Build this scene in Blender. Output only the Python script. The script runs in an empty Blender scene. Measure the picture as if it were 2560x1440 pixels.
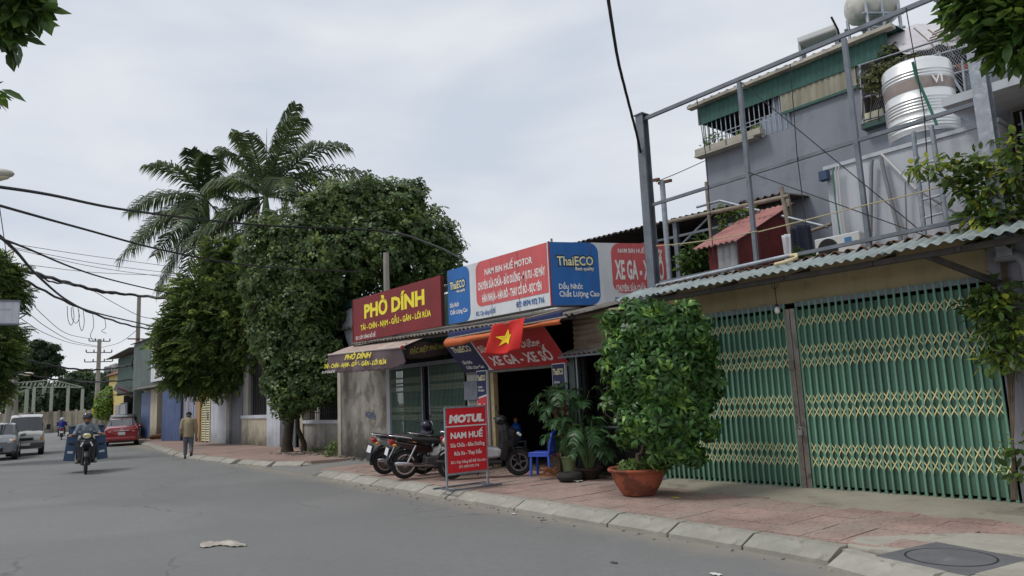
import bpy, bmesh, math, random
import numpy as np
from mathutils import Vector, Matrix, Euler
SC = bpy.context.scene
COL = SC.collection
rad = math.radians
random.seed(7)
RNG = np.random.default_rng(11)
# ------------------------------------------------------------------ camera
F, ROLL, PITCH, EYE, AZ = 1800.0, rad(2.6), rad(8.6), 1.65, rad(39.5)
SA, CA = math.sin(AZ), math.cos(AZ)
fh = Vector((-CA, SA, 0)); rh = Vector((SA, CA, 0)); uz = Vector((0, 0, 1))
fw = fh*math.cos(PITCH)+uz*math.sin(PITCH); up0 = -fh*math.sin(PITCH)+uz*math.cos(PITCH)
cr = rh*math.cos(ROLL)-up0*math.sin(ROLL); cu = rh*math.sin(ROLL)+up0*math.cos(ROLL)
cam = bpy.data.cameras.new('camera'); cam.sensor_width = 36; cam.lens = 36*F/2560; cam.clip_end = 2000; cam.clip_start = 0.05
camo = bpy.data.objects.new('camera', cam); COL.objects.link(camo)
m3 = Matrix((cr, cu, -fw)).transposed()
camo.matrix_world = Matrix.Translation((0, 0, EYE)) @ m3.to_4x4()
SC.camera = camo
# ------------------------------------------------------------------ overcast sky
SUN_EL, SUN_ROT = rad(58), rad(205)
W = bpy.data.worlds.new('World'); SC.world = W; W.use_nodes = True
nt = W.node_tree; nt.nodes.clear()
out = nt.nodes.new('ShaderNodeOutputWorld'); bg = nt.nodes.new('ShaderNodeBackground')
sky = nt.nodes.new('ShaderNodeTexSky'); sky.sky_type = 'NISHITA'; sky.sun_disc = False
sky.sun_elevation = SUN_EL; sky.sun_rotation = SUN_ROT; sky.air_density = 1.2; sky.dust_density = 3.0
tc = nt.nodes.new('ShaderNodeTexCoord'); mp = nt.nodes.new('ShaderNodeMapping'); mp.inputs['Scale'].default_value = (1.0, 1.0, 3.2)
mp.inputs['Rotation'].default_value = (0.10, -0.06, 0.3)
n1 = nt.nodes.new('ShaderNodeTexNoise'); n1.inputs['Scale'].default_value = 2.6; n1.inputs['Detail'].default_value = 6; n1.inputs['Roughness'].default_value = 0.48
n1.inputs['Distortion'].default_value = 0.25
rp = nt.nodes.new('ShaderNodeValToRGB')
rp.color_ramp.elements[0].position = 0.34; rp.color_ramp.elements[0].color = (5.95, 6.5, 7.4, 1)
rp.color_ramp.elements[1].position = 0.66; rp.color_ramp.elements[1].color = (8.1, 8.3, 8.6, 1)
mx = nt.nodes.new('ShaderNodeMix'); mx.data_type = 'RGBA'; mx.inputs['Factor'].default_value = 0.92
L = nt.links.new
L(tc.outputs['Generated'], mp.inputs['Vector']); L(mp.outputs['Vector'], n1.inputs['Vector']); L(n1.outputs['Fac'], rp.inputs['Fac'])
L(sky.outputs['Color'], mx.inputs['A']); L(rp.outputs['Color'], mx.inputs['B']); L(mx.outputs['Result'], bg.inputs['Color'])
bg.inputs['Strength'].default_value = 0.1
L(bg.outputs['Background'], out.inputs['Surface'])
sun = bpy.data.lights.new('sun', 'SUN'); sun.energy = 1.45; sun.angle = rad(14); sun.color = (1.0, 0.97, 0.92)
suno = bpy.data.objects.new('sun', sun); COL.objects.link(suno)
sdir = Vector((math.sin(SUN_ROT)*math.cos(SUN_EL), math.cos(SUN_ROT)*math.cos(SUN_EL), math.sin(SUN_EL)))
suno.rotation_euler = (-sdir).to_track_quat('-Z', 'Y').to_euler()
SC.view_settings.view_transform = 'Standard'; SC.view_settings.look = 'None'; SC.view_settings.exposure = 0.08; SC.view_settings.gamma = 1.0
SC.view_settings.use_curve_mapping = False
SC.cycles.max_bounces = 6; SC.cycles.transparent_max_bounces = 8

# ------------------------------------------------------------------ survey helpers: sight line -> point on a known plane
def ray(px, py):
    x = px-1280; y = py-720
    a = x*math.cos(ROLL)-y*math.sin(ROLL); d = x*math.sin(ROLL)+y*math.cos(ROLL)
    f = F*math.cos(PITCH)+d*math.sin(PITCH); z = F*math.sin(PITCH)-d*math.cos(PITCH)
    return Vector((SA*a-CA*f, CA*a+SA*f, z))/F
O = Vector((0, 0, EYE))
def PZ(px, py, z=0.0): r = ray(px, py); return O+r*((z-EYE)/r.z)
def PY(px, py, y): r = ray(px, py); return O+r*(y/r.y)
def PX(px, py, x): r = ray(px, py); return O+r*(x/r.x)
def PD(px, py, d): r = ray(px, py); return O+r.normalized()*d

# ------------------------------------------------------------------ materials
MATS = {}
def S(r, g, b):
    f = lambda c: (c/255/12.92) if c/255 <= 0.04045 else ((c/255+0.055)/1.055)**2.4
    return (f(r), f(g), f(b))
def mat(name, col=(.5, .5, .5), rough=.7, metal=0., var=.12, scale=2.5, bump=0., bscale=60, streak=0., scol=None, sscale=(5, 5, .35),
        spots=0., pcol=None, pscale=3., pthr=.6, spec=.4, rnd=0., coat=0., trans=0., alpha=1., island=0., emit=0., base_dirt=0., dcol=(.05, .045, .035), dz=(.15, .9)):
    if name in MATS: return MATS[name]
    m = bpy.data.materials.new(name); m.use_nodes = True; MATS[name] = m
    t = m.node_tree; N = t.nodes; b = N['Principled BSDF']
    b.inputs['Roughness'].default_value = rough; b.inputs['Metallic'].default_value = metal
    b.inputs['Specular IOR Level'].default_value = spec
    if coat: b.inputs['Coat Weight'].default_value = coat; b.inputs['Coat Roughness'].default_value = .08
    if trans: b.inputs['Transmission Weight'].default_value = trans
    if alpha < 1: b.inputs['Alpha'].default_value = alpha
    if emit: b.inputs['Emission Color'].default_value = (*col, 1); b.inputs['Emission Strength'].default_value = emit
    lk = t.links.new
    tcn = N.new('ShaderNodeTexCoord')
    def noise(sc, det=5, vec=None, ro=.6):
        n = N.new('ShaderNodeTexNoise'); n.inputs['Scale'].default_value = sc; n.inputs['Detail'].default_value = det; n.inputs['Roughness'].default_value = ro
        lk(vec or tcn.outputs['Object'], n.inputs['Vector']); return n.outputs['Fac']
    def ramp(fac, a, b_):
        r = N.new('ShaderNodeMapRange'); r.inputs['From Min'].default_value = a; r.inputs['From Max'].default_value = b_; lk(fac, r.inputs['Value']); return r.outputs['Result']
    def mixc(fac, a, b_, bt='MIX'):
        x = N.new('ShaderNodeMix'); x.data_type = 'RGBA'; x.blend_type = bt
        if isinstance(fac, float): x.inputs['Factor'].default_value = fac
        else: lk(fac, x.inputs['Factor'])
        for s, v in (('A', a), ('B', b_)):
            if isinstance(v, tuple): x.inputs[s].default_value = (*v[:3], 1)
            else: lk(v, x.inputs[s])
        return x.outputs['Result']
    def mul(x, k):
        q = N.new('ShaderNodeMath'); q.operation = 'MULTIPLY'; lk(x, q.inputs[0])
        if isinstance(k, float): q.inputs[1].default_value = k
        else: lk(k, q.inputs[1])
        return q.outputs[0]
    lo = tuple(c*(1-var) for c in col); hi = tuple(min(1, c*(1+var)) for c in col)
    c = mixc(ramp(noise(scale), .3, .7), lo, hi) if var else None
    if c is None:
        r_ = N.new('ShaderNodeRGB'); r_.outputs[0].default_value = (*col, 1); c = r_.outputs[0]
    if island or rnd:
        src = N.new('ShaderNodeNewGeometry').outputs['Random Per Island'] if island else N.new('ShaderNodeObjectInfo').outputs['Random']
        k = island or rnd
        h = N.new('ShaderNodeHueSaturation'); lk(c, h.inputs['Color'])
        r2 = N.new('ShaderNodeMapRange'); r2.inputs['To Min'].default_value = 1-k; r2.inputs['To Max'].default_value = 1+k; lk(src, r2.inputs['Value']); lk(r2.outputs['Result'], h.inputs['Value'])
        r3 = N.new('ShaderNodeMapRange'); r3.inputs['To Min'].default_value = .5+k*.06; r3.inputs['To Max'].default_value = .5-k*.06; lk(src, r3.inputs['Value']); lk(r3.outputs['Result'], h.inputs['Hue'])
        c = h.outputs['Color']
    if spots:
        c = mixc(mul(ramp(noise(pscale, 8), pthr, pthr+.06), float(spots)), c, pcol or tuple(x*.4 for x in col))
    if streak:
        mpn = N.new('ShaderNodeMapping'); mpn.inputs['Scale'].default_value = sscale; lk(tcn.outputs['Object'], mpn.inputs['Vector'])
        c = mixc(mul(ramp(noise(1., 6, mpn.outputs['Vector']), .48, .68), float(streak)), c, scol or tuple(x*.35 for x in col))
    if base_dirt:   # splash dirt on the foot of walls, ragged
        sp = N.new('ShaderNodeSeparateXYZ'); lk(N.new('ShaderNodeNewGeometry').outputs['Position'], sp.inputs[0])
        ad = N.new('ShaderNodeMath'); ad.operation = 'MULTIPLY_ADD'; lk(noise(1.6, 7), ad.inputs[0]); ad.inputs[1].default_value = -1.3; lk(sp.outputs['Z'], ad.inputs[2])
        c = mixc(mul(ramp(ad.outputs[0], dz[1]-.65, dz[0]-.65), float(base_dirt)), c, dcol)
    lk(c, b.inputs['Base Color'])
    if bump:
        bn = N.new('ShaderNodeBump'); bn.inputs['Strength'].default_value = bump; bn.inputs['Distance'].default_value = .02
        lk(noise(bscale, 4), bn.inputs['Height']); lk(bn.outputs['Normal'], b.inputs['Normal'])
    m['_c'] = 1
    return m
def leafmat(name, col, var=.35, trans=.35, rough=.45, tip=None, cl=.9):
    if name in MATS: return MATS[name]
    m = bpy.data.materials.new(name); m.use_nodes = True; MATS[name] = m
    t = m.node_tree; N = t.nodes; lk = t.links.new; b = N['Principled BSDF']; b.inputs['Roughness'].default_value = rough; b.inputs['Specular IOR Level'].default_value = .35
    g = N.new('ShaderNodeNewGeometry'); rp = N.new('ShaderNodeValToRGB'); e = rp.color_ramp.elements
    e[0].color = (*[c*(1-var) for c in col], 1); e[1].color = (*(tip or [c*(1+var) for c in col]), 1); e[1].position = 1.
    x = e.new(.8); x.color = (*[c*(1+var*.4) for c in col], 1)
    nz = N.new('ShaderNodeTexNoise'); nz.inputs['Scale'].default_value = cl; nz.inputs['Detail'].default_value = 3; lk(g.outputs['Position'], nz.inputs['Vector'])
    md = N.new('ShaderNodeMath'); md.operation = 'MULTIPLY_ADD'; lk(nz.outputs['Fac'], md.inputs[0]); md.inputs[1].default_value = 1.7; md.inputs[2].default_value = -.85
    ad = N.new('ShaderNodeMath'); ad.operation = 'ADD'; ad.use_clamp = True; lk(g.outputs['Random Per Island'], ad.inputs[0]); lk(md.outputs[0], ad.inputs[1])
    lk(ad.outputs[0], rp.inputs['Fac']); lk(rp.outputs['Color'], b.inputs['Base Color'])
    tr = N.new('ShaderNodeBsdfTranslucent'); hs = N.new('ShaderNodeHueSaturation'); hs.inputs['Value'].default_value = 1.5; hs.inputs['Hue'].default_value = .48
    lk(rp.outputs['Color'], hs.inputs['Color']); lk(hs.outputs['Color'], tr.inputs['Color'])
    ms = N.new('ShaderNodeMixShader'); ms.inputs[0].default_value = trans
    lk(b.outputs[0], ms.inputs[1]); lk(tr.outputs[0], ms.inputs[2]); lk(ms.outputs[0], N['Material Output'].inputs['Surface'])
    return m

# ------------------------------------------------------------------ objects
INV = {}
def thing(name, label, cat, loc=(0, 0, 0), rz=0., group=None):
    o = bpy.data.objects.new(name, None); COL.objects.link(o); o.location = loc; o.rotation_euler = (0, 0, rz); o.empty_display_size = .2
    o['label'] = label; o['category'] = cat
    if group: o['group'] = group
    INV[o.name] = (Matrix.Translation(loc) @ Matrix.Rotation(rz, 4, 'Z')).inverted()
    return o
def tag(o, label, cat, group=None, kind=None):
    if label: o['label'] = label
    if cat: o['category'] = cat
    if group: o['group'] = group
    if kind: o['kind'] = kind
    return o
class MB:
    def __init__(s): s.v = []; s.f = []
    def add(s, vs, fs):
        n = len(s.v); s.v += [tuple(v) for v in vs]; s.f += [tuple(i+n for i in f) for f in fs]; return s
    def box(s, x0, x1, y0, y1, z0, z1):
        return s.add([(x0, y0, z0), (x1, y0, z0), (x1, y1, z0), (x0, y1, z0), (x0, y0, z1), (x1, y0, z1), (x1, y1, z1), (x0, y1, z1)],
                     [(0, 3, 2, 1), (4, 5, 6, 7), (0, 1, 5, 4), (1, 2, 6, 5), (2, 3, 7, 6), (3, 0, 4, 7)])
    def obox(s, c, size, rot=(0, 0, 0)):
        R_ = Euler(rot).to_matrix(); c = Vector(c); h = [k/2 for k in size]
        vs = [c+R_ @ Vector((x*h[0], y*h[1], z*h[2])) for z in (-1, 1) for x, y in ((-1, -1), (1, -1), (1, 1), (-1, 1))]
        return s.add(vs, [(0, 3, 2, 1), (4, 5, 6, 7), (0, 1, 5, 4), (1, 2, 6, 5), (2, 3, 7, 6), (3, 0, 4, 7)])
    def beam(s, p, q, w, h, upv=(0, 0, 1)):
        p, q = Vector(p), Vector(q); d = (q-p).normalized(); u = Vector(upv)
        if abs(d.dot(u)) > .98: u = Vector((0, 1, 0))
        r = d.cross(u).normalized(); u = r.cross(d)
        vs = [e+r*(a*w/2)+u*(b*h/2) for e in (p, q) for a, b in ((-1, -1), (1, -1), (1, 1), (-1, 1))]
        return s.add(vs, [(0, 3, 2, 1), (4, 5, 6, 7), (0, 1, 5, 4), (1, 2, 6, 5), (2, 3, 7, 6), (3, 0, 4, 7)])
    def tube(s, pts, r, n=8, cap=True):
        pts = [Vector(p) for p in pts]; k = len(pts); rs = r if isinstance(r, (list, tuple)) else [r]*k
        base = len(s.v); prev = None; up = None
        for i, p in enumerate(pts):
            d = (pts[min(i+1, k-1)]-pts[max(i-1, 0)])
            d = d.normalized() if d.length > 1e-9 else Vector((0, 0, 1))
            if up is None: up = Vector((0, 0, 1)) if abs(d.z) < .9 else Vector((1, 0, 0))
            a = d.cross(up)
            if a.length < 1e-4: a = d.cross(Vector((.3, 1, .2)))
            a.normalize(); up = a.cross(d).normalized()
            for j in range(n):
                t = 2*math.pi*j/n; s.v.append(tuple(p+(a*math.cos(t)+up*math.sin(t))*rs[i]))
        for i in range(k-1):
            for j in range(n):
                j2 = (j+1) % n; s.f.append((base+i*n+j, base+i*n+j2, base+(i+1)*n+j2, base+(i+1)*n+j))
        if cap: s.f.append(tuple(base+j for j in reversed(range(n)))); s.f.append(tuple(base+(k-1)*n+j for j in range(n)))
        return s
    def lathe(s, prof, n=20, c=(0, 0, 0), M=None, arc=2*math.pi):
        base = len(s.v); c = Vector(c); k = len(prof)
        for r, z in prof:
            for j in range(n):
                t = arc*j/n; p = Vector((r*math.cos(t), r*math.sin(t), z)); s.v.append(tuple(c+(M @ p if M else p)))
        for i in range(k-1):
            for j in range(n):
                j2 = (j+1) % n; s.f.append((base+i*n+j, base+i*n+j2, base+(i+1)*n+j2, base+(i+1)*n+j))
        if prof[0][0] > 1e-6: s.f.append(tuple(base+j for j in reversed(range(n))))
        if prof[-1][0] > 1e-6: s.f.append(tuple(base+(k-1)*n+j for j in range(n)))
        return s
    def sphere(s, c, r, nu=12, nv=8, M=None):
        if not isinstance(r, (list, tuple)): r = (r, r, r)
        base = len(s.v); c = Vector(c)
        for i in range(nv+1):
            ph = math.pi*i/nv
            for j in range(nu):
                t = 2*math.pi*j/nu; p = Vector((r[0]*math.sin(ph)*math.cos(t), r[1]*math.sin(ph)*math.sin(t), -r[2]*math.cos(ph))); s.v.append(tuple(c+(M @ p if M else p)))
        for i in range(nv):
            for j in range(nu):
                j2 = (j+1) % nu; s.f.append((base+i*nu+j, base+i*nu+j2, base+(i+1)*nu+j2, base+(i+1)*nu+j))
        return s
    def prism(s, poly, o, u, v, w, d):
        """polygon (2d) in plane o+u*a+v*b extruded along w by d"""
        o, u, v, w = Vector(o), Vector(u), Vector(v), Vector(w); n = len(poly); b = len(s.v)
        for k in (0, d):
            for a, c in poly: s.v.append(tuple(o+u*a+v*c+w*k))
        s.f.append(tuple(b+i for i in reversed(range(n)))); s.f.append(tuple(b+n+i for i in range(n)))
        for i in range(n): j = (i+1) % n; s.f.append((b+i, b+j, b+n+j, b+n+i))
        return s
    def grid(s, nu, nv, fn, thick=None):
        b = len(s.v)
        for i in range(nu+1):
            for j in range(nv+1): s.v.append(tuple(fn(i/nu, j/nv)))
        for i in range(nu):
            for j in range(nv):
                k = b+i*(nv+1)+j; s.f.append((k, k+nv+1, k+nv+2, k+1))
        return s
    def corr(s, p0, p1, p2, pitch=.09, amp=.014, per=6, rows=1, nrm=None):
        """corrugated sheet: ridges repeat along p0->p1 and run along p0->p2"""
        p0, p1, p2 = Vector(p0), Vector(p1), Vector(p2); a = p1-p0; b = p2-p0; n = Vector(nrm) if nrm else a.cross(b).normalized()
        m = max(2, int(a.length/pitch*per))
        return s.grid(m, rows, lambda u, v: p0+a*u+b*v+n*(amp*math.sin(2*math.pi*u*a.length/pitch)))
    def build(s, name, m, parent=None, smooth=None, bevel=0., local=False, solid=0., fuse=0., kind=None):
        vs = s.v
        if parent is not None:
            inv = INV.get(parent.name)
            if not local and inv is not None: vs = [inv @ Vector(v) for v in vs]
        me = bpy.data.meshes.new(name); me.from_pydata(vs, [], s.f); me.validate(); me.update()
        o = bpy.data.objects.new(name, me); COL.objects.link(o)
        if m: me.materials.append(m)
        if parent is not None: o.parent = parent; INV[o.name] = INV.get(parent.name)
        if smooth is not None and not (solid and smooth == 80):
            me.polygons.foreach_set('use_smooth', [True]*len(me.polygons))
            if smooth < 170 and not fuse: me.set_sharp_from_angle(angle=rad(smooth))
        if solid: q = o.modifiers.new('solid', 'SOLIDIFY'); q.thickness = solid; q.offset = 0
        if bevel: q = o.modifiers.new('bevel', 'BEVEL'); q.width = bevel; q.segments = 2; q.limit_method = 'ANGLE'
        if fuse:
            q = o.modifiers.new('fuse', 'REMESH'); q.mode = 'VOXEL'; q.voxel_size = fuse; q.use_smooth_shade = True
            q = o.modifiers.new('soft', 'SMOOTH'); q.factor = .5; q.iterations = 3
        if kind: o['kind'] = kind
        return o
def part(name, m, parent, fn, **k):
    b = MB(); fn(b); return b.build(name, m, parent, **k)
def struct(o): o['kind'] = 'structure'; return o
def dup(src, parent=None, name=None):
    c = src.copy(); COL.objects.link(c)
    if parent is not None: c.parent = parent; INV[c.name] = INV.get(parent.name)
    return c
def inst(name, me, parent, loc, rot=(0, 0, 0), scale=(1, 1, 1)):
    """one piece that shares mesh data; loc in world, parent unrotated or local"""
    o = bpy.data.objects.new(name, me); COL.objects.link(o)
    if parent is not None:
        o.parent = parent; inv = INV.get(parent.name)
        if inv is not None: loc = inv @ Vector(loc)
    o.location = loc; o.rotation_euler = rot; o.scale = scale
    return o
def mesh_of(b, m, smooth=None):
    me = bpy.data.meshes.new('piece'); me.from_pydata(b.v, [], b.f); me.update()
    if m: me.materials.append(m)
    if smooth is not None:
        me.polygons.foreach_set('use_smooth', [True]*len(me.polygons)); me.set_sharp_from_angle(angle=rad(smooth))
    return me
# ------------------------------------------------------------------ lettering
_tc = bpy.data.curves.new('lettering', 'FONT'); _to = bpy.data.objects.new('lettering', _tc); COL.objects.link(_to)
def lettering(body, m, parent, o, u, v, x0, x1, base, cap, bold=.02, shear=0., lift=.006, ext=.006, name='lettering'):
    """write body between x0..x1 (along u from o), baseline at `base` along v, capitals `cap` high"""
    _tc.body = body; _tc.offset = bold; _tc.shear = shear; _tc.resolution_u = 2; _tc.extrude = 0; _tc.fill_mode = 'FRONT'
    bpy.context.view_layer.update()
    me = bpy.data.meshes.new_from_object(_to.evaluated_get(bpy.context.evaluated_depsgraph_get()))
    n = len(me.vertices); a = np.empty(n*3); me.vertices.foreach_get('co', a); a = a.reshape(-1, 3)
    mn, mx_ = a[:, 0].min(), a[:, 0].max(); sx = (x1-x0)/(mx_-mn); sy = cap/.69
    o, u, v = Vector(o), Vector(u).normalized(), Vector(v).normalized(); w = u.cross(v)
    P = np.array(o)[None]+np.outer(x0+(a[:, 0]-mn)*sx, np.array(u))+np.outer(base+a[:, 1]*sy, np.array(v))+np.array(w)[None]*lift
    inv = INV.get(parent.name)
    if inv is not None:
        I = np.array(inv); P = P@I[:3, :3].T+I[:3, 3]
    me.vertices.foreach_set('co', P.astype(np.float32).ravel()); me.materials.clear(); me.materials.append(m); me.update()
    ob = bpy.data.objects.new(name, me); COL.objects.link(ob); ob.parent = parent; INV[ob.name] = inv
    return ob
def plate(name, m, parent, o, u, v, poly, lift=.0, d=.004):
    u, v = Vector(u).normalized(), Vector(v).normalized(); w = u.cross(v)
    return MB().prism(poly, Vector(o)+w*lift, u, v, w, d).build(name, m, parent)
def rrect(x0, x1, y0, y1, r=(0, 0, 0, 0), n=6):
    """rounded rectangle, radii for bl, br, tr, tl"""
    P = []
    for (cx, cy, a0, rr) in ((x0, y0, 180, r[0]), (x1, y0, 270, r[1]), (x1, y1, 0, r[2]), (x0, y1, 90, r[3])):
        sx = 1 if cx == x0 else -1; sy = 1 if cy == y0 else -1
        if rr == 0: P.append((cx, cy)); continue
        for i in range(n+1):
            t = rad(a0+90*i/n); P.append((cx+sx*rr+rr*math.cos(t), cy+sy*rr+rr*math.sin(t)))
    return P
# ------------------------------------------------------------------ leaves by the thousand (numpy)
def scatter_mesh(name, tv, tf, pos, rot, scl, m, parent=None, kind=None):
    """tv (k,3) template verts, tf list of equal-length faces, pos (n,3), rot (n,3,3), scl (n,)"""
    tv = np.asarray(tv, float); tf = np.asarray(tf, int); n = len(pos); k = len(tv)
    V = np.einsum('nij,kj->nki', rot, tv)*scl[:, None, None]+pos[:, None, :]
    V = V.reshape(-1, 3); Fc = (tf[None]+(np.arange(n)*k)[:, None, None]).reshape(-1, tf.shape[1])
    if parent is not None and INV.get(parent.name) is not None:
        I = np.array(INV[parent.name]); V = V@I[:3, :3].T+I[:3, 3]
    me = bpy.data.meshes.new(name); me.vertices.add(len(V)); me.vertices.foreach_set('co', V.astype(np.float32).ravel())
    me.loops.add(Fc.size); me.loops.foreach_set('vertex_index', Fc.astype(np.int32).ravel())
    me.polygons.add(len(Fc)); me.polygons.foreach_set('loop_start', np.arange(0, Fc.size, Fc.shape[1], dtype=np.int32))
    me.polygons.foreach_set('use_smooth', np.ones(len(Fc), bool)); me.update(calc_edges=True); me.materials.append(m)
    o = bpy.data.objects.new(name, me); COL.objects.link(o)
    if parent is not None: o.parent = parent
    if kind: o['kind'] = kind
    return o
def rots(d, spin):
    """rotation matrices whose z axis is d (n,3), spun by spin (n,)"""
    d = d/np.linalg.norm(d, axis=1, keepdims=True); h = np.where(np.abs(d[:, 2:3]) < .95, np.array([[0, 0, 1.]]), np.array([[1., 0, 0]]))
    x = np.cross(h, d); x /= np.linalg.norm(x, axis=1, keepdims=True); y = np.cross(d, x)
    c, s = np.cos(spin)[:, None], np.sin(spin)[:, None]
    return np.stack([x*c+y*s, -x*s+y*c, d], axis=2)
def whorl(k, L_, w, lift=.35, droop=.25):
    """rosette of k leaves in the xy plane, z up"""
    V = []; Fs = []
    for i in range(k):
        t = 2*math.pi*i/k+(.2 if i % 2 else -.1); c, s = math.cos(t), math.sin(t); l = L_*(1 if i % 2 else .85); b = len(V)
        prof = [(0.03, 0.0, .02), (.45*l, w*.42, lift*l*.45), (.75*l, w*.5, lift*l*.5), (l, 0.0, lift*l*.5-droop*l)]
        V += [(prof[0][0]*c, prof[0][0]*s, .0)]
        for r, hw, z in prof[1:3]: V += [(r*c-hw*s, r*s+hw*c, z+.0), (r*c+hw*s, r*s-hw*c, z)]
        V += [(l*c, l*s, prof[3][2])]
        Fs += [(b, b+2, b+1), (b+1, b+2, b+4), (b+1, b+4, b+3), (b+3, b+4, b+5)]
    return V, Fs
def lobes_points(lobes, n, shell=.55, rng=RNG):
    """points spread through ellipsoid lobes (cx,cy,cz,rx,ry,rz), denser toward the outside; returns pos, outward"""
    w = np.array([l[3]*l[4]*l[5] for l in lobes])**(2/3); w /= w.sum(); L_ = np.array(lobes); idx = rng.choice(len(lobes), n, p=w)
    d = rng.normal(size=(n, 3)); d /= np.linalg.norm(d, axis=1, keepdims=True); r = 1-(1-shell)*rng.random(n)**1.6
    r *= 1+.10*rng.normal(size=n)
    p = L_[idx, :3]+d*L_[idx, 3:]*r[:, None]; o = d/L_[idx, 3:]; o /= np.linalg.norm(o, axis=1, keepdims=True)
    keep = np.ones(n, bool)
    for i, l in enumerate(lobes):   # drop points buried deep inside another lobe
        q = (p-L_[i, :3])/L_[i, 3:]; keep &= ~((np.linalg.norm(q, axis=1) < shell*.85) & (idx != i))
    return p[keep], o[keep]
# ================================================================== GROUND
def asphalt(name, col, dust):
    m = bpy.data.materials.new(name); m.use_nodes = True; t = m.node_tree; N = t.nodes; lk = t.links.new; b = N['Principled BSDF']
    b.inputs['Roughness'].default_value = .78; b.inputs['Specular IOR Level'].default_value = .35
    g = N.new('ShaderNodeNewGeometry')
    def noise(sc, det, vec=None, ro=.6):
        n = N.new('ShaderNodeTexNoise'); n.inputs['Scale'].default_value = sc; n.inputs['Detail'].default_value = det; n.inputs['Roughness'].default_value = ro
        lk(vec or g.outputs['Position'], n.inputs['Vector']); return n.outputs['Fac']
    def ramp(f, a, c):
        r = N.new('ShaderNodeMapRange'); r.inputs['From Min'].default_value = a; r.inputs['From Max'].default_value = c; lk(f, r.inputs['Value']); return r.outputs['Result']
    def mix(f, a, c):
        x = N.new('ShaderNodeMix'); x.data_type = 'RGBA'
        lk(f, x.inputs['Factor'])
        for s, v in (('A', a), ('B', c)):
            if isinstance(v, tuple): x.inputs[s].default_value = (*v, 1)
            else: lk(v, x.inputs[s])
        return x.outputs['Result']
    def mul(f, k):
        q = N.new('ShaderNodeMath'); q.operation = 'MULTIPLY'; lk(f, q.inputs[0]); q.inputs[1].default_value = k; return q.outputs[0]
    mp_ = N.new('ShaderNodeMapping'); mp_.inputs['Scale'].default_value = (.12, .9, 1); lk(g.outputs['Position'], mp_.inputs['Vector'])
    c = mix(ramp(noise(.35, 5), .3, .7), tuple(k*.86 for k in col), tuple(k*1.12 for k in col))
    c = mix(mul(ramp(noise(1., 4, mp_.outputs['Vector']), .5, .75), .4), c, tuple(k*1.35 for k in col))     # worn wheel tracks
    c = mix(mul(ramp(noise(2.2, 8), .62, .7), .25), c, tuple(k*.6 for k in col))                            # oil and tar stains
    c = mix(mul(ramp(noise(9, 6, None, .75), .42, .62), .5), c, tuple(k*.72 for k in col))
    c = mix(mul(ramp(noise(22, 5, None, .8), .54, .68), .55), c, tuple(k*1.45 for k in col))
    c = mix(mul(ramp(noise(140, 2), .35, .72), .45), c, tuple(k*1.7 for k in col))                           # aggregate
    c = mix(mul(ramp(noise(95, 2), .60, .72), .5), c, tuple(k*.45 for k in col))
    vo = N.new('ShaderNodeTexVoronoi'); vo.feature = 'DISTANCE_TO_EDGE'; vo.inputs['Scale'].default_value = .42
    wv = N.new('ShaderNodeMixRGB'); wv.blend_type = 'ADD'; wv.inputs[0].default_value = .9; lk(g.outputs['Position'], wv.inputs[1])
    nw = N.new('ShaderNodeTexNoise'); nw.inputs['Scale'].default_value = 1.4; nw.inputs['Detail'].default_value = 6; lk(g.outputs['Position'], nw.inputs['Vector']); lk(nw.outputs['Color'], wv.inputs[2]); lk(wv.outputs[0], vo.inputs['Vector'])
    cm_ = N.new('ShaderNodeMath'); cm_.operation = 'MULTIPLY'; lk(ramp(vo.outputs['Distance'], .012, .002), cm_.inputs[0]); lk(ramp(noise(.25, 3), .5, .58), cm_.inputs[1])
    c = mix(mul(cm_.outputs[0], .6), c, tuple(k*.4 for k in col))                                            # cracks here and there
    c = mix(mul(ramp(noise(.11, 2), .52, .56), .3), c, tuple(k*.8 for k in col))                             # older, darker laid patches
    if dust:
        sp = N.new('ShaderNodeSeparateXYZ'); lk(g.outputs['Position'], sp.inputs[0])
        q = N.new('ShaderNodeMath'); q.operation = 'MULTIPLY_ADD'; lk(sp.outputs['X'], q.inputs[0]); q.inputs[1].default_value = .0597; lk(sp.outputs['Y'], q.inputs[2])
        q2 = N.new('ShaderNodeMath'); q2.operation = 'MULTIPLY_ADD'; lk(noise(1.3, 6), q2.inputs[0]); q2.inputs[1].default_value = .9; lk(q.outputs[0], q2.inputs[2])
        c = mix(mul(ramp(q2.outputs[0], 6.25, 6.85), .75), c, S(150, 142, 128))                              # grit swept to the kerb
    lk(c, b.inputs['Base Color'])
    bn = N.new('ShaderNodeBump'); bn.inputs['Strength'].default_value = .5; bn.inputs['Distance'].default_value = .01
    lk(noise(120, 3), bn.inputs['Height']); lk(bn.outputs['Normal'], b.inputs['Normal'])
    return m
M_ROAD = asphalt('asphalt', S(116, 116, 115), True)
M_EARTH = mat('earth', S(110, 102, 88), .95, var=.3, scale=.4)
M_CONC = mat('concrete', S(158, 154, 144), .9, var=.14, scale=3, bump=.35, bscale=90, spots=.35, pcol=S(110, 104, 92), pscale=2.5, pthr=.6)
M_KERB = mat('kerb concrete', S(154, 151, 141), .92, var=.16, scale=5, bump=.5, bscale=60, spots=.5, pcol=S(92, 86, 74), pscale=4, pthr=.62, rnd=.1)
def K(x):
    t = min(1, max(0, (x+3.9)/1.2)); return 6.54-.0597*(x+3.65)-.36*t*t*(3-2*t)
struct(MB().box(-700, 500, -500, 700, -.5, -.03).build('ground', M_EARTH))
rd = MB(); n = 60
rd.grid(1, 1, lambda u, v: (-130+170*u, -16+46*v, 0)); struct(rd.build('road', M_ROAD))
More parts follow.
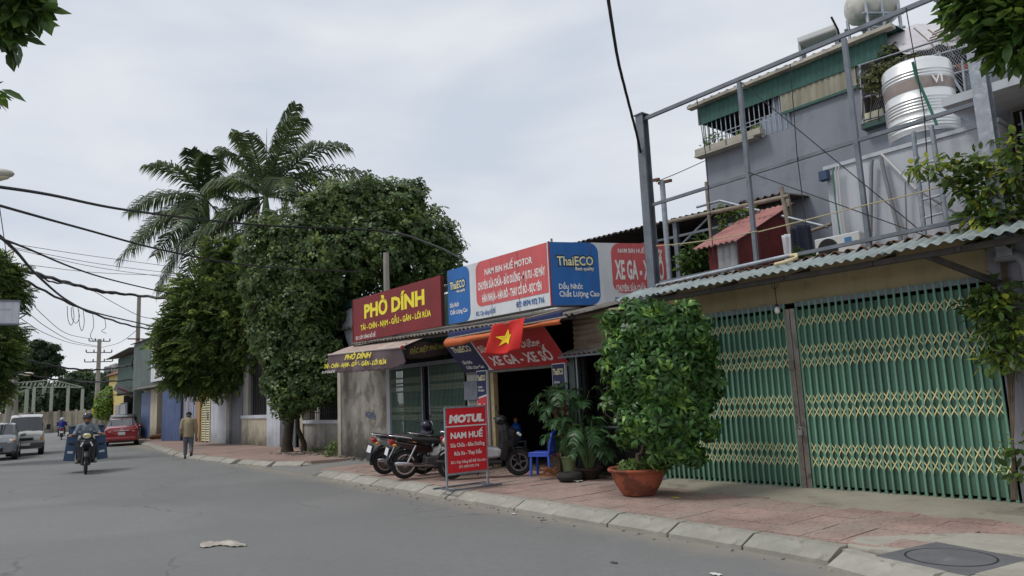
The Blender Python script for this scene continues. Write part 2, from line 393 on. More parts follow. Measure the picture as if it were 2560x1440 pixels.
# near pavement: base slab, kerb stones, tiles
def clip(poly, a, b, c):
    """keep a*x+b*y>=c"""
    outp = []
    for i, p in enumerate(poly):
        q = poly[(i+1) % len(poly)]; dp = a*p[0]+b*p[1]-c; dq = a*q[0]+b*q[1]-c
        if dp >= 0: outp.append(p)
        if dp*dq < 0: t = dp/(dp-dq); outp.append((p[0]+(q[0]-p[0])*t, p[1]+(q[1]-p[1])*t))
    return outp
XL = -16.6
base = [(1.0, K(1.0)+.30), (1.0, 9.86), (-17.35, 9.86), (-17.1, 8.6), (XL, K(XL)+.30), (-3.9, K(-3.9)+.3), (-3.3, K(-3.3)+.3), (-2.7, K(-2.7)+.3)]
pav = struct(MB().prism(base[::-1], (0, 0, -.05), (1, 0, 0), (0, 1, 0), (0, 0, 1), .165).build('pavement', M_CONC))
INV['pavement'] = Matrix.Identity(4)
ks = MB().prism([(0, -.1), (0, .045), (.035, .06), (.20, .138), (.34, .140), (.34, -.1)], (-.485, 0, 0), (0, 1, 0), (0, 0, 1), (1, 0, 0), .972)
kme = mesh_of(ks, M_KERB)
kerb = struct(MB().prism([(0, -.1), (0, .02), (.2, .118), (.33, .128), (.33, -.1)], (0, 0, 0), (0, 1, 0), (0, 0, 1), (-1, 0, 0), .01).build('kerb', M_KERB))
INV['kerb'] = Matrix.Identity(4)
kx = []
x = .9
ang = math.atan(-.0597)
while x > -16.6:
    kx.append(x); inst('kerb_stone', kme, kerb, (x, K(x)+random.uniform(-.012, .012), random.uniform(-.008, .004)), (random.uniform(-.02, .02), random.uniform(-.008, .008), math.atan((K(x+.4)-K(x-.4))/.8)+random.uniform(-.012, .012)), (random.uniform(.97, 1.01), random.uniform(.95, 1.05), 1)); x -= .985
# rounded end of the kerb where the side lane leaves
for i, (a, dx, dy) in enumerate([(-.75, -17.0, 7.62), (-1.2, -17.35, 8.35), (-1.42, -17.55, 9.2)]):
    inst('kerb_stone', kme, kerb, (dx, dy, -.03-.02*i), (0, 0, a), (.9, .8, .9))
# tiles 40 cm
def tile_mat():
    m = bpy.data.materials.new('red cement tile'); m.use_nodes = True; t = m.node_tree; N = t.nodes; lk = t.links.new; b = N['Principled BSDF']
    b.inputs['Roughness'].default_value = .88; tcn = N.new('ShaderNodeTexCoord'); oi = N.new('ShaderNodeObjectInfo')
    def nz(sc, det, vec): n_ = N.new('ShaderNodeTexNoise'); n_.inputs['Scale'].default_value = sc; n_.inputs['Detail'].default_value = det; lk(vec, n_.inputs['Vector']); return n_.outputs['Fac']
    def rmp(f, a, c): r = N.new('ShaderNodeMapRange'); r.inputs['From Min'].default_value = a; r.inputs['From Max'].default_value = c; lk(f, r.inputs['Value']); return r.outputs['Result']
    def mix(f, a, c):
        x_ = N.new('ShaderNodeMix'); x_.data_type = 'RGBA'; lk(f, x_.inputs['Factor'])
        for s, v in (('A', a), ('B', c)):
            if isinstance(v, tuple): x_.inputs[s].default_value = (*v, 1)
            else: lk(v, x_.inputs[s])
        return x_.outputs['Result']
    def mul(f, k): q = N.new('ShaderNodeMath'); q.operation = 'MULTIPLY'; lk(f, q.inputs[0]); q.inputs[1].default_value = k; return q.outputs[0]
    g = N.new('ShaderNodeNewGeometry')
    h = N.new('ShaderNodeHueSaturation'); h.inputs['Color'].default_value = (*S(168, 139, 130), 1)
    r = N.new('ShaderNodeMapRange'); r.inputs['To Min'].default_value = .86; r.inputs['To Max'].default_value = 1.12; lk(oi.outputs['Random'], r.inputs['Value']); lk(r.outputs['Result'], h.inputs['Value'])
    c = mix(rmp(nz(1.1, 6, g.outputs['Position']), .35, .7), h.outputs['Color'], S(154, 141, 130))
    c = mix(mul(rmp(nz(.7, 5, g.outputs['Position']), .48, .64), .65), c, S(116, 99, 91))
    c = mix(mul(rmp(nz(60, 3, g.outputs['Position']), .55, .75), .35), c, S(188, 168, 158))
    vo = N.new('ShaderNodeTexVoronoi'); vo.feature = 'DISTANCE_TO_EDGE'; vo.inputs['Scale'].default_value = 9.0; lk(tcn.outputs['Object'], vo.inputs['Vector'])
    groove = rmp(vo.outputs['Distance'], .05, .0)
    ln = N.new('ShaderNodeVectorMath'); ln.operation = 'LENGTH'; lk(tcn.outputs['Object'], ln.inputs[0])
    ab = N.new('ShaderNodeMath'); ab.operation = 'SUBTRACT'; lk(ln.outputs['Value'], ab.inputs[0]); ab.inputs[1].default_value = .135
    a2 = N.new('ShaderNodeMath'); a2.operation = 'ABSOLUTE'; lk(ab.outputs[0], a2.inputs[0]); ring = rmp(a2.outputs[0], .008, .003)
    mxm = N.new('ShaderNodeMath'); mxm.operation = 'MAXIMUM'; lk(groove, mxm.inputs[0]); lk(ring, mxm.inputs[1])
    c = mix(mul(mxm.outputs[0], .42), c, S(92, 74, 68)); lk(c, b.inputs['Base Color'])
    bn = N.new('ShaderNodeBump'); bn.inputs['Strength'].default_value = .6; bn.inputs['Distance'].default_value = .006; bn.invert = True
    lk(mxm.outputs[0], bn.inputs['Height']); lk(bn.outputs['Normal'], b.inputs['Normal'])
    return m
M_TILE = tile_mat()
T = .40
whole = mesh_of(MB().prism(rrect(-T/2+.004, T/2-.004, -T/2+.004, T/2-.004), (0, 0, -.03), (1, 0, 0), (0, 1, 0), (0, 0, 1), .03), M_TILE)
def apron(x): return (8.85+.35*min(1, max(0, (-4.6-x)/2.4))) if x > -7.7 else 9.84      # front edge of the cement apron before the folding gate
mhole = [PZ(2188, 1387, .15), PZ(2340, 1353, .15), PZ(2575, 1396, .15), PZ(2422, 1436, .15)]
for i in range(0, 45):
    for j in range(0, 10):
        cx, cy = -1.05-T*i, 6.75+T*j
        hw = T/2-.004; poly = [(cx-hw, cy-hw), (cx+hw, cy-hw), (cx+hw, cy+hw), (cx-hw, cy+hw)]
        pl = clip(poly, .0597, 1, 6.54-.0597*3.65+.345)                       # behind the kerb
        if pl: pl = clip(pl, 0, -1, -apron(cx))
        if pl: pl = clip(pl, 1, .12, -16.0)
        if cx > -2.9 and cy < 8.2: continue                # cement patch round the drain cover
        if len(pl) < 3: continue
        area = abs(sum(pl[k][0]*pl[(k+1) % len(pl)][1]-pl[(k+1) % len(pl)][0]*pl[k][1] for k in range(len(pl))))/2
        if area < .012: continue
        z = .141+random.uniform(-.004, .005); rt = (random.uniform(-.012, .012), random.uniform(-.012, .012), 0)
        if area > T*T*.93: inst('paving_tile', whole, pav, (cx, cy, z), rt)
        else:
            me = mesh_of(MB().prism([(p[0]-cx, p[1]-cy) for p in pl], (0, 0, -.03), (1, 0, 0), (0, 1, 0), (0, 0, 1), .03), M_TILE); inst('paving_tile', me, pav, (cx, cy, z))
# cement apron sloping up to the folding gate, with a ragged front edge
ap = MB()
def apf(u, v):
    xx = -7.9+8.9*u; y0 = 8.72+.38*min(1, max(0, (-4.6-xx)/2.4))+.05*math.sin(xx*3.1)+.04*math.sin(xx*7.7)+.02*math.sin(xx*23); return (xx, y0+(9.92-y0)*v, .138+.06*min(1, v*1.6)+.004*math.sin(xx*9))
ap.grid(60, 8, apf); M_APR = mat('cement apron', S(150, 144, 130), .93, var=.2, scale=1.5, bump=.4, bscale=40, spots=.5, pcol=S(104, 98, 86), pscale=1.7, pthr=.58)
struct(ap.build('cement_apron', M_APR, smooth=60))
# cement patch and drain cover
pt = MB(); import itertools
pp = [(-3.5, 6.80), (-2.75, 6.45), (-1.2, 6.25), (.6, 6.2), (.6, 8.4), (-1.2, 8.35), (-1.9, 8.15), (-2.3, 8.25), (-2.9, 8.0), (-3.3, 7.55), (-3.6, 7.2)]
pt.prism(pp, (0, 0, .1), (1, 0, 0), (0, 1, 0), (0, 0, 1), .044); M_PATCH = mat('cement patch', S(164, 160, 148), .93, var=.2, scale=2.2, bump=.5, bscale=30, spots=.6, pcol=S(112, 104, 94), pscale=2.2, pthr=.56)
struct(pt.build('cement_patch', M_PATCH))
dc = thing('drain_cover', 'dark grey square cement drain cover with a round lid, by the kerb', 'drain cover', tuple((mhole[0]+mhole[2])/2))
M_DC = mat('dark cement', S(100, 101, 103), .9, var=.15, scale=4, bump=.3, bscale=70, spots=.4, pcol=S(140, 136, 128), pscale=3, pthr=.6)
part('slab', M_DC, dc, lambda b: b.prism([(p.x, p.y) for p in mhole], (0, 0, .10), (1, 0, 0), (0, 1, 0), (0, 0, 1), .047), bevel=.006)
cc = (mhole[0]+mhole[2])/2; sz = (mhole[1]-mhole[0]).length*.5
part('lid', M_DC, dc, lambda b: b.lathe([(sz*.74, .0), (sz*.74, .006), (sz*.70, .010), (0.0, .011)], 32, (cc.x, cc.y, .143)), smooth=30)
part('lid_ring', mat('dark gap', S(38, 38, 38), .95), dc, lambda b: b.lathe([(sz*.755, .0), (sz*.79, .0), (sz*.79, .004), (sz*.755, .004), (sz*.755, .0)], 32, (cc.x, cc.y, .1445)))
# side lane between the two pavements
sl = MB(); sl.grid(8, 10, lambda u, v: (-20.6+(3.6-.25*v)*u, 7.55+2.3*v, .004+.10*v*v)); struct(sl.build('side_lane', asphalt('lane asphalt', S(128, 127, 125), False), smooth=60))
# far pavement
FK = [(-19.3, 9.3), (-19.6, 8.3), (-20.6, 7.72), (-23, 7.5), (-26.75, 7.41), (-30, 7.6), (-34, 8.15), (-40, 9.0), (-48, 9.95), (-56, 10.6), (-66, 11.6)]
M_FPAV = mat('far red paving', S(150, 128, 118), .9, var=.2, scale=.7, bump=.3, bscale=20, spots=.5, pcol=S(112, 100, 92), pscale=.8, pthr=.55)
poly = [(p[0]+.05, p[1]+.28) for p in FK]+[(-66, 13.5), (-24, 11.4), (-19.2, 11.4)]
fp = struct(MB().prism(poly, (0, 0, -.05), (1, 0, 0), (0, 1, 0), (0, 0, 1), .19).build('far_pavement', M_FPAV))
fkb = struct(MB().box(-19.30, -19.28, 9.3, 9.32, 0, .1).build('far_kerb', M_KERB)); INV['far_kerb'] = Matrix.Identity(4)
d = 0.0; seg = 0
for i in range(len(FK)-1):
    a, b = Vector(FK[i]), Vector(FK[i+1]); L_ = (b-a).length; t = .5
    while t < L_:
        p = a+(b-a)*(t/L_); an = math.atan2(-(b-a).y, -(b-a).x)
        inst('kerb_stone', kme, fkb, (p.x, p.y, random.uniform(-.008, .006)), (0, 0, an+random.uniform(-.03, .03))); t += .985
# left side of the street, beyond the frame edge
lp = MB(); lp.box(-120, -14, -40, -3.2, -.05, .13); struct(lp.build('left_pavement', M_FPAV))
# ================================================================== GATE HOUSE (right)
M_CREAM = mat('cream plaster', S(176, 162, 128), .9, var=.1, scale=2, bump=.25, bscale=120, spots=.3, pcol=S(120, 104, 78), pscale=3, pthr=.64, streak=.25, scol=S(128, 114, 88))
M_PILL = mat('mauve grey plaster', S(142, 140, 148), .9, var=.12, scale=3, bump=.2, streak=.5, scol=S(86, 84, 86), base_dirt=.6)
M_DARK = mat('unlit interior', S(34, 32, 30), .95, var=.2)  # shade of inner walls and openings is put into this dark colour
M_GSTEEL = mat('green gate paint', S(106, 152, 131), .55, var=.14, scale=6, spots=.35, pcol=S(80, 112, 98), pscale=9, pthr=.6, bump=.1, rnd=.12, base_dirt=.45, dcol=S(86, 84, 70), dz=(.1, .55))
M_GSHEET = mat('green gate sheet', S(76, 110, 93), .6, var=.18, scale=3, base_dirt=.5, dcol=S(70, 72, 60), dz=(.1, .6), rnd=.16, streak=.3, scol=S(62, 86, 72))
M_YSTRIP = mat('yellow lattice paint', S(212, 202, 148), .6, var=.2, scale=20, rnd=.12)
M_STAIN = mat('stainless plate', S(150, 142, 134), .38, metal=.85, var=.25, scale=4, spots=.5, pcol=S(84, 74, 66), pscale=6, pthr=.55, streak=.3)
M_GALV = mat('galvanised steel', S(150, 156, 164), .5, metal=.55, var=.18, scale=8, spots=.35, pcol=S(196, 200, 206), pscale=14, pthr=.55)
M_PAINTST = mat('grey steel', S(112, 118, 126), .55, metal=.35, var=.2, scale=5, spots=.3, pcol=S(90, 66, 50), pscale=7, pthr=.66)
M_RUST = mat('rusted steel', S(104, 74, 56), .85, var=.35, scale=9)
M_TEALROOF = mat('weathered teal roof sheet', S(150, 160, 160), .55, var=.2, scale=3, streak=.3, scol=S(92, 104, 100), sscale=(1, 6, 6), spots=.35, pcol=S(104, 98, 88), pscale=3.5, pthr=.6)
M_FIBRO = mat('brown fibre cement', S(112, 86, 66), .95, var=.35, scale=6, spots=.6, pcol=S(60, 52, 46), pscale=5, pthr=.5)
FY = 9.85
gh = thing('gate_house', 'single storey house with cream lintel above a green folding gate', 'house', (-5.4, FY, .15))
part('lintel', M_CREAM, gh, lambda b: b.box(-8.0, -2.93, FY, FY+.2, 2.83, 3.34))
part('pillar', M_PILL, gh, lambda b: b.box(-2.93, -1.4, FY-.08, FY+.4, .1, 3.3))
part('pillar', M_PILL, gh, lambda b: b.box(-8.2, -8.0, FY-.02, FY+.4, .1, 3.34))
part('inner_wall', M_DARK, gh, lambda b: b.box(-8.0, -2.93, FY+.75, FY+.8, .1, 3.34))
part('side_wall', M_PILL, gh, lambda b: b.box(-8.2, -8.05, FY+.4, 13.4, .1, 3.3))
part('eave_beam', mat('dark timber', S(70, 66, 62), .85, var=.3, scale=6), gh, lambda b: (b.box(-8.2, -1.4, 9.12, 9.2, 3.06, 3.13), [b.beam((xx, 9.1, 3.09), (xx, 9.84, 3.26), .05, .05) for xx in (-7.6, -6.4, -5.2, -4.0, -3.0)]))
part('brace', MATS['dark timber'], gh, lambda b: b.beam((-3.35, 9.15, 3.08), (-2.85, 9.74, 2.72), .05, .07))
# roof sheets lapped one beside the other
for i in range(8):
    x0 = -8.2+i*.88; part('roof_sheet', M_TEALROOF, gh, lambda b: b.corr((x0, 8.98+.02*math.sin(i*2.1), 3.165+.006*(i % 2)), (x0+.93, 8.98+.02*math.sin(i*2.1), 3.165+.006*(i % 2)), (x0, 9.62, 3.385+.006*(i % 2)), .135, .018, 8), smooth=80, solid=.004)
for i in range(7):
    x0 = -7.7+i*.95; part('old_roof_sheet', M_FIBRO, gh, lambda b: b.corr((x0, 9.5, 3.375), (x0+1.0, 9.5, 3.375), (x0, 13.3, 3.60), .18, .03, 8), smooth=80, solid=.008)
# ------------------------------------------------------------------ folding gate, two leaves
bar_me = mesh_of(MB().box(-.013, .013, -.012, .012, .0, 2.66).box(-.019, .019, -.016, .016, 0, .055), M_GSTEEL)
sheet_me = mesh_of(MB().box(-.039, .039, -.002, .002, 0, 2.47).box(-.034, -.031, -.005, -.0025, 0, 2.47).box(.031, .034, -.005, -.0025, 0, 2.47), M_GSHEET)
def strip_cross(b):
    for s in (1, -1):
        pts = [(-.046*s, -.095), (-.034*s, -.055), (0, 0), (.034*s, .055), (.046*s, .095)]
        for (ax, az), (bx_, bz) in zip(pts[:-1], pts[1:]): b.beam((ax, -.003*s, az), (bx_, -.003*s, bz), .004, .013, (0, 1, 0) if False else (1, 0, 0))
cross_me = MB(); strip_cross(cross_me); cross_me = mesh_of(cross_me, M_YSTRIP)
ROWS = [2.54, 2.13, 1.955, 1.43, 1.25, .745, .565]
GP = 9.80
for nm, xa, xb, lab in (('l', -8.05, -5.62, 'left leaf of the green folding gate, half behind the potted shrub'), ('r', -5.42, -2.98, 'right leaf of the green folding gate, beside the climbing vine')):
    g = thing('folding_gate', lab, 'gate', ((xa+xb)/2, GP, .19), group='green folding gate leaves')
    n = round((xb-xa)/.0975)
    for i in range(n+1):
        xx = xa+(xb-xa)*i/n; inst('bar', bar_me, g, (xx, GP, .175+random.uniform(-.006, .006)), (0, random.uniform(-.0015, .0015), random.uniform(-.1, .1)))
        if i < n:
            xm = xa+(xb-xa)*(i+.5)/n; inst('sheet_strip', sheet_me, g, (xm, GP+.030+random.uniform(-.004, .004), .24), (0, 0, random.uniform(-.08, .08)), (1.12, 1, 1))
            for z in ROWS: inst('lattice_cross', cross_me, g, (xm, GP-.006, z+random.uniform(-.008, .008)), (0, random.uniform(-.05, .05), 0), ((xb-xa)/n/.0975, 1, 1))
    part('track', M_PAINTST, g, lambda b: b.box(xa, xb, GP-.03, GP+.05, .155, .185)); part('head_track', M_PAINTST, g, lambda b: b.box(xa, xb, GP-.01, GP+.06, 2.76, 2.83))
    if nm == 'l':
        part('closing_plate', M_STAIN, g, lambda b: b.box(-5.60, -5.525, GP-.035, GP+.01, .2, 2.74), bevel=.004)
        part('latch', M_STAIN, g, lambda b: b.box(-5.6, -5.52, GP-.06, GP-.036, 1.86, 2.0), bevel=.005)
    else:
        part('closing_plate', M_STAIN, g, lambda b: b.box(-5.515, -5.44, GP-.035, GP+.01, .2, 2.74), bevel=.004)
        part('padlock', M_GALV, g, lambda b: (b.box(-5.555, -5.495, GP-.07, GP-.045, .93, 1.0), b.tube([(-5.545, GP-.057, 1.0), (-5.545, GP-.057, 1.03), (-5.525, GP-.057, 1.045), (-5.505, GP-.057, 1.03), (-5.505, GP-.057, 1.0)], .006, 6)))
# bulb under the eave
bl = thing('light_bulb', 'white bulb hanging on a coiled black cable under the teal eave', 'light bulb', (-5.9, 9.5, 3.1))
bp = PY(1943, 775, 9.5)
M_WIRE = mat('black cable', S(28, 28, 30), .6, var=0)
part('cable', M_WIRE, bl, lambda b: (b.tube([(bp.x, bp.y, 3.16), (bp.x, bp.y, bp.z+.06)], .006, 6), b.tube([(bp.x+.05*math.cos(t), bp.y+.01*math.sin(t*3), 3.08+.05*math.sin(t)) for t in [k*.4 for k in range(34)]], .005, 5)), smooth=60)
part('bulb', mat('white glass', S(226, 226, 220), .3, var=0), bl, lambda b: b.lathe([(0, -.055), (.03, -.045), (.042, -.015), (.034, .02), (.018, .045)], 14, bp), smooth=60)
part('socket', M_WIRE, bl, lambda b: b.lathe([(.018, .04), (.02, .05), (.02, .085), (.008, .09)], 10, bp), smooth=40)
# grey down pipe on the right pillar
dp = PY(2545, 640, 9.66)
tag(MB().tube([(dp.x-.22, 9.68, dp.z+.02), (dp.x+.0, 9.66, dp.z), (dp.x+.06, 9.66, dp.z-.12), (dp.x+.06, 9.66, .2)], .06, 12).build('drain_pipe', mat('grey pvc', S(128, 130, 134), .5, var=.08), smooth=50), 'fat grey plastic drain pipe on the mauve pillar at the right edge', 'pipe')
# ------------------------------------------------------------------ steel billboard frame above the eave
bf = thing('billboard_frame', 'bare grey steel billboard frame of posts and rails over the teal eave', 'billboard frame', (-5.3, 9.68, 3.4))
BY = 9.68
part('corner_post', M_PAINTST, bf, lambda b: (b.box(-7.98, -7.82, BY-.08, BY-.065, 3.2, 6.5), b.box(-7.98, -7.82, BY+.065, BY+.08, 3.2, 6.5), b.box(-7.91, -7.89, BY-.064, BY+.064, 3.2, 6.5), b.box(-8.0, -7.8, BY-.1, BY+.1, 6.5, 6.52)))
for xx in (-5.91, -4.235): part('upright', M_PAINTST, bf, lambda b: b.box(xx-.03, xx+.03, BY-.03, BY+.03, 3.3, 6.37))
part('tall_post', M_GALV, bf, lambda b: (b.box(-2.78, -2.62, BY-.09, BY-.075, 3.0, 8.2), b.box(-2.78, -2.62, BY+.075, BY+.09, 3.0, 8.2), b.box(-2.705, -2.695, BY-.074, BY+.074, 3.0, 8.2)))
part('rail', M_PAINTST, bf, lambda b: b.beam((-7.9, BY, 6.42), (-2.6, BY, 6.42), .05, .06))
part('rail', M_PAINTST, bf, lambda b: b.beam((-7.8, BY, 4.84), (-2.8, BY, 4.9), .045, .05))
part('rail', M_PAINTST, bf, lambda b: b.beam((-7.75, BY-.02, 3.46), (-2.8, BY-.02, 3.52), .05, .05))
part('pipe', M_GALV, bf, lambda b: b.tube([(-7.75, BY-.12, 3.40), (-5.55, BY-.12, 3.47), (-5.3, BY-.12, 3.475)], .032, 10), smooth=60)
part('pipe_end', mat('yellowed pvc', S(206, 190, 150), .5, var=.1), bf, lambda b: b.tube([(-5.3, BY-.12, 3.475), (-5.18, BY-.16, 3.46), (-5.14, BY-.25, 3.40), (-5.22, BY-.34, 3.36), (-5.4, BY-.38, 3.34)], .026, 10), smooth=60)
def frame_wire(pa, pb, sag=0., r=.006, y=BY-.03, yb=None):
    a = PY(*pa, y); b_ = PY(*pb, yb or y); return [a+(b_-a)*t+Vector((0, 0, -sag*4*t*(1-t))) for t in [k/10 for k in range(11)]]
for pts in (frame_wire((1852, 205), (2305, 580)), frame_wire((1870, 430), (2310, 588)), frame_wire((1742, 248), (1765, 390)), frame_wire((1765, 390), (1785, 660)), frame_wire((1975, 160), (1993, 390)), frame_wire((1993, 390), (2025, 640)), frame_wire((2265, 20), (2310, 280)), frame_wire((2310, 280), (2330, 560))):
    part('wire', M_WIRE, bf, lambda b: b.tube(pts, .007, 5))
M_ROPE = mat('straw rope', S(176, 164, 128), .9, var=.2, scale=30)
for pts in (frame_wire((1640, 615), (1893, 578), .03), frame_wire((1895, 580), (2175, 510), .0), frame_wire((2175, 510), (2480, 430), .02)):
    part('rope', M_ROPE, bf, lambda b: b.tube(pts, .009, 5))
# small pole with cross arms behind the corner post
sp = thing('service_pole', 'short grey pipe pole with a cross arm behind the billboard corner post', 'pole', (-8.0, 10.6, 3.4))
pb, ptp = PY(1662, 610, 10.6), PY(1655, 452, 10.6)
part('pipe', M_GALV, sp, lambda b: b.tube([(ptp.x, 10.6, 3.3), (ptp.x, 10.6, ptp.z)], .05, 12), smooth=60)
part('cross_arm', M_RUST, sp, lambda b: b.beam((ptp.x-.32, 10.52, ptp.z+.05), (ptp.x+.0, 10.52, ptp.z+.02), .05, .05)); part('cross_arm', M_RUST, sp, lambda b: b.beam((ptp.x-.1, 10.62, ptp.z-.02), (ptp.x+.2, 10.62, ptp.z-.04), .05, .05))
# ------------------------------------------------------------------ red tin shed on the roof
M_REDTIN = mat('red corrugated tin', S(112, 44, 44), .7, var=.25, scale=4, streak=.55, scol=S(70, 36, 34), spots=.4, pcol=S(138, 108, 100), pscale=7, pthr=.66)
M_PINKTIN = mat('faded red roof tin', S(178, 126, 121), .7, var=.18, scale=4, streak=.3, scol=S(110, 66, 62), sscale=(5, .4, 5), spots=.4, pcol=S(90, 58, 54), pscale=4, pthr=.62)
M_ZINC = mat('bare zinc sheet', S(170, 172, 174), .5, metal=.3, var=.15, scale=5, streak=.3)
sh = thing('tin_shed', 'small red corrugated tin shed with sloping roof on top of the gate house', 'shed', (-6.9, 10.4, 3.5))
part('front_sheet', M_REDTIN, sh, lambda b: b.corr((-7.18, 10.3, 3.38), (-6.99, 10.3, 3.38), (-7.18, 10.3, 4.02), .09, .012), smooth=80, solid=.003)
part('zinc_sheet', M_ZINC, sh, lambda b: b.corr((-6.99, 10.28, 3.36), (-6.62, 10.28, 3.36), (-6.99, 10.28, 4.03), .12, .012), smooth=80, solid=.003)
part('side_sheet', M_REDTIN, sh, lambda b: b.grid(90, 6, lambda u, v: (-6.6+.012*math.sin(u*1.72/.09*2*math.pi), 10.28+1.72*u, 3.36+(.66+.80*u)*v)), smooth=80, solid=.003)
part('roof_sheet', M_PINKTIN, sh, lambda b: b.corr((-7.38, 10.12, 4.0), (-6.5, 10.12, 4.0), (-7.38, 12.05, 4.90), .11, .016, 8), smooth=80, solid=.004)
part('post', mat('weathered bamboo', S(138, 128, 114), .85, var=.25, scale=8), sh, lambda b: b.beam((-6.52, 11.9, 3.4), (-6.52, 11.9, 4.95), .06, .05))
# scaffolding of bamboo and pipe round the shed
M_BAMB = MATS['weathered bamboo']
for (a, b_, r, m, lab) in (((1768, 640), (1765, 455), .03, M_BAMB, 'upright bamboo pole left of the tin shed'), ((1985, 640), (1953, 468), .04, M_BAMB, 'upright grey timber pole right of the tin shed'),
        ((1660, 558), (1972, 490), .04, M_BAMB, 'long bamboo pole lying above the tin shed roof'), ((1742, 518), (1800, 502), .025, M_GALV, 'short bright pipe above the dark lean-to roof'),
        ((1800, 502), (1900, 527), .025, M_GALV, 'bright pipe running down behind the tin shed'), ((1955, 540), (2070, 568), .025, M_GALV, 'bright pipe right of the tin shed'), ((2015, 582), (2078, 560), .03, M_BAMB, 'bent bamboo pole reaching to the light grey annex')):
    yy = 11.2
    if lab.startswith('upright'): A = PY(*a, yy); B = PY(*b_, yy); A = Vector((B.x, yy, 3.45)) if 'left' in lab else A
    else: A = PY(*a, yy); B = PY(*b_, yy)
    tag(MB().tube([A, B], r, 8).build('pole', m, smooth=60), lab, 'pole', 'poles on the gate house roof')
# dark cloth drying and the air conditioner
c0, c1 = PY(1978, 572, 10.9), PY(2022, 640, 10.9)
tag(MB().grid(14, 12, lambda u, v: (c0.x-.02+(.34+.05*v)*u, 10.9+.03*math.sin(u*9+v)-.03*math.sin(u*19), c0.z-.0+(.02*math.sin(u*3.14))-.62*v)).build('hanging_cloth', mat('navy cloth', S(30, 34, 52), .9, var=.15), smooth=90, solid=.006), 'navy blue cloth hung to dry beside the tin shed', 'cloth')
tag(MB().grid(8, 10, lambda u, v: (c0.x-.24+.15*u, 11.0+.03*math.sin(u*9+v*2), c0.z-.05-.6*v)).build('hanging_shirt', mat('white cloth', S(206, 208, 214), .9, var=.1), smooth=90, solid=.005), 'narrow white cloth hung between shed and timber pole', 'cloth')
ac = thing('air_conditioner', 'white outdoor air conditioning unit on the roof behind the teal eave', 'air conditioner', (-5.0, 10.4, 3.45))
M_ACW = mat('white enamel', S(206, 208, 206), .45, var=.06)
part('case', M_ACW, ac, lambda b: b.box(-5.34, -4.66, 10.38, 10.68, 3.44, 3.80), bevel=.015)
part('fan_guard', mat('dark grille', S(96, 98, 98), .6, var=.1), ac, lambda b: [b.lathe([(r, 0), (r+.006, 0), (r+.006, .008), (r, .008), (r, 0)], 24, (-5.14, 10.378, 3.62), Matrix.Rotation(rad(90), 3, 'X')) for r in (.03, .055, .08, .105, .13, .15)])
part('badge', mat('blue badge', S(70, 126, 176), .5, var=0), ac, lambda b: b.box(-4.88, -4.78, 10.372, 10.379, 3.62, 3.74))
# ------------------------------------------------------------------ light grey annex with pipes, ladder and steel tank
M_LGREY = mat('light blue grey plaster', S(188, 192, 199), .9, var=.08, scale=1.2, bump=.2, bscale=60, streak=.4, scol=S(142, 146, 154), spots=.3, pcol=S(150, 152, 158), pscale=1.6, pthr=.6)
an = thing('annex', 'light grey plastered annex wall behind the billboard frame', 'annex', (-4.2, 11.2, 3.3))
part('wall', M_LGREY, an, lambda b: b.box(-5.44, -3.0, 11.2, 13.4, 3.2, 5.06))
part('coping', M_LGREY, an, lambda b: b.box(-5.47, -2.97, 11.17, 13.4, 5.06, 5.12))
part('meter_box', mat('navy box', S(58, 78, 104), .6, var=.1), an, lambda b: b.box(-5.5, -5.36, 11.05, 11.17, 4.87, 5.03), bevel=.01)
M_PVC = mat('grey pvc', S(128, 130, 134))
def wp(px, py): p = PY(px, py, 11.1); return (p.x, 11.1, p.z)
part('drain_pipe', M_PVC, an, lambda b: b.tube([wp(2180, 400), wp(2178, 420), wp(2176, 620)], .028, 10), smooth=60)
part('drain_pipe', M_PVC, an, lambda b: b.tube([wp(2202, 392), wp(2210, 430), wp(2255, 610)], .03, 10), smooth=60)
part('water_pipe', mat('white pvc', S(206, 206, 204), .5, var=.1), an, lambda b: b.tube([wp(2203, 385), wp(2290, 473)], .017, 8), smooth=60)
part('water_pipe', M_PVC, an, lambda b: b.tube([wp(2290, 473), wp(2420, 552)], .015, 8), smooth=60)
part('water_pipe', M_PVC, an, lambda b: b.tube([wp(2285, 455), wp(2263, 455), wp(2267, 600)], .012, 8), smooth=60)
for k, (px_, mm) in enumerate(((2080, mat('green pipe', S(70, 126, 112), .6)), (2087, MATS['white pvc']), (2094, MATS['white pvc']))):
    part('cable_pipe', mm, an, lambda b: b.tube([wp(px_+4, 418-3*k), wp(px_+2, 430), wp(px_+8, 500), wp(px_+22, 600)], .011, 6), smooth=60)
ld = thing('ladder', 'grey steel ladder leaning up to the water tank', 'ladder', (-3.9, 10.9, 3.4))
def lp_(px, py): p = PY(px, py, 10.85); return p
for (t, bt) in (((2283, 330), (2312, 590)), ((2328, 315), (2372, 585))):
    part('rail', M_GALV, ld, lambda b: b.tube([lp_(*t), lp_(*bt)], .034, 8), smooth=60)
for (a, b_) in (((2292, 362), (2340, 350)), ((2298, 412), (2346, 400)), ((2303, 455), (2352, 442)), ((2307, 500), (2358, 486)), ((2312, 545), (2365, 530))):
    part('rung', M_GALV, ld, lambda b: b.tube([lp_(*a), lp_(*b_)], .016, 6), smooth=60)
tk = thing('steel_water_tank', 'big ribbed stainless steel water tank standing on the annex', 'water tank', (-4.35, 12.2, 5.14))
tb = PY(2313, 352, 12.2); TR = .50
prof = [(0, 0), (TR*.96, .0), (TR, .03)]
z = .06
for k in range(4): prof += [(TR, z), (TR+.014, z+.02), (TR, z+.04)]; z += .05
z += .06
for k in range(5): prof += [(TR, z), (TR+.014, z+.02), (TR, z+.04)]; z += .05
z += .30
for k in range(3): prof += [(TR, z), (TR+.014, z+.02), (TR, z+.04)]; z += .05
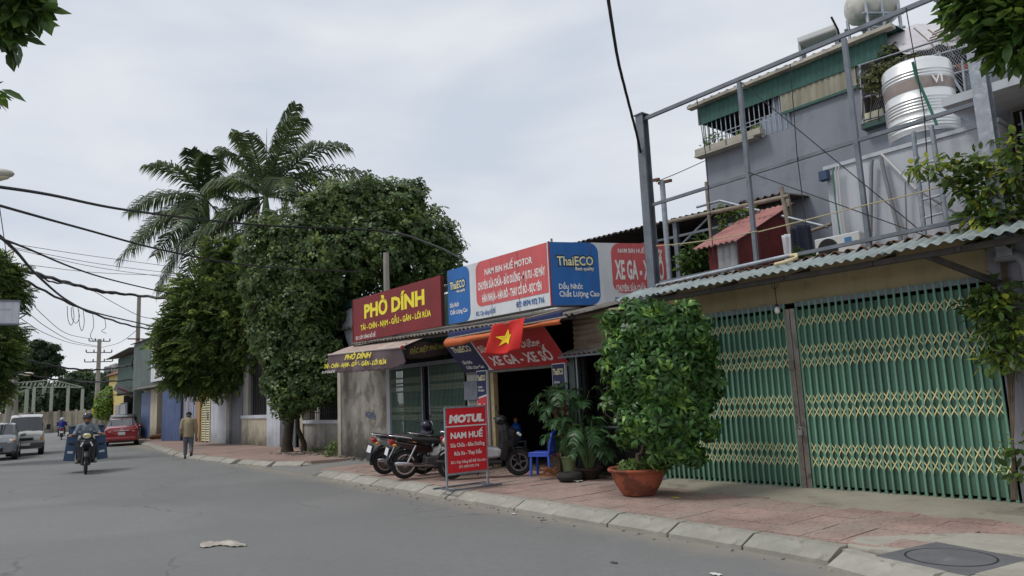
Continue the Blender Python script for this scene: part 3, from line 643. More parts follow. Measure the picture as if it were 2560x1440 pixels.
prof += [(TR, z+.12), (TR*.97, z+.16), (TR*.8, z+.21), (TR*.3, z+.27), (0, z+.28)]
TH = z+.28; print('tank h', TH)
M_INOX = mat('polished stainless', S(228, 229, 228), .36, metal=.7, var=.05, scale=2)
TB = tb.z+.02
part('shell', M_INOX, tk, lambda b: b.lathe(prof, 48, (tb.x, tb.y, TB)), smooth=50)
part('label_band', mat('brown tank label', S(150, 136, 130), .35, metal=.5, var=.25, scale=3), tk, lambda b: b.lathe([(TR+.004, .68), (TR+.004, .86)], 48, (tb.x, tb.y, TB)), smooth=60)
part('stand', M_PAINTST, tk, lambda b: b.lathe([(TR*.9, 0), (TR*.97, 0), (TR*.97, TB-5.13), (TR*.9, TB-5.13), (TR*.9, 0)], 32, (tb.x, tb.y, 5.12)), smooth=50)
tdir = Vector((-tb.x, -tb.y, 0)).normalized(); tu = Vector((-tdir.y, tdir.x, 0))
lettering('VI', mat('white lettering', S(228, 228, 226), .6, var=0), tk, Vector((tb.x, tb.y, TB))+tdir*(TR*.86), tu, (0, 0, 1), .2, .34, .72, .13, lift=.06)
part('green_hose', mat('green hose', S(40, 104, 84), .5, var=.1), tk, lambda b: b.tube([PY(2282, 155, 11.55), PY(2290, 190, 11.6), PY(2325, 270, 11.6), PY(2342, 312, 11.6)], .022, 8), smooth=60)
# flat roof slab and windows at the far right behind the tall post
rb = thing('side_house', 'grey neighbour house with barred window behind the tall galvanised post', 'house', (-2.2, 11.0, .1))
part('wall', mat('pale brown brick wash', S(150, 140, 132), .9, var=.2, scale=4), rb, lambda b: b.box(-2.95, 3, 11.6, 14, .1, 5.3))
part('roof_slab', M_LGREY, rb, lambda b: b.box(-3.45, 3, 10.6, 14, 5.3, 5.42))
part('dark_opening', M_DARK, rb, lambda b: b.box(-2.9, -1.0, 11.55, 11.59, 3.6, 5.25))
for k in range(8): part('window_bar', M_GALV, rb, lambda b: b.box(-2.85, -1.2, 11.50, 11.52, 3.7+.19*k, 3.72+.19*k))
for k in range(5): part('window_bar', M_GALV, rb, lambda b: b.box(-2.8+.36*k, -2.78+.36*k, 11.46, 11.48, 3.6, 5.2))
# ------------------------------------------------------------------ tall blue grey house
M_BGREY = mat('blue grey render', S(134, 139, 149), .92, var=.08, scale=.9, bump=.3, bscale=50, spots=.45, pcol=S(104, 108, 116), pscale=.8, pthr=.55, streak=.4, scol=S(104, 107, 115), sscale=(1.6, 1.6, .2))
M_GRNTIN = mat('dark green corrugated tin', S(52, 92, 84), .6, var=.18, scale=3, streak=.25)
M_GLAZE = mat('yellowed plastic sheet', S(146, 143, 126), .5, var=.2, scale=3, streak=.7, scol=S(118, 110, 88), sscale=(9, 9, .3))
TY = 13.5
th = thing('tall_house', 'tall blue grey rendered house with green tin eaves and a barred balcony', 'house', (-6.5, TY, 0))
def tp(px, py, y=TY): return PY(px, py, y)
xl = tp(1762, 392).x; sill = 6.86; xr = tp(1982, 320).x; xg = tp(2150, 200).x
print('tall', xl, xr, xg, tp(1755, 352).z, tp(1955, 262), tp(1960, 290), tp(2150, 235))
part('wall', M_BGREY, th, lambda b: b.box(xl, -2.5, TY, 19, .0, sill))
part('upper_wall', M_BGREY, th, lambda b: b.box(xr, xg+.0, TY+.003, 19, sill, 8.0))
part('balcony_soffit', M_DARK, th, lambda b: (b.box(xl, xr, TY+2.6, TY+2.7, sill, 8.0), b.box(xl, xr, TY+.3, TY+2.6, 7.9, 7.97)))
part('green_fascia', M_GRNTIN, th, lambda b: b.corr((xl-.05, TY-.06, 7.58), (xg+.6, TY-.06, 7.58), (xl-.05, TY-.06, 8.0), .12, .010), smooth=80, solid=.004)
part('end_fascia', M_GRNTIN, th, lambda b: b.corr((xl-.05, TY+2.6, 7.64), (xl-.05, TY-.05, 7.64), (xl-.05, TY+2.6, 8.0), .12, .015), smooth=80, solid=.004)
part('plastic_screen', M_GLAZE, th, lambda b: b.corr((tp(1955, 270).x, TY-.035, 7.20), (xg-.05, TY-.035, 7.22), (tp(1955, 270).x, TY-.035, 7.68), .12, .008), smooth=80, solid=.004)
part('green_trim', M_GRNTIN, th, lambda b: b.box(tp(1955, 270).x, xg-.05, TY-.06, TY-.03, 7.15, 7.205))
part('roof_edge', mat('cream roof edge', S(176, 170, 156), .8, var=.2, scale=2, spots=.5, pcol=S(108, 104, 98), pscale=1.2, pthr=.5), th, lambda b: b.box(xl-.22, xg+.75, TY-.22, TY-.03, 8.0, 8.07))
part('roof', M_GRNTIN, th, lambda b: b.corr((xl-.2, TY-.2, 8.075), (xg+.75, TY-.2, 8.075), (xl-.2, 18.5, 8.45), .2, .02), smooth=80, solid=.005)
part('flower_ledge', mat('cement ledge', S(168, 164, 152), .9, var=.15, scale=3), th, lambda b: b.box(xl-.1, tp(1900, 340).x, TY-.26, TY-.003, sill-.06, sill-.02))
for k in range(4):
    x0 = xl-.08+k*.42
    tr_ = part('planter', MATS['cement ledge'], th, lambda b: b.box(x0, x0+.39, TY-.26, TY-.06, sill-.02, sill+.12), bevel=.01)
i = 0; xx = xl+.03
while xx < xr:
    part('bar', M_GALV, th, lambda b: b.box(xx-.009, xx+.009, TY-.012, TY+.006, sill, 7.64)); xx += .118
for zz in (7.16, 7.25): part('bar', M_GALV, th, lambda b: b.box(xl, xr, TY-.02, TY-.013, zz, zz+.016))
for k in range(16): part('bar', M_GALV, th, lambda b: b.box(xl-.012, xl+.006, TY+.16*k+.1, TY+.16*k+.118, sill, 7.64))
cu0, cu1 = tp(1893, 300).x, tp(1968, 290).x
part('curtain', mat('pale blue curtain', S(182, 190, 204), .9, var=.08), th, lambda b: b.grid(40, 8, lambda u, v: (cu0+.05*(1-v)+(cu1-cu0)*(u if v < .6 else u*(1-(v-.6)*.0)), TY+.12+.03*math.sin(u*38), sill+.0+(.80 if u > .45 else .42+.1*u)*v)), smooth=80, solid=.006)
# balcony garden cage to the right of the green fascia
cg = thing('balcony_garden', 'caged rooftop garden with trellis, pots and wire mesh beside the steel tank', 'balcony', (-4.8, 13.4, 6.2))
GYc = 13.3
def cp(px, py, y=GYc): return PY(px, py, y)
part('back_wall', M_DARK, cg, lambda b: b.box(xg, -3.0, 14.6, 14.7, 5.9, 8.0)); part('recess_shade', M_DARK, cg, lambda b: b.box(xg+.05, -4.0, 13.44, 13.47, cp(2170, 305).z, 6.9))  # back wall and flat panel coloured dark in place of real recess shade
part('floor_slab', mat('green slab edge', S(66, 88, 82), .8), cg, lambda b: b.box(xg, -2.6, 13.3, 14.6, cp(2170, 305).z-.1, cp(2170, 305).z))
for (a, b_) in (((2150, 165), (2158, 310)), ((2265, 130), (2278, 300)), ((2405, 150), (2420, 290)), ((2345, 130), (2420, 255))):
    part('post', M_GALV, cg, lambda b: b.tube([cp(*a), cp(*b_)], .022, 8), smooth=60)
for (a, b_) in (((2145, 165), (2440, 70)), ((2150, 190), (2440, 110)), ((2155, 245), (2440, 170)), ((2160, 300), (2440, 230))):
    part('rail', M_GALV, cg, lambda b: b.tube([cp(*a), cp(*b_)], .02, 6), smooth=60)
mesh_b = MB()
A0, A1, B0 = cp(2152, 180), cp(2445, 90), cp(2160, 302)
dz_ = A0.z-B0.z; nW = 46
for k in range(nW):
    for s in (1, -1):
        x0 = A0.x+(A1.x-A0.x)*k/nW; x1 = x0+s*dz_*.55
        if x1 > -3.0 or x1 < A0.x: continue
        mesh_b.beam((x0, GYc-.01*s, A0.z), (x1, GYc-.01*s, B0.z), .004, .004)
mesh_b.build('wire_mesh', M_GALV, cg)
for k in range(7):
    part('trellis_cane', M_BAMB, cg, lambda b: b.tube([cp(2300+6*k, 128-8*k, 13.6), cp(2455, 95-12*k, 13.6)], .014, 5))
for k in range(5):
    part('trellis_cane', M_BAMB, cg, lambda b: b.tube([cp(2285+35*k, 70+4*k, 13.5), cp(2330+35*k, 110-6*k, 13.45), cp(2350+35*k, 150-8*k, 13.4)], .012, 5))
for k, (px_, py_, w_, h_, c_) in enumerate(((2200, 235, .2, .16, S(214, 208, 196)), (2226, 225, .17, .2, S(98, 132, 168)), (2168, 222, .16, .15, S(150, 146, 138)), (2182, 250, .12, .12, S(166, 160, 110)), (2190, 290, .34, .17, S(206, 200, 172)), (2232, 288, .3, .12, S(84, 128, 148)), (2375, 180, .2, .16, S(190, 186, 172)), (2408, 172, .18, .16, S(168, 96, 76)), (2335, 190, .18, .15, S(150, 144, 130)))):
    p = cp(px_, py_, 13.5); lab = ['white speckled pot on the caged garden shelf', 'blue and white pot beside the steel tank', 'grey bowl pot at the left end of the caged shelf', 'small yellowish pot hanging below the white one', 'long cream planter box at the bottom of the cage', 'long teal planter box at the bottom of the cage', 'cream pot on the trellis shelf above the tank', 'terracotta pot on the shelf near the tall post', 'grey pot above the steel tank'][k]
    tag(MB().lathe([(w_*.34, 0), (w_*.5, h_*.8), (w_*.53, h_*.82), (w_*.53, h_), (w_*.46, h_), (w_*.44, h_*.85), (0, h_*.85)], 14, (p.x, p.y, p.z-h_/2)).build('flower_pot', mat('pot%d' % k, c_, .7, var=.15), smooth=40) if w_ < .3 else MB().box(p.x-w_/2, p.x+w_/2, p.y-.08, p.y+.08, p.z-h_/2, p.z+h_/2).build('planter_box', mat('pot%d' % k, c_, .7, var=.15), bevel=.01), lab, 'flower pot')
# crumpled clear sheet over the trellis
s0, s1, s2, s3 = cp(2195, 110, 13.6), cp(2395, 40, 14.6), cp(2400, 110, 13.5), cp(2270, 130, 13.3)
def shf(u, v):
    p = (s0*(1-u)+s1*u)*(1-v)+(s3*(1-u)+s2*u)*v; q = math.sin(u*17+v*4)*.03+math.sin(u*7-v*9)*.05
    return p+Vector((0, q, q+.12*math.sin(u*3.14)*(1-v)))
tag(MB().grid(40, 24, shf).build('plastic_sheet', mat('crumpled white plastic', S(196, 192, 196), .4, var=.12, scale=5), smooth=120, solid=.003), 'crumpled white plastic sheet spread over the rooftop trellis', 'plastic sheet')
# solar heater tank on its stand
ht = thing('solar_heater_tank', 'white horizontal solar heater tank on a steel stand at the roof edge', 'water tank', (-6.2, 15.0, 8.2))
h0, h1 = PD(2142, 28, 17.2), PD(2215, 8, 17.6)
h0.z = h1.z = (h0.z+h1.z)/2; hd = (h1-h0).normalized(); R_ = hd.to_track_quat('Z', 'Y').to_matrix(); hl = (h1-h0).length
TRr = .36
part('shell', mat('dirty white enamel', S(196, 194, 186), .45, var=.12, streak=.5, scol=S(90, 88, 82), sscale=(3, 3, 3)), ht, lambda b: b.lathe([(0, -.16), (TRr*.7, -.12), (TRr, 0), (TRr, hl), (TRr*.7, hl+.12), (0, hl+.16)], 28, h0, R_), smooth=50)
part('end_cap', M_DARK, ht, lambda b: b.lathe([(TRr*.38, hl+.135), (TRr*.44, hl+.13), (TRr*.44, hl+.15), (TRr*.38, hl+.15), (TRr*.38, hl+.135)], 24, h0, R_))
for t in (-.02, .5, 1.02):
    for s in (-1, 1):
        p = h0+hd*hl*t+Vector((-hd.y, hd.x, 0))*s*.34
        part('leg', M_GALV, ht, lambda b: b.beam((p.x, p.y, p.z-.1), (p.x, p.y, 8.1), .05, .05))
for s in (-1, 1):
    q = Vector((-hd.y, hd.x, 0))*s*.34
    for z_ in (.32, .62, .95): part('stand_rail', M_GALV, ht, lambda b: b.beam(h0+q-hd*.1-Vector((0, 0, z_)), h1+q+hd*.1-Vector((0, 0, z_)), .04, .04))
    part('brace', M_GALV, ht, lambda b: b.beam(h0+q-Vector((0, 0, .95)), h1+q-Vector((0, 0, .35)), .04, .04))
# low white collector casing on the roof left of the tank
sb = thing('solar_collector', 'low white solar collector box lying on the green roof edge', 'solar collector', (-7, 14.5, 8.1))
q0, q1 = PD(2005, 148, 16.3), PD(2100, 112, 16.2)
part('case', M_ACW, sb, lambda b: b.beam((q0.x, q0.y, 8.42), (q1.x, q1.y, 8.46), .5, .14), bevel=.03)
part('pipe', M_WIRE, sb, lambda b: b.tube([PD(2100, 105, 16), PD(2095, 75, 16), PD(2078, 42, 16)], .02, 6), smooth=60)
for q_ in (q0, q1-Vector((.05, 0, 0))): part('support', M_GALV, sb, lambda b: b.box(q_.x, q_.x+.05, q_.y-.1, q_.y+.1, 8.05, 8.4))
# ================================================================== REPAIR SHOP AND NOODLE SHOP
XU, ZU, YU = Vector((1, 0, 0)), Vector((0, 0, 1)), Vector((0, 1, 0))
M_GREYFIB = mat('grey fibre cement sheet', S(128, 122, 116), .95, var=.25, scale=4, spots=.5, pcol=S(78, 72, 66), pscale=3, pthr=.52)
M_WALLW = mat('dirty white wall', S(176, 178, 170), .9, var=.1, scale=2, streak=.45, scol=S(110, 106, 96), base_dirt=.7)
M_STAINW = mat('stained cement wall', S(146, 141, 132), .95, var=.3, scale=1.6, bump=.5, bscale=25, streak=.85, scol=S(58, 53, 49), sscale=(.9, .9, .22), spots=.7, pcol=S(92, 86, 80), pscale=1.3, pthr=.5, base_dirt=.85, dcol=S(44, 42, 36))
M_BLACK = mat('black and inner shade', S(22, 21, 20), .95, var=.3)  # near-black colour stands in for shade in rooms and openings; also black parts
rs = thing('repair_shop', 'open fronted motorbike repair shop with dark interior under grey corrugated eaves', 'shop', (-11.6, FY, .15))
part('side_wall', M_WALLW, rs, lambda b: b.box(-13.75, -12.85, FY, FY+.15, .1, 2.9))
part('pillar', mat('grey green post', S(92, 102, 100), .8, var=.2, scale=5, streak=.3), rs, lambda b: b.box(-10.30, -10.14, FY-.02, FY+.15, .1, 2.5))
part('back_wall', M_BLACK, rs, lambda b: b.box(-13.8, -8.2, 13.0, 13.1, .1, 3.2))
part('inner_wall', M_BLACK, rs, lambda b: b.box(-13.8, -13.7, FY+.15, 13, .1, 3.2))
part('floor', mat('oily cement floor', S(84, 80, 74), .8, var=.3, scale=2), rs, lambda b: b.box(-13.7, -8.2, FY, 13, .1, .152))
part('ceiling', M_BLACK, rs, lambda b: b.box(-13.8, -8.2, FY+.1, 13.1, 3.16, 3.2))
part('door_frame', mat('ochre timber', S(168, 150, 112), .8, var=.2, scale=6), rs, lambda b: b.box(-12.83, -12.72, FY-.02, FY+.1, .15, 2.26))
part('head_beam', mat('grey beam', S(110, 108, 104), .85, var=.2), rs, lambda b: b.box(-13.75, -10.2, FY-.03, FY+.12, 2.2, 2.27))
part('meter_box', M_PAINTST, rs, lambda b: b.box(-13.72, -13.2, FY-.12, FY-.002, 1.62, 2.05), bevel=.01)
for i in range(9):
    x0 = -17.9+i*.965; zz = 3.25-.02*i; part('roof_sheet', M_GREYFIB, rs, lambda b: b.corr((x0, 8.98, zz+.004*(i % 2)), (x0+1.0, 8.98, zz-.02+.004*(i % 2)), (x0, 10.9, zz+.42+.004*(i % 2)), .15, .024, 8), smooth=80, solid=.007)
part('eave_batten', MATS['dark timber'], rs, lambda b: b.beam((-17.9, 9.1, 3.19), (-9.3, 9.1, 3.03), .05, .07))
# corrugated panel and mesh bay between shop and gate house
part('ribbed_panel', mat('rust streaked ribbed sheet', S(150, 138, 118), .8, var=.25, scale=3, streak=.7, scol=S(98, 76, 58), sscale=(.35, 5, 7)), rs, lambda b: b.corr((-10.15, FY+.02, 2.45), (-10.15, FY+.02, 3.2), (-8.2, FY+.02, 2.45), .105, .014, 8), smooth=80, solid=.004)
part('small_eave', M_GREYFIB, rs, lambda b: b.corr((-10.2, 9.5, 2.40), (-8.2, 9.5, 2.40), (-10.2, 9.86, 2.50), .13, .018, 8), smooth=80, solid=.005)
part('eave_rail', M_PAINTST, rs, lambda b: b.box(-10.25, -8.2, 9.52, 9.56, 2.34, 2.38))
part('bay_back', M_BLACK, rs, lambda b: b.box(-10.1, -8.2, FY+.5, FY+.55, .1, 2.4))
mb_ = MB()
for k in range(24):
    for s in (1, -1):
        x0 = -10.1+k*.085; x1 = x0+s*.5
        if -10.12 < x1 < -8.2: mb_.beam((x0, FY+.03*s*.2+.1, .2), (x1, FY+.03*s*.2+.1, 1.0), .006, .006)
mb_.build('mesh_panel', mat('black mesh', S(40, 40, 40), .8), rs)
part('bay_frame', M_PAINTST, rs, lambda b: (b.box(-10.12, -8.2, FY+.08, FY+.11, 1.0, 1.04)))
part('bay_post', M_BLACK, rs, lambda b: b.box(-9.98, -9.9, FY+.02, FY+.1, .15, 2.35))
part('bay_post', M_GALV, rs, lambda b: b.box(-10.09, -10.06, FY-.02, FY+.01, .9, 2.4))
# clutter inside the shop
sf = thing('tool_shelf', 'dark shelf of parts along the back of the repair shop', 'shelf', (-11.6, 12.6, .15))
for k in range(4): part('board', mat('dark shelf board', S(60, 54, 48), .8), sf, lambda b: b.box(-13.2, -9.8, 12.5, 12.95, .55+.5*k, .58+.5*k))
for xx in (-13.2, -11.5, -9.8): part('upright', M_PAINTST, sf, lambda b: b.box(xx-.02, xx+.02, 12.5, 12.54, .15, 2.3))
for k in range(16):
    xx = -13.0+k*.2; zz = .58+.5*(k % 3); c_ = [S(70, 90, 130), S(150, 60, 50), S(150, 150, 145), S(60, 62, 66)][k % 4]
    tag(MB().lathe([(.05, 0), (.055, .01), (.055, .13), (.02, .17), (.02, .19)], 10, (xx, 12.6, zz)).build('oil_bottle', mat('bottle%d' % (k % 4), c_, .5), smooth=40), 'small oil bottle standing on the dark repair shop shelf', 'bottle', 'oil bottles in the repair shop')
wb = thing('water_bottle', 'blue water cooler bottle with a brown cap inside the repair shop', 'water bottle', tuple(PY(1291, 1105, 10.5)))
wbp = PY(1291, 1102, 10.5)
M_BLUEB = mat('blue translucent plastic', S(42, 92, 170), .2, var=.1, trans=.25)
part('bottle', M_BLUEB, wb, lambda b: b.lathe([(.10, 0), (.13, .02), (.135, .08), (.125, .1), (.135, .12), (.135, .2), (.125, .22), (.135, .24), (.13, .32), (.06, .38), (.035, .4), (.035, .43)], 20, wbp), smooth=40)
part('cap', mat('brown cap', S(150, 96, 62), .6), wb, lambda b: b.lathe([(.037, .42), (.04, .43), (.04, .5), (0, .5)], 14, wbp), smooth=40)
part('stand', M_PAINTST, wb, lambda b: (b.box(wbp.x-.16, wbp.x+.16, 10.34, 10.66, wbp.z-.03, wbp.z-.002), [b.box(wbp.x+sx*.14-.015, wbp.x+sx*.14+.015, 10.5+sy*.14-.015, 10.5+sy*.14+.015, .152, wbp.z-.03) for sx in (-1, 1) for sy in (-1, 1)]))
# ------------------------------------------------------------------ corner light box sign
M_SBLUE = mat('sign blue vinyl', S(34, 102, 172), .45, var=.1, scale=1.5, streak=.3, scol=S(30, 78, 130), bump=.3, bscale=2.5)
M_SWHITE = mat('sign white vinyl', S(212, 215, 218), .5, var=.07, scale=1.5, streak=.3, scol=S(164, 162, 156), bump=.3, bscale=2.5)
M_SRED = mat('sign red vinyl', S(204, 94, 96), .5, var=.1, scale=1.5, streak=.35, scol=S(160, 66, 70), bump=.3, bscale=2.5)
M_TXTW = mat('white vinyl letters', S(236, 232, 228), .5, var=0)
M_TXTB = mat('blue vinyl letters', S(40, 100, 160), .5, var=0)
M_TXTC = mat('cream outlined letters', S(226, 220, 178), .5, var=0)
M_TXTK = mat('dark outline vinyl', S(40, 44, 58), .6, var=0)
SG = thing('corner_light_box', 'two faced blue, white and red light box sign at the repair shop corner', 'sign', (-11.5, 9.5, 3.3))
SY, Sz0, Sz1 = 9.2, 3.335, 4.565
sx0, sx1 = -13.45, -10.0; ex, ey = -9.02, 11.5
part('case', mat('sign case aluminium', S(190, 192, 194), .5, metal=.3, var=.1), SG, lambda b: b.prism([(sx0, SY), (sx1, SY), (ex, ey), (ex-.3, ey), (sx1-.25, SY+.3), (sx0, SY+.3)], (0, 0, Sz0), XU, YU, ZU, Sz1-Sz0))
part('corner_trim', mat('red trim', S(150, 60, 64), .6, var=.05), SG, lambda b: b.box(sx1-.012, sx1+.018, SY-.016, SY+.02, Sz0-.01, Sz1+.01))
def face(o, u, Lf, px_u, left):
    Hh = Sz1-Sz0; w = u.cross(ZU)
    wf = plate('white_field', M_SWHITE, SG, o, u, ZU, rrect(0, Lf, 0, Hh), .002)
    if left:
        bl_ = .245*Lf; plate('blue_field', M_SBLUE, SG, o, u, ZU, rrect(0, bl_, 0, Hh, (0, .2, .2, 0)), .008)
        plate('red_field', M_SRED, SG, o, u, ZU, rrect(.315*Lf, .985*Lf, .21*Hh, Hh, (.16, 0, 0, .2)), .008)
    else:
        plate('blue_field', M_SBLUE, SG, o, u, ZU, rrect(0, .405*Lf, 0, Hh, (0, .2, .2, 0)), .008)
        plate('red_field', M_SRED, SG, o, u, ZU, rrect(.515*Lf, Lf, .19*Hh, Hh, (.2, 0, 0, .2)), .008)
    def tx(s, a, b_, v, c, m, bold=.02, lift=.016, shear=0): lettering(s, m, wf, o, u, ZU, a*Lf, b_*Lf, v*Hh, c*Hh, bold, shear, lift)
    if left:
        tx('ThaiECO', .022, .205, .62, .15, M_TXTK, .07, .014); tx('ThaiECO', .03, .197, .628, .135, M_TXTC, .02, .018)
        tx('Best quality', .10, .205, .545, .055, M_TXTK, .07, .014); tx('Best quality', .105, .20, .55, .05, M_TXTW, .02, .018)
        tx('Dầu Nhớt', .022, .125, .30, .075, M_TXTW); tx('Chất Lượng Cao', .022, .215, .17, .075, M_TXTW)
        tx('NAM BIN HUẾ MOTOR', .41, .86, .735, .105, M_TXTW); tx('CHUYÊN: SỬA CHỮA - BẢO DƯỠNG - ĐẠI TU - XE MÁY', .335, .965, .50, .125, M_TXTW, .035)
        tx('HÀN NHỰA - HÀN BÔ - THAY CỔ BÔ - BỌC YÊN', .375, .93, .275, .125, M_TXTW, .035)
        tx('ĐC: Cây xăng bồ đề', .305, .50, .055, .075, M_TXTB); tx('ĐT: 0974 972 716', .70, .945, .07, .085, M_TXTB, .03)
    else:
        tx('ThaiECO', .05, .37, .62, .16, M_TXTK, .07, .014); tx('ThaiECO', .06, .36, .63, .14, M_TXTC, .02, .018)
        tx('Best quality', .20, .37, .545, .06, M_TXTK, .07, .014); tx('Best quality', .207, .363, .55, .055, M_TXTW, .02, .018)
        tx('Dầu Nhớt', .065, .26, .255, .08, M_TXTW); tx('Chất Lượng Cao', .065, .395, .135, .085, M_TXTW)
        tx('NAM BIN HUẾ MOTOR', .575, .95, .84, .07, M_TXTW); tx('XE GA - XE SỐ', .54, .965, .42, .29, M_TXTW, .035)
        tx('CHUYÊN: SỬA CHỮA - BẢO DƯỠNG', .54, .985, .215, .10, M_TXTW, .03); tx('ĐC: Cây xăng bồ đề', .525, .72, .05, .07, M_TXTB)
    for k in (.47, .73) if left else (.34, .69):
        plate('seam', mat('seam line', S(120, 70, 80), .7), SG, o, u, ZU, rrect(k*Lf-.004, k*Lf+.004, 0, Hh), .0125, .001)  # thin darker strip along each panel seam
face(Vector((sx0, SY, Sz0)), XU, sx1-sx0, None, True)
face(Vector((sx1, SY, Sz0)), Vector((ex-sx1, ey-SY, 0)).normalized(), math.hypot(ex-sx1, ey-SY), None, False)
part('antenna_stub', M_PAINTST, SG, lambda b: b.box(sx1-.1, sx1-.07, SY+.15, SY+.18, Sz1, Sz1+.1))
# ------------------------------------------------------------------ noodle shop sign
M_MAROON = mat('maroon vinyl', S(124, 34, 38), .5, var=.14, scale=1.5, streak=.3, scol=S(90, 30, 32), bump=.25, bscale=2.5)
M_YEL = mat('yellow vinyl letters', S(240, 224, 62), .5, var=0)
ps = thing('noodle_sign', 'maroon sign board with big yellow letters above the noodle shop', 'sign', (-15.9, 9.15, 3.3))
PSY = 9.15; px0, px1, pz0, pz1 = -18.05, -13.68, 3.325, 4.50
pan = part('panel', M_MAROON, ps, lambda b: b.box(px0, px1, PSY, PSY+.08, pz0, pz1))
for xr_ in (px0-.021, px1+.001): part('rim', mat('maroon rim', S(90, 24, 28), .6), ps, lambda b: b.box(xr_, xr_+.02, PSY-.012, PSY+.085, pz0, pz1))
part('rear_post', M_PAINTST, ps, lambda b: b.box(-16.0, -15.95, 9.24, 9.3, 3.2, 4.4))
o = Vector((px0, PSY, pz0)); fx = lambda px, py: PY(px, py, PSY).x-px0
lettering('PHỞ DÍNH', M_YEL, pan, o, XU, ZU, fx(911, 780), fx(1062, 760), .60, .34, .045)
lettering('TÁI - CHÍN - NẠM - GẦU - GÂN - LÕI RÙA', M_YEL, pan, o, XU, ZU, fx(902, 820), fx(1078, 790), .285, .135, .03)
lettering('ĐC: CÂY XĂNG BỒ ĐỀ', M_TXTW, pan, o, XU, ZU, fx(890, 847), fx(939, 842), .055, .085, .02)
# ------------------------------------------------------------------ noodle shop
ns = thing('noodle_shop', 'noodle shop with stained grey side wall and dark green folding gates', 'shop', (-17, FY, .1))
part('stained_wall', M_STAINW, ns, lambda b: b.box(-20.25, -17.5, FY, FY+.2, 0, 2.75), )
part('wall_edge', mat('cream wall edge', S(168, 164, 150), .9, var=.15, scale=3, streak=.4, base_dirt=.6), ns, lambda b: b.box(-20.45, -20.25, FY-.03, FY+.25, 0, 2.8))
part('door_jamb', mat('pale jamb', S(170, 172, 176), .8, var=.1, streak=.4), ns, lambda b: b.box(-17.5, -17.32, FY-.02, FY+.2, .05, 2.62))
part('green_cladding', M_GRNTIN, ns, lambda b: b.corr((-20.0, FY+.5, 2.5), (-13.7, FY+.5, 2.5), (-20.0, FY+.5, 4.35), .12, .015), smooth=80, solid=.004)
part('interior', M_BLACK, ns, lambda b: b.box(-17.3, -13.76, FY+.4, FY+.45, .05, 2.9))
part('gate_head', M_PAINTST, ns, lambda b: b.box(-17.32, -13.76, FY-.02, FY+.08, 2.52, 2.62))
part('threshold', M_CONC, ns, lambda b: b.box(-17.4, -13.7, FY-.12, FY+.4, .0, .15))
# graffiti stencil
lettering('NGUYỄN', mat('blue stencil', S(62, 74, 110), .9, var=.2), ns, Vector((-18.75, FY, 1.28)), Vector((1, 0, -.16)), Vector((.16, 0, 1)), 0, .62, 0, .17, .03, lift=.004)
M_DGATE = mat('dull green steel', S(92, 118, 106), .6, var=.2, scale=6, rnd=.12)
fb_me = mesh_of(MB().box(-.008, .008, -.01, .01, 0, 2.34), M_DGATE)
for nm, xa, xb, lab in (('a', -17.28, -15.72, 'left dark green folding gate leaf of the noodle shop'), ('b', -15.38, -13.9, 'right dark green folding gate leaf of the noodle shop')):
    g = thing('folding_gate', lab, 'gate', ((xa+xb)/2, FY, .15), group='noodle shop folding gates'); n = 26
    for i in range(n+1): inst('bar', fb_me, g, (xa+(xb-xa)*i/n, FY+.03, .17))
    for zz in (2.2, 1.98, 1.45, 1.25, .75, .55):
        part('lattice_row', mat('dull lattice', S(120, 132, 114), .6, var=.2), g, lambda b: [b.beam((xa+(xb-xa)*i/n, FY+.015, zz+s*.085), (xa+(xb-xa)*(i+1)/n, FY+.015, zz-s*.085), .004, .012) for i in range(n) for s in (1, -1)])
    part('edge_post', M_PAINTST, g, lambda b: b.box((xb-.03 if nm == 'a' else xa-.03), (xb+.03 if nm == 'a' else xa+.03), FY, FY+.06, .16, 2.5))
# ------------------------------------------------------------------ awning of the noodle shop
M_AWN = mat('striped awning top', S(176, 160, 150), .85, var=.3, scale=4, streak=.7, scol=S(130, 84, 72), sscale=(9, .5, 3))
M_VAL = mat('mauve brown valance', S(96, 82, 86), .85, var=.12, scale=4)
M_VALIN = mat('dark brown banner', S(54, 40, 38), .85, var=.12)
aw = thing('shop_awning', 'faded awning with mauve brown scalloped valance over the noodle shop gates', 'awning', (-16.2, 9.1, 2.9))
ax0, ax1 = -18.12, -14.30
afl, afr = Vector((ax0, 8.45, 2.985)), Vector((ax1, 8.45, 2.885)); abl, abr = Vector((ax0-.45, 9.83, 3.36)), Vector((ax1, 9.83, 3.27))
part('canopy', M_AWN, aw, lambda b: b.grid(24, 10, lambda u, v: (afl*(1-u)+afr*u)*(1-v)+(abl*(1-u)+abr*u)*v+Vector((0, 0, .05*math.sin(math.pi*v)))), smooth=90, solid=.004)
part('front_bar', mat('awning bar', S(186, 172, 166), .5, metal=.3), aw, lambda b: b.tube([afl, afr], .03, 10), smooth=60)
part('bar_cap', mat('red cap', S(168, 60, 60), .6), aw, lambda b: b.tube([afr, afr+Vector((.05, 0, 0))], .036, 10), smooth=60)
def valf(u, v):
    p = afl*(1-u)+afr*u; drop = .47+(.035*abs(math.sin(u*math.pi*17)) if v > .85 else 0); curl = max(0, u-.80)/.2
    return p+Vector((.02*math.sin(u*40)*v-.0*curl, .05*v*math.sin(u*23)+.05*math.sin(u*9)*v+curl*curl*.18*v-.06*v, -drop*v*(1-.28*curl*curl)))
val = part('valance', M_VAL, aw, lambda b: b.grid(140, 10, valf), smooth=90, solid=.003)
vo = Vector((ax0, 8.36, 2.45)); vu = (afr-afl).normalized(); vfx = lambda px, py: PY(px, py, 8.36).x-ax0
vv = vu.cross(Vector((0, -1, 0))).normalized(); vv = Vector((0, .12, 1)).normalized(); vu = Vector((vu.x, 0, vu.z)).normalized()
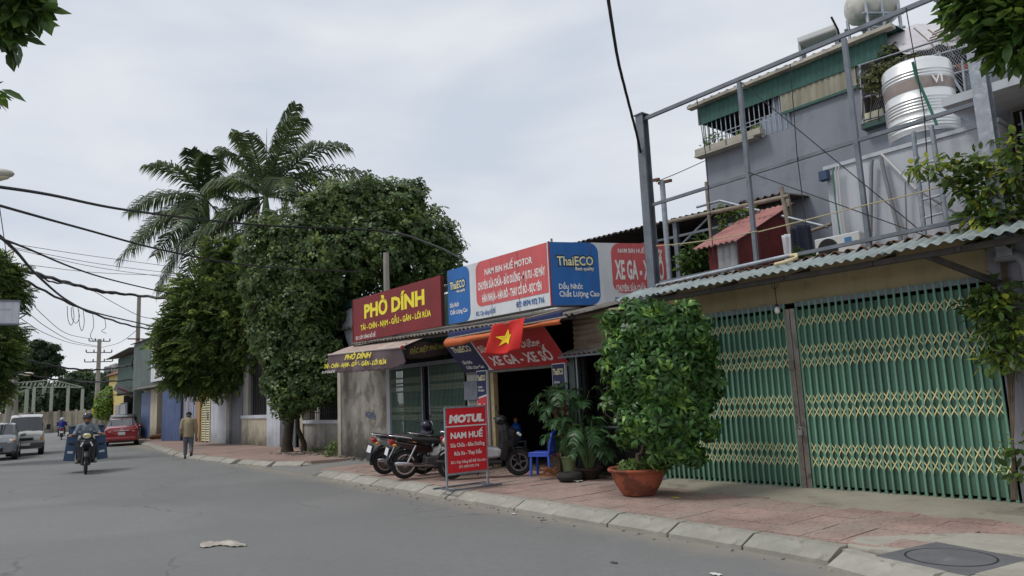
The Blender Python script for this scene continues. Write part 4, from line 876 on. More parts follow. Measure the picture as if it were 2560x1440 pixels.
lettering('PHỞ DÍNH', M_YEL, val, vo+Vector((0, -.012, 0)), vu, vv, vfx(861, 898), vfx(927, 890), .36, .125, .03, .25, .03)
lettering('TÁI - CHÍN - NẠM - GẦU - GÂN - LÕI RÙA', M_YEL, val, vo+Vector((0, -.012, 0)), vu, vv, vfx(812, 920), vfx(967, 908), .175, .105, .025, .25, .03)
lettering('ĐC: CÂY XĂNG BỒ ĐỀ', M_TXTW, val, vo+Vector((0, -.012, 0)), vu, vv, vfx(808, 934), vfx(840, 931), .045, .06, .01, .2, .03)
part('arm', M_GALV, aw, lambda b: b.beam((-14.5, 9.82, 2.75), (-14.42, 8.5, 2.86), .03, .03))
part('arm', M_GALV, aw, lambda b: b.beam((-17.9, 9.82, 2.75), (-18.0, 8.5, 2.95), .03, .03))
ib = thing('brown_banner', 'dark brown banner with yellow letters hanging inside the awning end', 'banner', (-14.2, 9.2, 2.9))
i0, i1 = Vector((-14.42, 8.62, 2.62)), Vector((-14.05, 9.8, 2.80)); iu = (i1-i0); il = iu.length
bc_ = part('cloth', M_VALIN, ib, lambda b: b.grid(20, 6, lambda u, v: i0+iu*u+Vector((0, 0, .36*v*(1-.25*u)-.06*math.sin(u*3.1)*(1-v)))), smooth=90, solid=.004)
lettering('ĐẶC BIỆT PHỞ HÀ NỘI', mat('dull yellow letters', S(150, 136, 60), .6, var=0), bc_, i0, iu.normalized(), ZU, .1, il*.92, .10, .11, .02, .2, .02)
# ------------------------------------------------------------------ slanting shop banner under the eave
sb_ = thing('slanted_shop_banner', 'red and navy banner slanting inward above the repair shop door', 'banner', (-12, 9.5, 2.6))
M_NAVY = mat('navy vinyl', S(36, 44, 84), .5, var=.1, scale=2); M_RED2 = mat('red vinyl', S(190, 56, 60), .5, var=.08, scale=2)
bo = Vector((-13.75, 9.80, 2.265)); bu = XU; bv = Vector((0, -.60, .70)).normalized(); bw = bu.cross(bv); bl_ = 3.5; bh = .92
plate('navy_field', M_NAVY, sb_, bo, bu, bv, rrect(0, .98, 0, bh, (0, .12, .12, 0)), .004); wfb = plate('white_field', M_SWHITE, sb_, bo, bu, bv, rrect(0, bl_, 0, bh), 0, .003)
plate('red_field', M_RED2, sb_, bo, bu, bv, rrect(1.04, bl_, 0, bh, (.12, 0, 0, .12)), .004)
bt = lambda s, a, b_, v, c, m=M_TXTW, bold=.03: lettering(s, m, wfb, bo, bu, bv, a, b_, v, c, bold, 0, .012)
bt('XE GA - XE SỐ', 1.22, 3.2, .12, .24); bt('Sửa Chữa - Bảo Dưỡng', 1.1, 3.1, .50, .17); bt('CHUYÊN', 1.7, 2.6, .78, .1)
bt('Dầu Nhớt', .2, .55, .24, .085); bt('Chất Lượng Cao', .2, .86, .09, .085); bt('ThaiECO', .15, .85, .58, .16, M_TXTC)
# rolled orange and blue awning cloth
ra = thing('rolled_tarp', 'orange and blue rolled tarpaulin slung under the repair shop eave', 'tarpaulin', (-11.5, 9.0, 3.0))
M_ORG = mat('orange tarp', S(194, 100, 52), .6, var=.12, scale=5, bump=.2, bscale=8); M_TBLUE = mat('blue tarp', S(34, 44, 88), .7, var=.12)
ta, tb_ = PY(1118, 846, 8.9), PY(1405, 794, 8.9)
part('orange_side', M_ORG, ra, lambda b: b.grid(50, 8, lambda u, v: Vector((ta.x+(tb_.x-ta.x)*u, 8.86-.05*math.sin(v*3)-.02*math.sin(u*30), ta.z+(tb_.z-ta.z)*u-.02-(.17-.09*min(1, u*1.4)+.015*math.sin(u*14))*v-.03*math.sin(u*3.1)))), smooth=120, solid=.012)
part('blue_side', M_TBLUE, ra, lambda b: b.grid(30, 4, lambda u, v: Vector((ta.x+(tb_.x-ta.x)*u, 8.92, ta.z+(tb_.z-ta.z)*u+.16*v-.03*math.sin(u*3.1)-.03))), smooth=120, solid=.01)
part('pole', M_BAMB, ra, lambda b: b.tube([(ta.x, 8.9, ta.z-.01), (tb_.x+.12, 8.9, tb_.z+.0)], .022, 8), smooth=60)
# flag
fl = thing('flag', 'red flag with a yellow star hanging below the repair shop eave', 'flag', tuple(PY(1262, 840, 8.7)))
f00, f10, f11, f01 = PY(1231, 815, 8.72), PY(1318, 790, 8.62), PY(1300, 872, 8.66), PY(1214, 884, 8.78)
def ff(u, v, off=0.):
    p = (f00*(1-u)+f10*u)*(1-v)+(f01*(1-u)+f11*u)*v; bow = .045*math.sin(u*7+v*2.4)+.03*math.sin(u*13-v*3)
    return p+Vector((-.35, -.94, 0))*(bow+off)+Vector((0, 0, -.05*math.sin(u*3.14)*v))
part('cloth', mat('flag red', S(204, 40, 34), .7, var=.06), fl, lambda b: b.grid(36, 24, ff), smooth=120, solid=.003)
def star(b):
    P = []
    for k in range(10):
        r = .27 if k % 2 == 0 else .11; a = rad(90+36*k); P.append((.46-r*math.cos(a)*.78, .52-r*math.sin(a)*1.05))
    cen = (.46, .52); n0 = len(b.v); rings = 5
    b.v.append(tuple(ff(*cen, .012)))
    for j in range(1, rings+1):
        for p in P: b.v.append(tuple(ff(cen[0]+(p[0]-cen[0])*j/rings, cen[1]+(p[1]-cen[1])*j/rings, .012)))
    for k in range(10):
        b.f.append((n0, n0+1+k, n0+1+(k+1) % 10))
        for j in range(rings-1): a = n0+1+j*10; b.f.append((a+k, a+10+k, a+10+(k+1) % 10, a+(k+1) % 10))
part('star', mat('flag yellow', S(250, 218, 50), .7, var=0), fl, star, smooth=120, solid=.003)
part('pole', M_BAMB, fl, lambda b: b.tube([PY(1228, 818, 8.7), PY(1400, 775, 8.7)], .014, 8), smooth=60)
# ------------------------------------------------------------------ two vertical signs at the door
for k, (xx, lab) in enumerate(((-13.06, 'narrow upright red and navy sign left of the repair shop door'), (-10.52, 'narrow upright red and navy sign right of the repair shop door'))):
    v_ = thing('door_sign', lab, 'sign', (xx, FY-.1, .3), group='upright door signs'); o = Vector((xx-.16, FY-.10, .12)); Hh = 2.13; w_ = .34
    vc_ = part('case', M_SWHITE, v_, lambda b: b.box(xx-.18, xx+.20, FY-.095, FY-.04, .1, 2.27))
    plate('red_field', M_RED2, v_, o, XU, ZU, [(0, 0), (w_, 0), (w_, 1.58), (0, 1.52)], .0); plate('navy_field', M_NAVY, v_, o, XU, ZU, [(0, 1.56), (w_, 1.62), (w_, Hh), (0, Hh)], .0)
    lt = lambda s, a, b_, v, c, m=M_TXTW, bo_=.02: lettering(s, m, vc_, o, XU, ZU, a, b_, v, c, bo_, 0, .008)
    lt('ThaiECO', .02, .32, 1.93, .11, M_TXTC, .04); lt('Dầu Nhớt', .04, .2, 1.76, .04); lt('Chất Lượng Cao', .04, .27, 1.69, .04)
    lt('Chuyên', .03, .31, 1.30, .12); lt('XE', .07, .27, 1.07, .15, bo_=.04); lt('GA', .07, .27, .82, .15, bo_=.04); lt('XE', .07, .27, .57, .15, bo_=.04); lt('SỐ', .07, .27, .30, .15, bo_=.04)
# ------------------------------------------------------------------ free standing red sign
A_, B_ = PZ(1118, 1226, .15), PZ(1220, 1212, .15); su = (B_-A_).normalized(); W_ = (B_-A_).length; sw = su.cross(ZU)
ms = thing('standing_sign', 'free standing red sign with white lettering on steel legs near the kerb', 'sign', tuple((A_+B_)/2))
print('sign w', W_)
tl_ = 1.52; zb = .40
for p in (A_, B_): part('leg', M_GALV, ms, lambda b: b.beam(p+ZU*.02, Vector((p.x, p.y, tl_)), .03, .03))
for dd in (-.24, .24): part('foot_bar', M_PAINTST, ms, lambda b: b.beam(A_-su*.12+sw*dd+ZU*.02, B_+su*.12+sw*dd+ZU*.02, .035, .03))
for p in (A_, B_): part('foot_bar', M_PAINTST, ms, lambda b: b.beam(p-sw*.24+ZU*.018, p+sw*.24+ZU*.018, .033, .028))
M_RED3 = mat('sign red paint', S(206, 36, 48), .45, var=.06, scale=2)
so = Vector((A_.x, A_.y, zb)); Hs = tl_-zb
rp_ = plate('panel', M_RED3, ms, so, su, ZU, rrect(.016, W_-.016, .016, Hs-.012), .0, .02)
for (a, b_, c, d) in ((0, W_, -.012, .02), (0, W_, Hs-.016, Hs+.012), (0, W_, Hs*.70, Hs*.70+.022)): plate('trim', M_SWHITE if c > .5 and c < 1 else M_GALV, ms, so, su, ZU, rrect(a, b_, c, d), .004, .024)
st = lambda s, a, b_, v, c, bold=.02, sh=0.: lettering(s, M_TXTW, rp_, so, su, ZU, a*W_, b_*W_, v*Hs, c*Hs, bold, sh, .026)
st('MOTUL', .07, .94, .77, .105, .07, .12); st('NAM HUẾ', .10, .90, .53, .085, .04); st('Sửa Chữa - Bảo Dưỡng', .09, .93, .40, .055, .02); st('Rửa Xe - Thay Dầu', .18, .85, .275, .055, .02)
st('ĐC: Cây Xăng Bồ Đề Gia Lâm', .09, .95, .155, .038, .015); st('ĐT: 0974 972 716', .28, .77, .08, .038, .015)
# ------------------------------------------------------------------ blue plastic chair, pots, tyre, hose
M_BLUEP = mat('blue plastic', S(58, 86, 190), .4, var=.06)
cp0 = PZ(1358, 1188, .15); ch = thing('plastic_chair', 'blue plastic chair beside the potted palms at the shop door', 'chair', (cp0.x, cp0.y, .152), rz=rad(-62))
for (x_, y_) in ((-.17, -.16), (.17, -.16), (-.18, .19), (.18, .19)):
    part('leg', M_BLUEP, ch, lambda b: b.beam((x_*1.08, y_*1.12, 0), (x_*.95, y_, .42), .05, .045), local=True, bevel=.01)
part('seat', M_BLUEP, ch, lambda b: b.grid(10, 10, lambda u, v: (-.2+.4*u, -.2+.42*v, .43-.02*math.sin(math.pi*u)*math.sin(math.pi*v))), local=True, smooth=60, solid=.02)
for q_ in ((-.2, .2, -.205, -.19), (-.2, -.19, -.19, .2), (.19, .2, -.19, .2)): part('apron', M_BLUEP, ch, lambda b: b.box(*q_, .36, .43), local=True)
part('backrest', M_BLUEP, ch, lambda b: b.tube([(-.19, .2, .40), (-.19, .24, .62), (-.15, .27, .78), (0, .29, .82), (.15, .27, .78), (.19, .24, .62), (.19, .2, .40)], .026, 8), local=True, smooth=60)
for k in range(5): part('back_slat', M_BLUEP, ch, lambda b: b.beam((-.12+.06*k, .215, .43), (-.10+.05*k, .275, .78), .035, .012, (0, 1, 0)), local=True)
def pot(name, p, prof, m, lab, soil=None, n=28, cat='flower pot'):
    t = thing(name, lab, cat, (p.x, p.y, .152))
    part('bowl', m, t, lambda b: b.lathe(prof, n, (0, 0, 0)), local=True, smooth=50)
    if soil: part('soil', mat('soil', S(58, 50, 38), .95, var=.4, scale=20, bump=.8, bscale=40), t, lambda b: b.lathe([(soil[0], soil[1]), (soil[0]*.5, soil[1]+.03), (0, soil[1]+.04)], n), local=True, smooth=60)
    return t
M_TERRA = mat('terracotta', S(158, 86, 62), .85, var=.18, scale=4, spots=.75, pcol=S(88, 56, 46), pscale=4, pthr=.5, bump=.2)
bpp = PZ(1598, 1236, .15); s_ = .43
pot('bowl_planter', bpp, [(0, 0), (.23, 0), (.25, .02), (.34, .17), (.385, .30), (.385, .335), (.43, .34), (.445, .365), (.43, .39), (.40, .385), (.38, .36), (.37, .30)], M_TERRA, 'wide weathered terracotta bowl planter holding the tall shrub', (.375, .33), 40)
M_GPOT = mat('pale green glaze', S(132, 148, 104), .6, var=.15, scale=4, streak=.4, scol=S(90, 92, 66))
gp0 = PZ(1424, 1186, .15); t_ = pot('ceramic_planter', gp0, [(0, 0), (.10, 0), (.11, .02), (.145, .30), (.165, .31), (.165, .345), (.14, .345), (.135, .3)], M_GPOT, 'square shouldered pale green ceramic planter with the taller palm', (.135, .3), 20)
bb0 = PZ(1474, 1196, .15); pot('dark_bowl_planter', bb0, [(0, 0), (.15, 0), (.17, .02), (.23, .15), (.255, .16), (.255, .19), (.225, .19), (.21, .15)], mat('dark clay', S(60, 48, 42), .8, var=.2), 'dark clay bowl planter with the lower palm', (.215, .15), 28)
bk0 = PZ(1392, 1184, .15)
bk = thing('paint_bucket', 'old grey paint bucket full of sticks beside the blue chair', 'bucket', (bk0.x, bk0.y, .152))
part('pail', mat('dirty pail', S(120, 112, 98), .8, var=.3, scale=6), bk, lambda b: b.lathe([(0, 0), (.12, 0), (.145, .3), (.15, .3), (.15, .33), (.135, .33), (.12, .05), (0, .05)], 18), local=True, smooth=50)
for k in range(6): part('stick', M_BAMB, bk, lambda b: b.tube([(.05*math.cos(k), .05*math.sin(k), .06), (.16*math.cos(k*1.3)-.03, .12*math.sin(k*1.3), .5+.07*k)], .012, 6), local=True)
ty0 = PZ(1426, 1202, .15)
M_RUBBER = mat('tyre rubber', S(44, 43, 42), .85, var=.2, scale=8)
def tyre_prof(R0, r, n=14): return [(R0+r*math.cos(2*math.pi*k/n), r*math.sin(2*math.pi*k/n)) for k in range(n+1)]
old = thing('old_tyre', 'worn tyre lying flat in front of the green planter', 'tyre', (ty0.x, ty0.y, .152))
part('tread', M_RUBBER, old, lambda b: b.lathe([(R_, z_+.075) for R_, z_ in tyre_prof(.165, .072)], 32), local=True, smooth=60)
hs0 = PZ(1375, 1196, .15)
tag(MB().tube([(hs0.x+(.22-.012*k*.3)*math.cos(k*.35)*(1+.15*math.sin(k*.8)), hs0.y+.16*math.sin(k*.35)*(1+.2*math.cos(k*.5)), .17+.004*k*.5+.01*math.sin(k)) for k in range(90)]+[(bk0.x+.05, bk0.y-.2, .3), (bk0.x+.12, bk0.y-.16, .55), (bk0.x+.2, bk0.y-.1, .42), (bk0.x+.28, bk0.y-.2, .2)], .012, 6).build('coiled_hose', mat('orange brown hose', S(150, 98, 64), .7, var=.2), smooth=60), 'orange brown hose coiled on the tiles beside the old tyre', 'hose')
# ================================================================== FAR STREET
M_PLAST = mat('grey plaster wall', S(158, 156, 150), .92, var=.12, scale=1.5, bump=.25, streak=.5, scol=S(100, 96, 88), base_dirt=.85, dcol=S(52, 48, 42))
M_CREAMW = mat('cream plaster wall', S(184, 176, 156), .92, var=.12, scale=1.5, streak=.45, scol=S(120, 110, 92), base_dirt=.8, dcol=S(60, 54, 44))
M_PALE = mat('pale blue white plaster', S(196, 200, 208), .9, var=.06, streak=.3, base_dirt=.5)
M_BLUED = mat('blue painted door', S(86, 102, 138), .6, var=.15, scale=2, streak=.4, scol=S(54, 70, 108), spots=.3, pcol=S(120, 124, 134), pscale=5, pthr=.62)
M_PURP = mat('lavender grey gate', S(150, 152, 168), .6, var=.12, streak=.4, scol=S(96, 92, 92), spots=.3, pcol=S(130, 96, 70), pscale=4, pthr=.64)
M_TAN = mat('ochre pillar', S(176, 138, 100), .9, var=.15, streak=.3, base_dirt=.4)
M_LOUV = mat('cream louvre paint', S(208, 202, 168), .6, var=.08)
M_CLAD = mat('grey green metal cladding', S(110, 122, 118), .7, var=.12, streak=.3)
WY = 11.0
# villa fence and wall behind the small street trees
vl = thing('villa_wall', 'plastered street wall with barred windows and pillars behind the two street trees', 'wall', (-27, WY, .1))
part('low_wall', M_PLAST, vl, lambda b: b.box(-25.0, -20.45, WY-.3, WY, .0, 1.05)); part('coping', M_PALE, vl, lambda b: b.box(-25.0, -20.45, WY-.36, WY+.02, 1.05, 1.16))
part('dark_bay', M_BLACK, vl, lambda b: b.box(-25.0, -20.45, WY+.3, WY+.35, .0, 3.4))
for k in range(26): part('window_bar', mat('dark iron', S(44, 44, 46), .6), vl, lambda b: b.box(-24.9+k*.17, -24.88+k*.17, WY-.1, WY-.08, 1.16, 2.9))
for zz in (1.4, 2.1, 2.8): part('window_bar', MATS['dark iron'], vl, lambda b: b.box(-25.0, -20.5, WY-.075, WY-.06, zz, zz+.03))
part('pillar', M_CREAMW, vl, lambda b: b.box(-25.32, -25.0, WY-.35, WY+.1, .0, 3.2))
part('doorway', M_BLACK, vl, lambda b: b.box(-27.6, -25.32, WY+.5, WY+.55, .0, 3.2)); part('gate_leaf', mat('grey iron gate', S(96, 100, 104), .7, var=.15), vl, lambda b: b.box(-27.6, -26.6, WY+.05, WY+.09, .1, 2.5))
part('white_pillar', M_PALE, vl, lambda b: b.box(-29.0, -27.62, WY-.15, WY+.4, .0, 3.3))
part('low_wall', M_CREAMW, vl, lambda b: b.box(-32.2, -29.0, WY-.05, WY+.3, .0, 1.25)); part('coping', M_PALE, vl, lambda b: b.box(-32.2, -29.0, WY-.1, WY+.3, 1.25, 1.38))
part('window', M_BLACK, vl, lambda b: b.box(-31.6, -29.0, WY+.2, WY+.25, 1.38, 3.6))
for k in range(12): part('window_bar', MATS['dark iron'], vl, lambda b: b.box(-31.5+k*.21, -31.47+k*.21, WY+.1, WY+.12, 1.38, 3.4))
part('wall', M_PLAST, vl, lambda b: b.box(-32.2, -31.6, WY+.01, WY+.4, 1.38, 4.0)); part('wall', M_PLAST, vl, lambda b: b.box(-34.0, -20.4, WY+.4, WY+.6, 3.2, 4.2))
part('roof', M_GREYFIB, vl, lambda b: b.corr((-34, WY+.1, 4.2), (-20.4, WY+.1, 4.2), (-34, WY+4, 5.4), .3, .03, 6), smooth=80, solid=.01)
part('gate_leaf', mat('dark grey sheet gate', S(112, 116, 122), .7, var=.12, streak=.4, base_dirt=.5), vl, lambda b: b.box(-33.7, -32.25, WY, WY+.05, .15, 2.9))
part('pillar', M_PLAST, vl, lambda b: b.box(-34.1, -33.7, WY-.1, WY+.3, .0, 3.2))
# shuttered fronts
lv = thing('louvred_door', 'tall cream double door with horizontal louvres behind the walking man', 'door', (-37.4, WY, .15))
for q_ in ((-38.15, -38.08, .15, 2.75), (-36.86, -36.78, .15, 2.75), (-37.52, -37.45, .15, 2.70), (-38.08, -36.86, 2.70, 2.75)): part('frame', M_LOUV, lv, lambda b: b.box(q_[0], q_[1], WY-.03, WY+.03, q_[2], q_[3]))
part('backing', M_BLACK, lv, lambda b: b.box(-38.08, -36.86, WY+.06, WY+.08, .15, 2.7))
for k in range(22):
    for xa in (-38.07, -37.44): part('slat', M_LOUV, lv, lambda b: b.obox((xa+.285, WY, .24+.115*k), (.56, .012, .085), (rad(-35), 0, 0)))
part('handle', M_GALV, lv, lambda b: b.box(-37.0, -36.96, WY-.09, WY-.04, 1.2, 1.6))
tw = thing('terrace_front', 'row of shabby shop fronts with lavender gates and an ochre pillar', 'building', (-38, WY, .1))
part('pillar', M_TAN, tw, lambda b: b.box(-38.6, -38.16, WY-.1, WY+.3, .1, 3.0)); part('pillar', M_PALE, tw, lambda b: b.box(-36.78, -34.1, WY+.02, WY+.3, .1, 3.0))
for k in range(6): part('gate_panel', M_PURP, tw, lambda b: b.box(-41.2+k*.433, -40.78+k*.433, WY-.02-.02*(k % 2), WY+.03, .15, 2.7))
for k in range(7): part('gate_slat', M_BLACK, tw, lambda b: b.box(-39.0, -38.66, WY-.045, WY-.041, 1.9+.1*k, 1.94+.1*k))
part('upper_wall', M_PLAST, tw, lambda b: b.box(-41.4, -34.1, WY+.05, WY+.3, 3.0, 4.4)); part('roof', M_GREYFIB, tw, lambda b: b.corr((-41.6, WY-.3, 4.3), (-34.0, WY-.3, 4.3), (-41.6, WY+4, 5.5), .3, .03, 6), smooth=80, solid=.01)
# garage with blue doors
gr = thing('garage_building', 'metal clad garage with open blue doors and a white sign board', 'building', (-47, WY, .1))
part('door_leaf', M_BLUED, gr, lambda b: b.obox((-42.4, WY-.35, 1.55), (1.9, .06, 2.8), (0, 0, rad(14))))
part('door_leaf', M_BLUED, gr, lambda b: b.box(-50.9, -48.4, WY-.02, WY+.04, .15, 2.95))
part('jamb', M_CREAMW, gr, lambda b: b.box(-48.4, -46.8, WY-.05, WY+.3, .1, 3.1)); part('jamb', M_CREAMW, gr, lambda b: b.box(-41.9, -41.45, WY, WY+.3, .1, 3.1))
part('opening', M_BLACK, gr, lambda b: b.box(-46.8, -41.9, WY+1.2, WY+1.25, .1, 3.3)); part('opening_side', M_BLACK, gr, lambda b: b.box(-46.8, -46.75, WY+.3, WY+1.2, .1, 3.3))
part('lintel', M_CLAD, gr, lambda b: b.box(-51.0, -41.45, WY+.02, WY+.3, 3.1, 3.3)); part('canopy', M_GREYFIB, gr, lambda b: b.corr((-51.2, WY-.6, 3.15), (-41.5, WY-.6, 3.15), (-51.2, WY+.05, 3.35), .2, .02, 6), smooth=80, solid=.008)
part('cladding', M_CLAD, gr, lambda b: b.corr((-54.0, WY+.1, 3.3), (-41.5, WY+.1, 3.3), (-54.0, WY+.1, 6.3), .25, .02, 6), smooth=80, solid=.008)
part('gable', M_CLAD, gr, lambda b: b.prism([(0, 0), (12, 0), (12, 4.2), (6, 7.4), (0, 6.3)], (-54.0, WY+.15, 0), YU, ZU, XU, .1))
part('roof', M_GREYFIB, gr, lambda b: (b.corr((-54.3, WY-.1, 6.32), (-41.3, WY-.1, 6.32), (-54.3, WY+6, 7.6), .3, .03, 6)), smooth=80, solid=.01)
part('sign_board', M_SWHITE, gr, lambda b: b.box(-48.6, -44.0, WY-.04, WY+.06, 3.55, 5.9))
o = Vector((-48.6, WY-.045, 3.55))
lettering('CẦU RỬA XE', mat('blue letters far', S(52, 66, 120), .6, var=0), gr, o, XU, ZU, .3, 3.2, .9, .7, .04); lettering('SỬA XE', mat('red letters far', S(190, 60, 62), .6, var=0), gr, o, XU, ZU, .5, 3.8, 1.75, .35, .04)
wl = thing('stained_street_wall', 'streaky cream wall with a notice beside the blue doors', 'wall', (-55, WY+.2, .1))
part('wall', mat('streaky cream wall', S(176, 166, 146), .93, var=.15, scale=1, streak=.75, scol=S(92, 82, 68), sscale=(1.2, 1.2, .12), base_dirt=.6), wl, lambda b: b.beam((-61, 13.1, 1.55), (-51.0, 11.45, 1.55), .3, 3.1)); part('notice', M_SWHITE, wl, lambda b: b.beam((-55.4, 11.98, 1.6), (-54.3, 11.80, 1.6), .05, 1.4))
part('coping', M_CONC, wl, lambda b: b.beam((-61, 13.1, 3.15), (-51.0, 11.45, 3.15), .4, .1))
gs = thing('green_tin_house', 'tall dark green tin house with overhanging roof behind the roadside pole', 'house', (-64, 14, .1))
part('wall', mat('dark green sheet', S(78, 98, 92), .7, var=.15, streak=.3), gs, lambda b: b.corr((-68, 12.8, 3.2), (-60.5, 12.8, 3.2), (-68, 12.8, 6.3), .25, .02), smooth=80, solid=.01); part('side', MATS['dark green sheet'], gs, lambda b: b.box(-60.6, -60.5, 12.8, 18, 3.0, 6.3))
part('ground_floor', M_BLACK, gs, lambda b: b.box(-68, -60.4, 13.3, 18, .1, 3.2)); part('shutter', M_PURP, gs, lambda b: b.box(-67.2, -64.6, 12.9, 12.95, .3, 2.6)); part('pane', M_SWHITE, gs, lambda b: b.box(-66.8, -65.0, 12.86, 12.89, 1.0, 2.5))
part('roof', M_GREYFIB, gs, lambda b: b.corr((-69, 12.0, 6.3), (-60.2, 12.0, 6.6), (-69, 18, 7.0), .3, .03), smooth=80, solid=.02); part('canopy', MATS['dark timber'], gs, lambda b: b.obox((-65, 12.2, 3.25), (7.5, 1.8, .06), (rad(8), 0, 0)))
yh = thing('yellow_house', 'narrow yellow house with a tiled porch beside the leafy shrub', 'house', (-72, 14, .1))
part('wall', mat('yellow wash', S(206, 186, 120), .9, var=.1, streak=.3), yh, lambda b: b.box(-76, -69.5, 13.6, 18, .1, 5.2)); part('roof', mat('brown tile roof', S(120, 76, 62), .85, var=.2), yh, lambda b: b.prism([(13.2, 5.2), (18.4, 5.2), (15.8, 6.6)], (-76.3, 0, 0), YU, ZU, XU, 7.0)); part('door', M_PURP, yh, lambda b: b.box(-72.5, -71.0, 13.54, 13.6, .1, 2.5)); part('window', M_BLACK, yh, lambda b: b.box(-75.3, -73.6, 13.55, 13.6, 1.2, 2.6))
ts = thing('tilted_sign', 'grey tilted sign board hanging over the pavement by the roadside pole', 'sign', (-63, 11.5, 3.4))
s0 = PX(292, 963, -63); s1 = PX(328, 985, -63)
part('board', mat('faded sign', S(164, 164, 164), .7, var=.1), ts, lambda b: b.obox(PX(311, 975, -63), (.1, 1.5, .62), (rad(-24), 0, 0))); part('stripe', mat('faded red', S(150, 96, 92), .7), ts, lambda b: b.obox(PX(311, 977, -63)+Vector((.06, 0, 0)), (.02, 1.1, .14), (rad(-24), 0, 0)))
part('bracket', M_PAINTST, ts, lambda b: b.beam(PX(320, 970, -63), PX(330, 960, -63.5), .05, .05))
# boundary wall across the end of the street
bw_ = thing('boundary_wall', 'long mouldy concrete panel wall across the end of the street', 'wall', (-97, 12, .0))
M_MOULD = mat('mouldy concrete', S(168, 160, 144), .95, var=.15, scale=.8, streak=.9, scol=S(58, 54, 48), sscale=(1.6, 1.6, .14), base_dirt=.5, rnd=.06)
wy0, wy1 = PX(-30, 1060, -97).y, PX(268, 1060, -97).y
n = 14
for k in range(n):
    ya = wy0+(wy1-wy0)*k/n; yb = wy0+(wy1-wy0)*(k+1)/n
    part('panel', M_MOULD, bw_, lambda b: b.box(-97, -96.8, ya+.12, yb-.0, 0, 2.35)); part('post', M_MOULD, bw_, lambda b: b.box(-97.05, -96.7, ya-.1, ya+.12, 0, 2.5))
part('gatepost', M_CONC, bw_, lambda b: b.box(-93.4, -92.8, wy1-.2, wy1+1.6, 0, 2.5))
# bare steel shed frame behind it
pf = thing('steel_shed_frame', 'bare pale steel shed frame with roof trusses behind the boundary wall', 'steel frame', (-104, 12, 0))
M_PSTEEL = mat('pale steel', S(156, 160, 148), .6, var=.1)
XF = -103
posts = [(37, 985), (86, 968), (130, 968), (171, 970), (207, 972)]
for (px_, py_) in posts:
    p = PX(px_, py_, XF); part('post', M_PSTEEL, pf, lambda b: b.box(XF-.15, XF+.15, p.y-.15, p.y+.15, 0, p.z))
for (px_, py_) in ((68, 975), (111, 965)):
    p = PX(px_, py_, XF-12); part('post', M_PSTEEL, pf, lambda b: b.box(XF-12.2, XF-11.8, p.y-.2, p.y+.2, 0, p.z))
def tr(a, b_, w=.11): part('truss_bar', M_PSTEEL, pf, lambda b: b.beam(PX(*a, XF), PX(*b_, XF), w, w))
tr((28, 968), (210, 968)); tr((28, 958), (130, 950)); tr((130, 950), (210, 968)); tr((37, 985), (86, 966))
for k in range(9): tr((35+10*k, 966), (40+10*k, 956)); tr((130+8*k, 968), (134+8*k, 953+2*k), .12)
for k in range(5): part('purlin', M_PSTEEL, pf, lambda b: b.beam(PX(30+36*k, 958+2*k, XF), PX(40+32*k, 952+3*k, XF-12), .09, .09))
# far houses
fh_ = thing('far_brick_house', 'distant brown brick house rising above the dark trees', 'house', (-125, 32, 0)); a_ = PX(247, 935, -125); b2 = PX(300, 945, -125)
part('wall', mat('brown brick far', S(128, 92, 80), .9, var=.15), fh_, lambda b: b.box(-130, -125, a_.y, b2.y+2, 0, a_.z)); part('parapet', M_PLAST, fh_, lambda b: b.box(-130, -125, a_.y+2.2, b2.y+2, a_.z, a_.z+1.6))
for k in range(3): part('window', M_BLACK, fh_, lambda b: b.box(-124.98, -124.9, a_.y+.6+1.6*k, a_.y+1.5+1.6*k, a_.z-2.2, a_.z-.9))
part('tank', M_GALV, fh_, lambda b: b.lathe([(0, 0), (.5, 0), (.5, 1.2), (0, 1.3)], 14, (-127, a_.y+1.5, a_.z)), smooth=40)
# white gabled house behind the noodle sign
wg = thing('white_gable_house', 'small white gabled house with green eaves behind the noodle sign', 'house', (-21.5, 11.4, .1))
g0, g1, g2 = PY(800, 775, 11.4), PY(884, 758, 11.4), PY(885, 868, 11.4)
part('gable', M_PLAST, wg, lambda b: b.prism([(-26.5, 0), (-19.4, 0), (-20.6, 4.0), (-22.6, 5.0), (-26.5, 4.9)], (0, 11.4, 0), XU, ZU, YU, .2)); part('fascia', mat('dark green fascia', S(44, 78, 70), .7), wg, lambda b: b.beam((-26.6, 11.3, 5.05), (-21.9, 11.3, 5.05), .16, .22))
part('bright_panel', M_PALE, wg, lambda b: b.prism([(p.x, p.z) for p in (PY(846, 786, 11.3), PY(884, 768, 11.3), PY(884, 862, 11.3), PY(872, 866, 11.3))], (0, 11.3, 0), XU, ZU, YU, .06))
part('roof', M_GRNTIN, wg, lambda b: b.corr((-26.8, 11.2, 5.16), (-21.7, 11.2, 5.16), (-26.8, 16, 5.9), .25, .02), smooth=80, solid=.01)
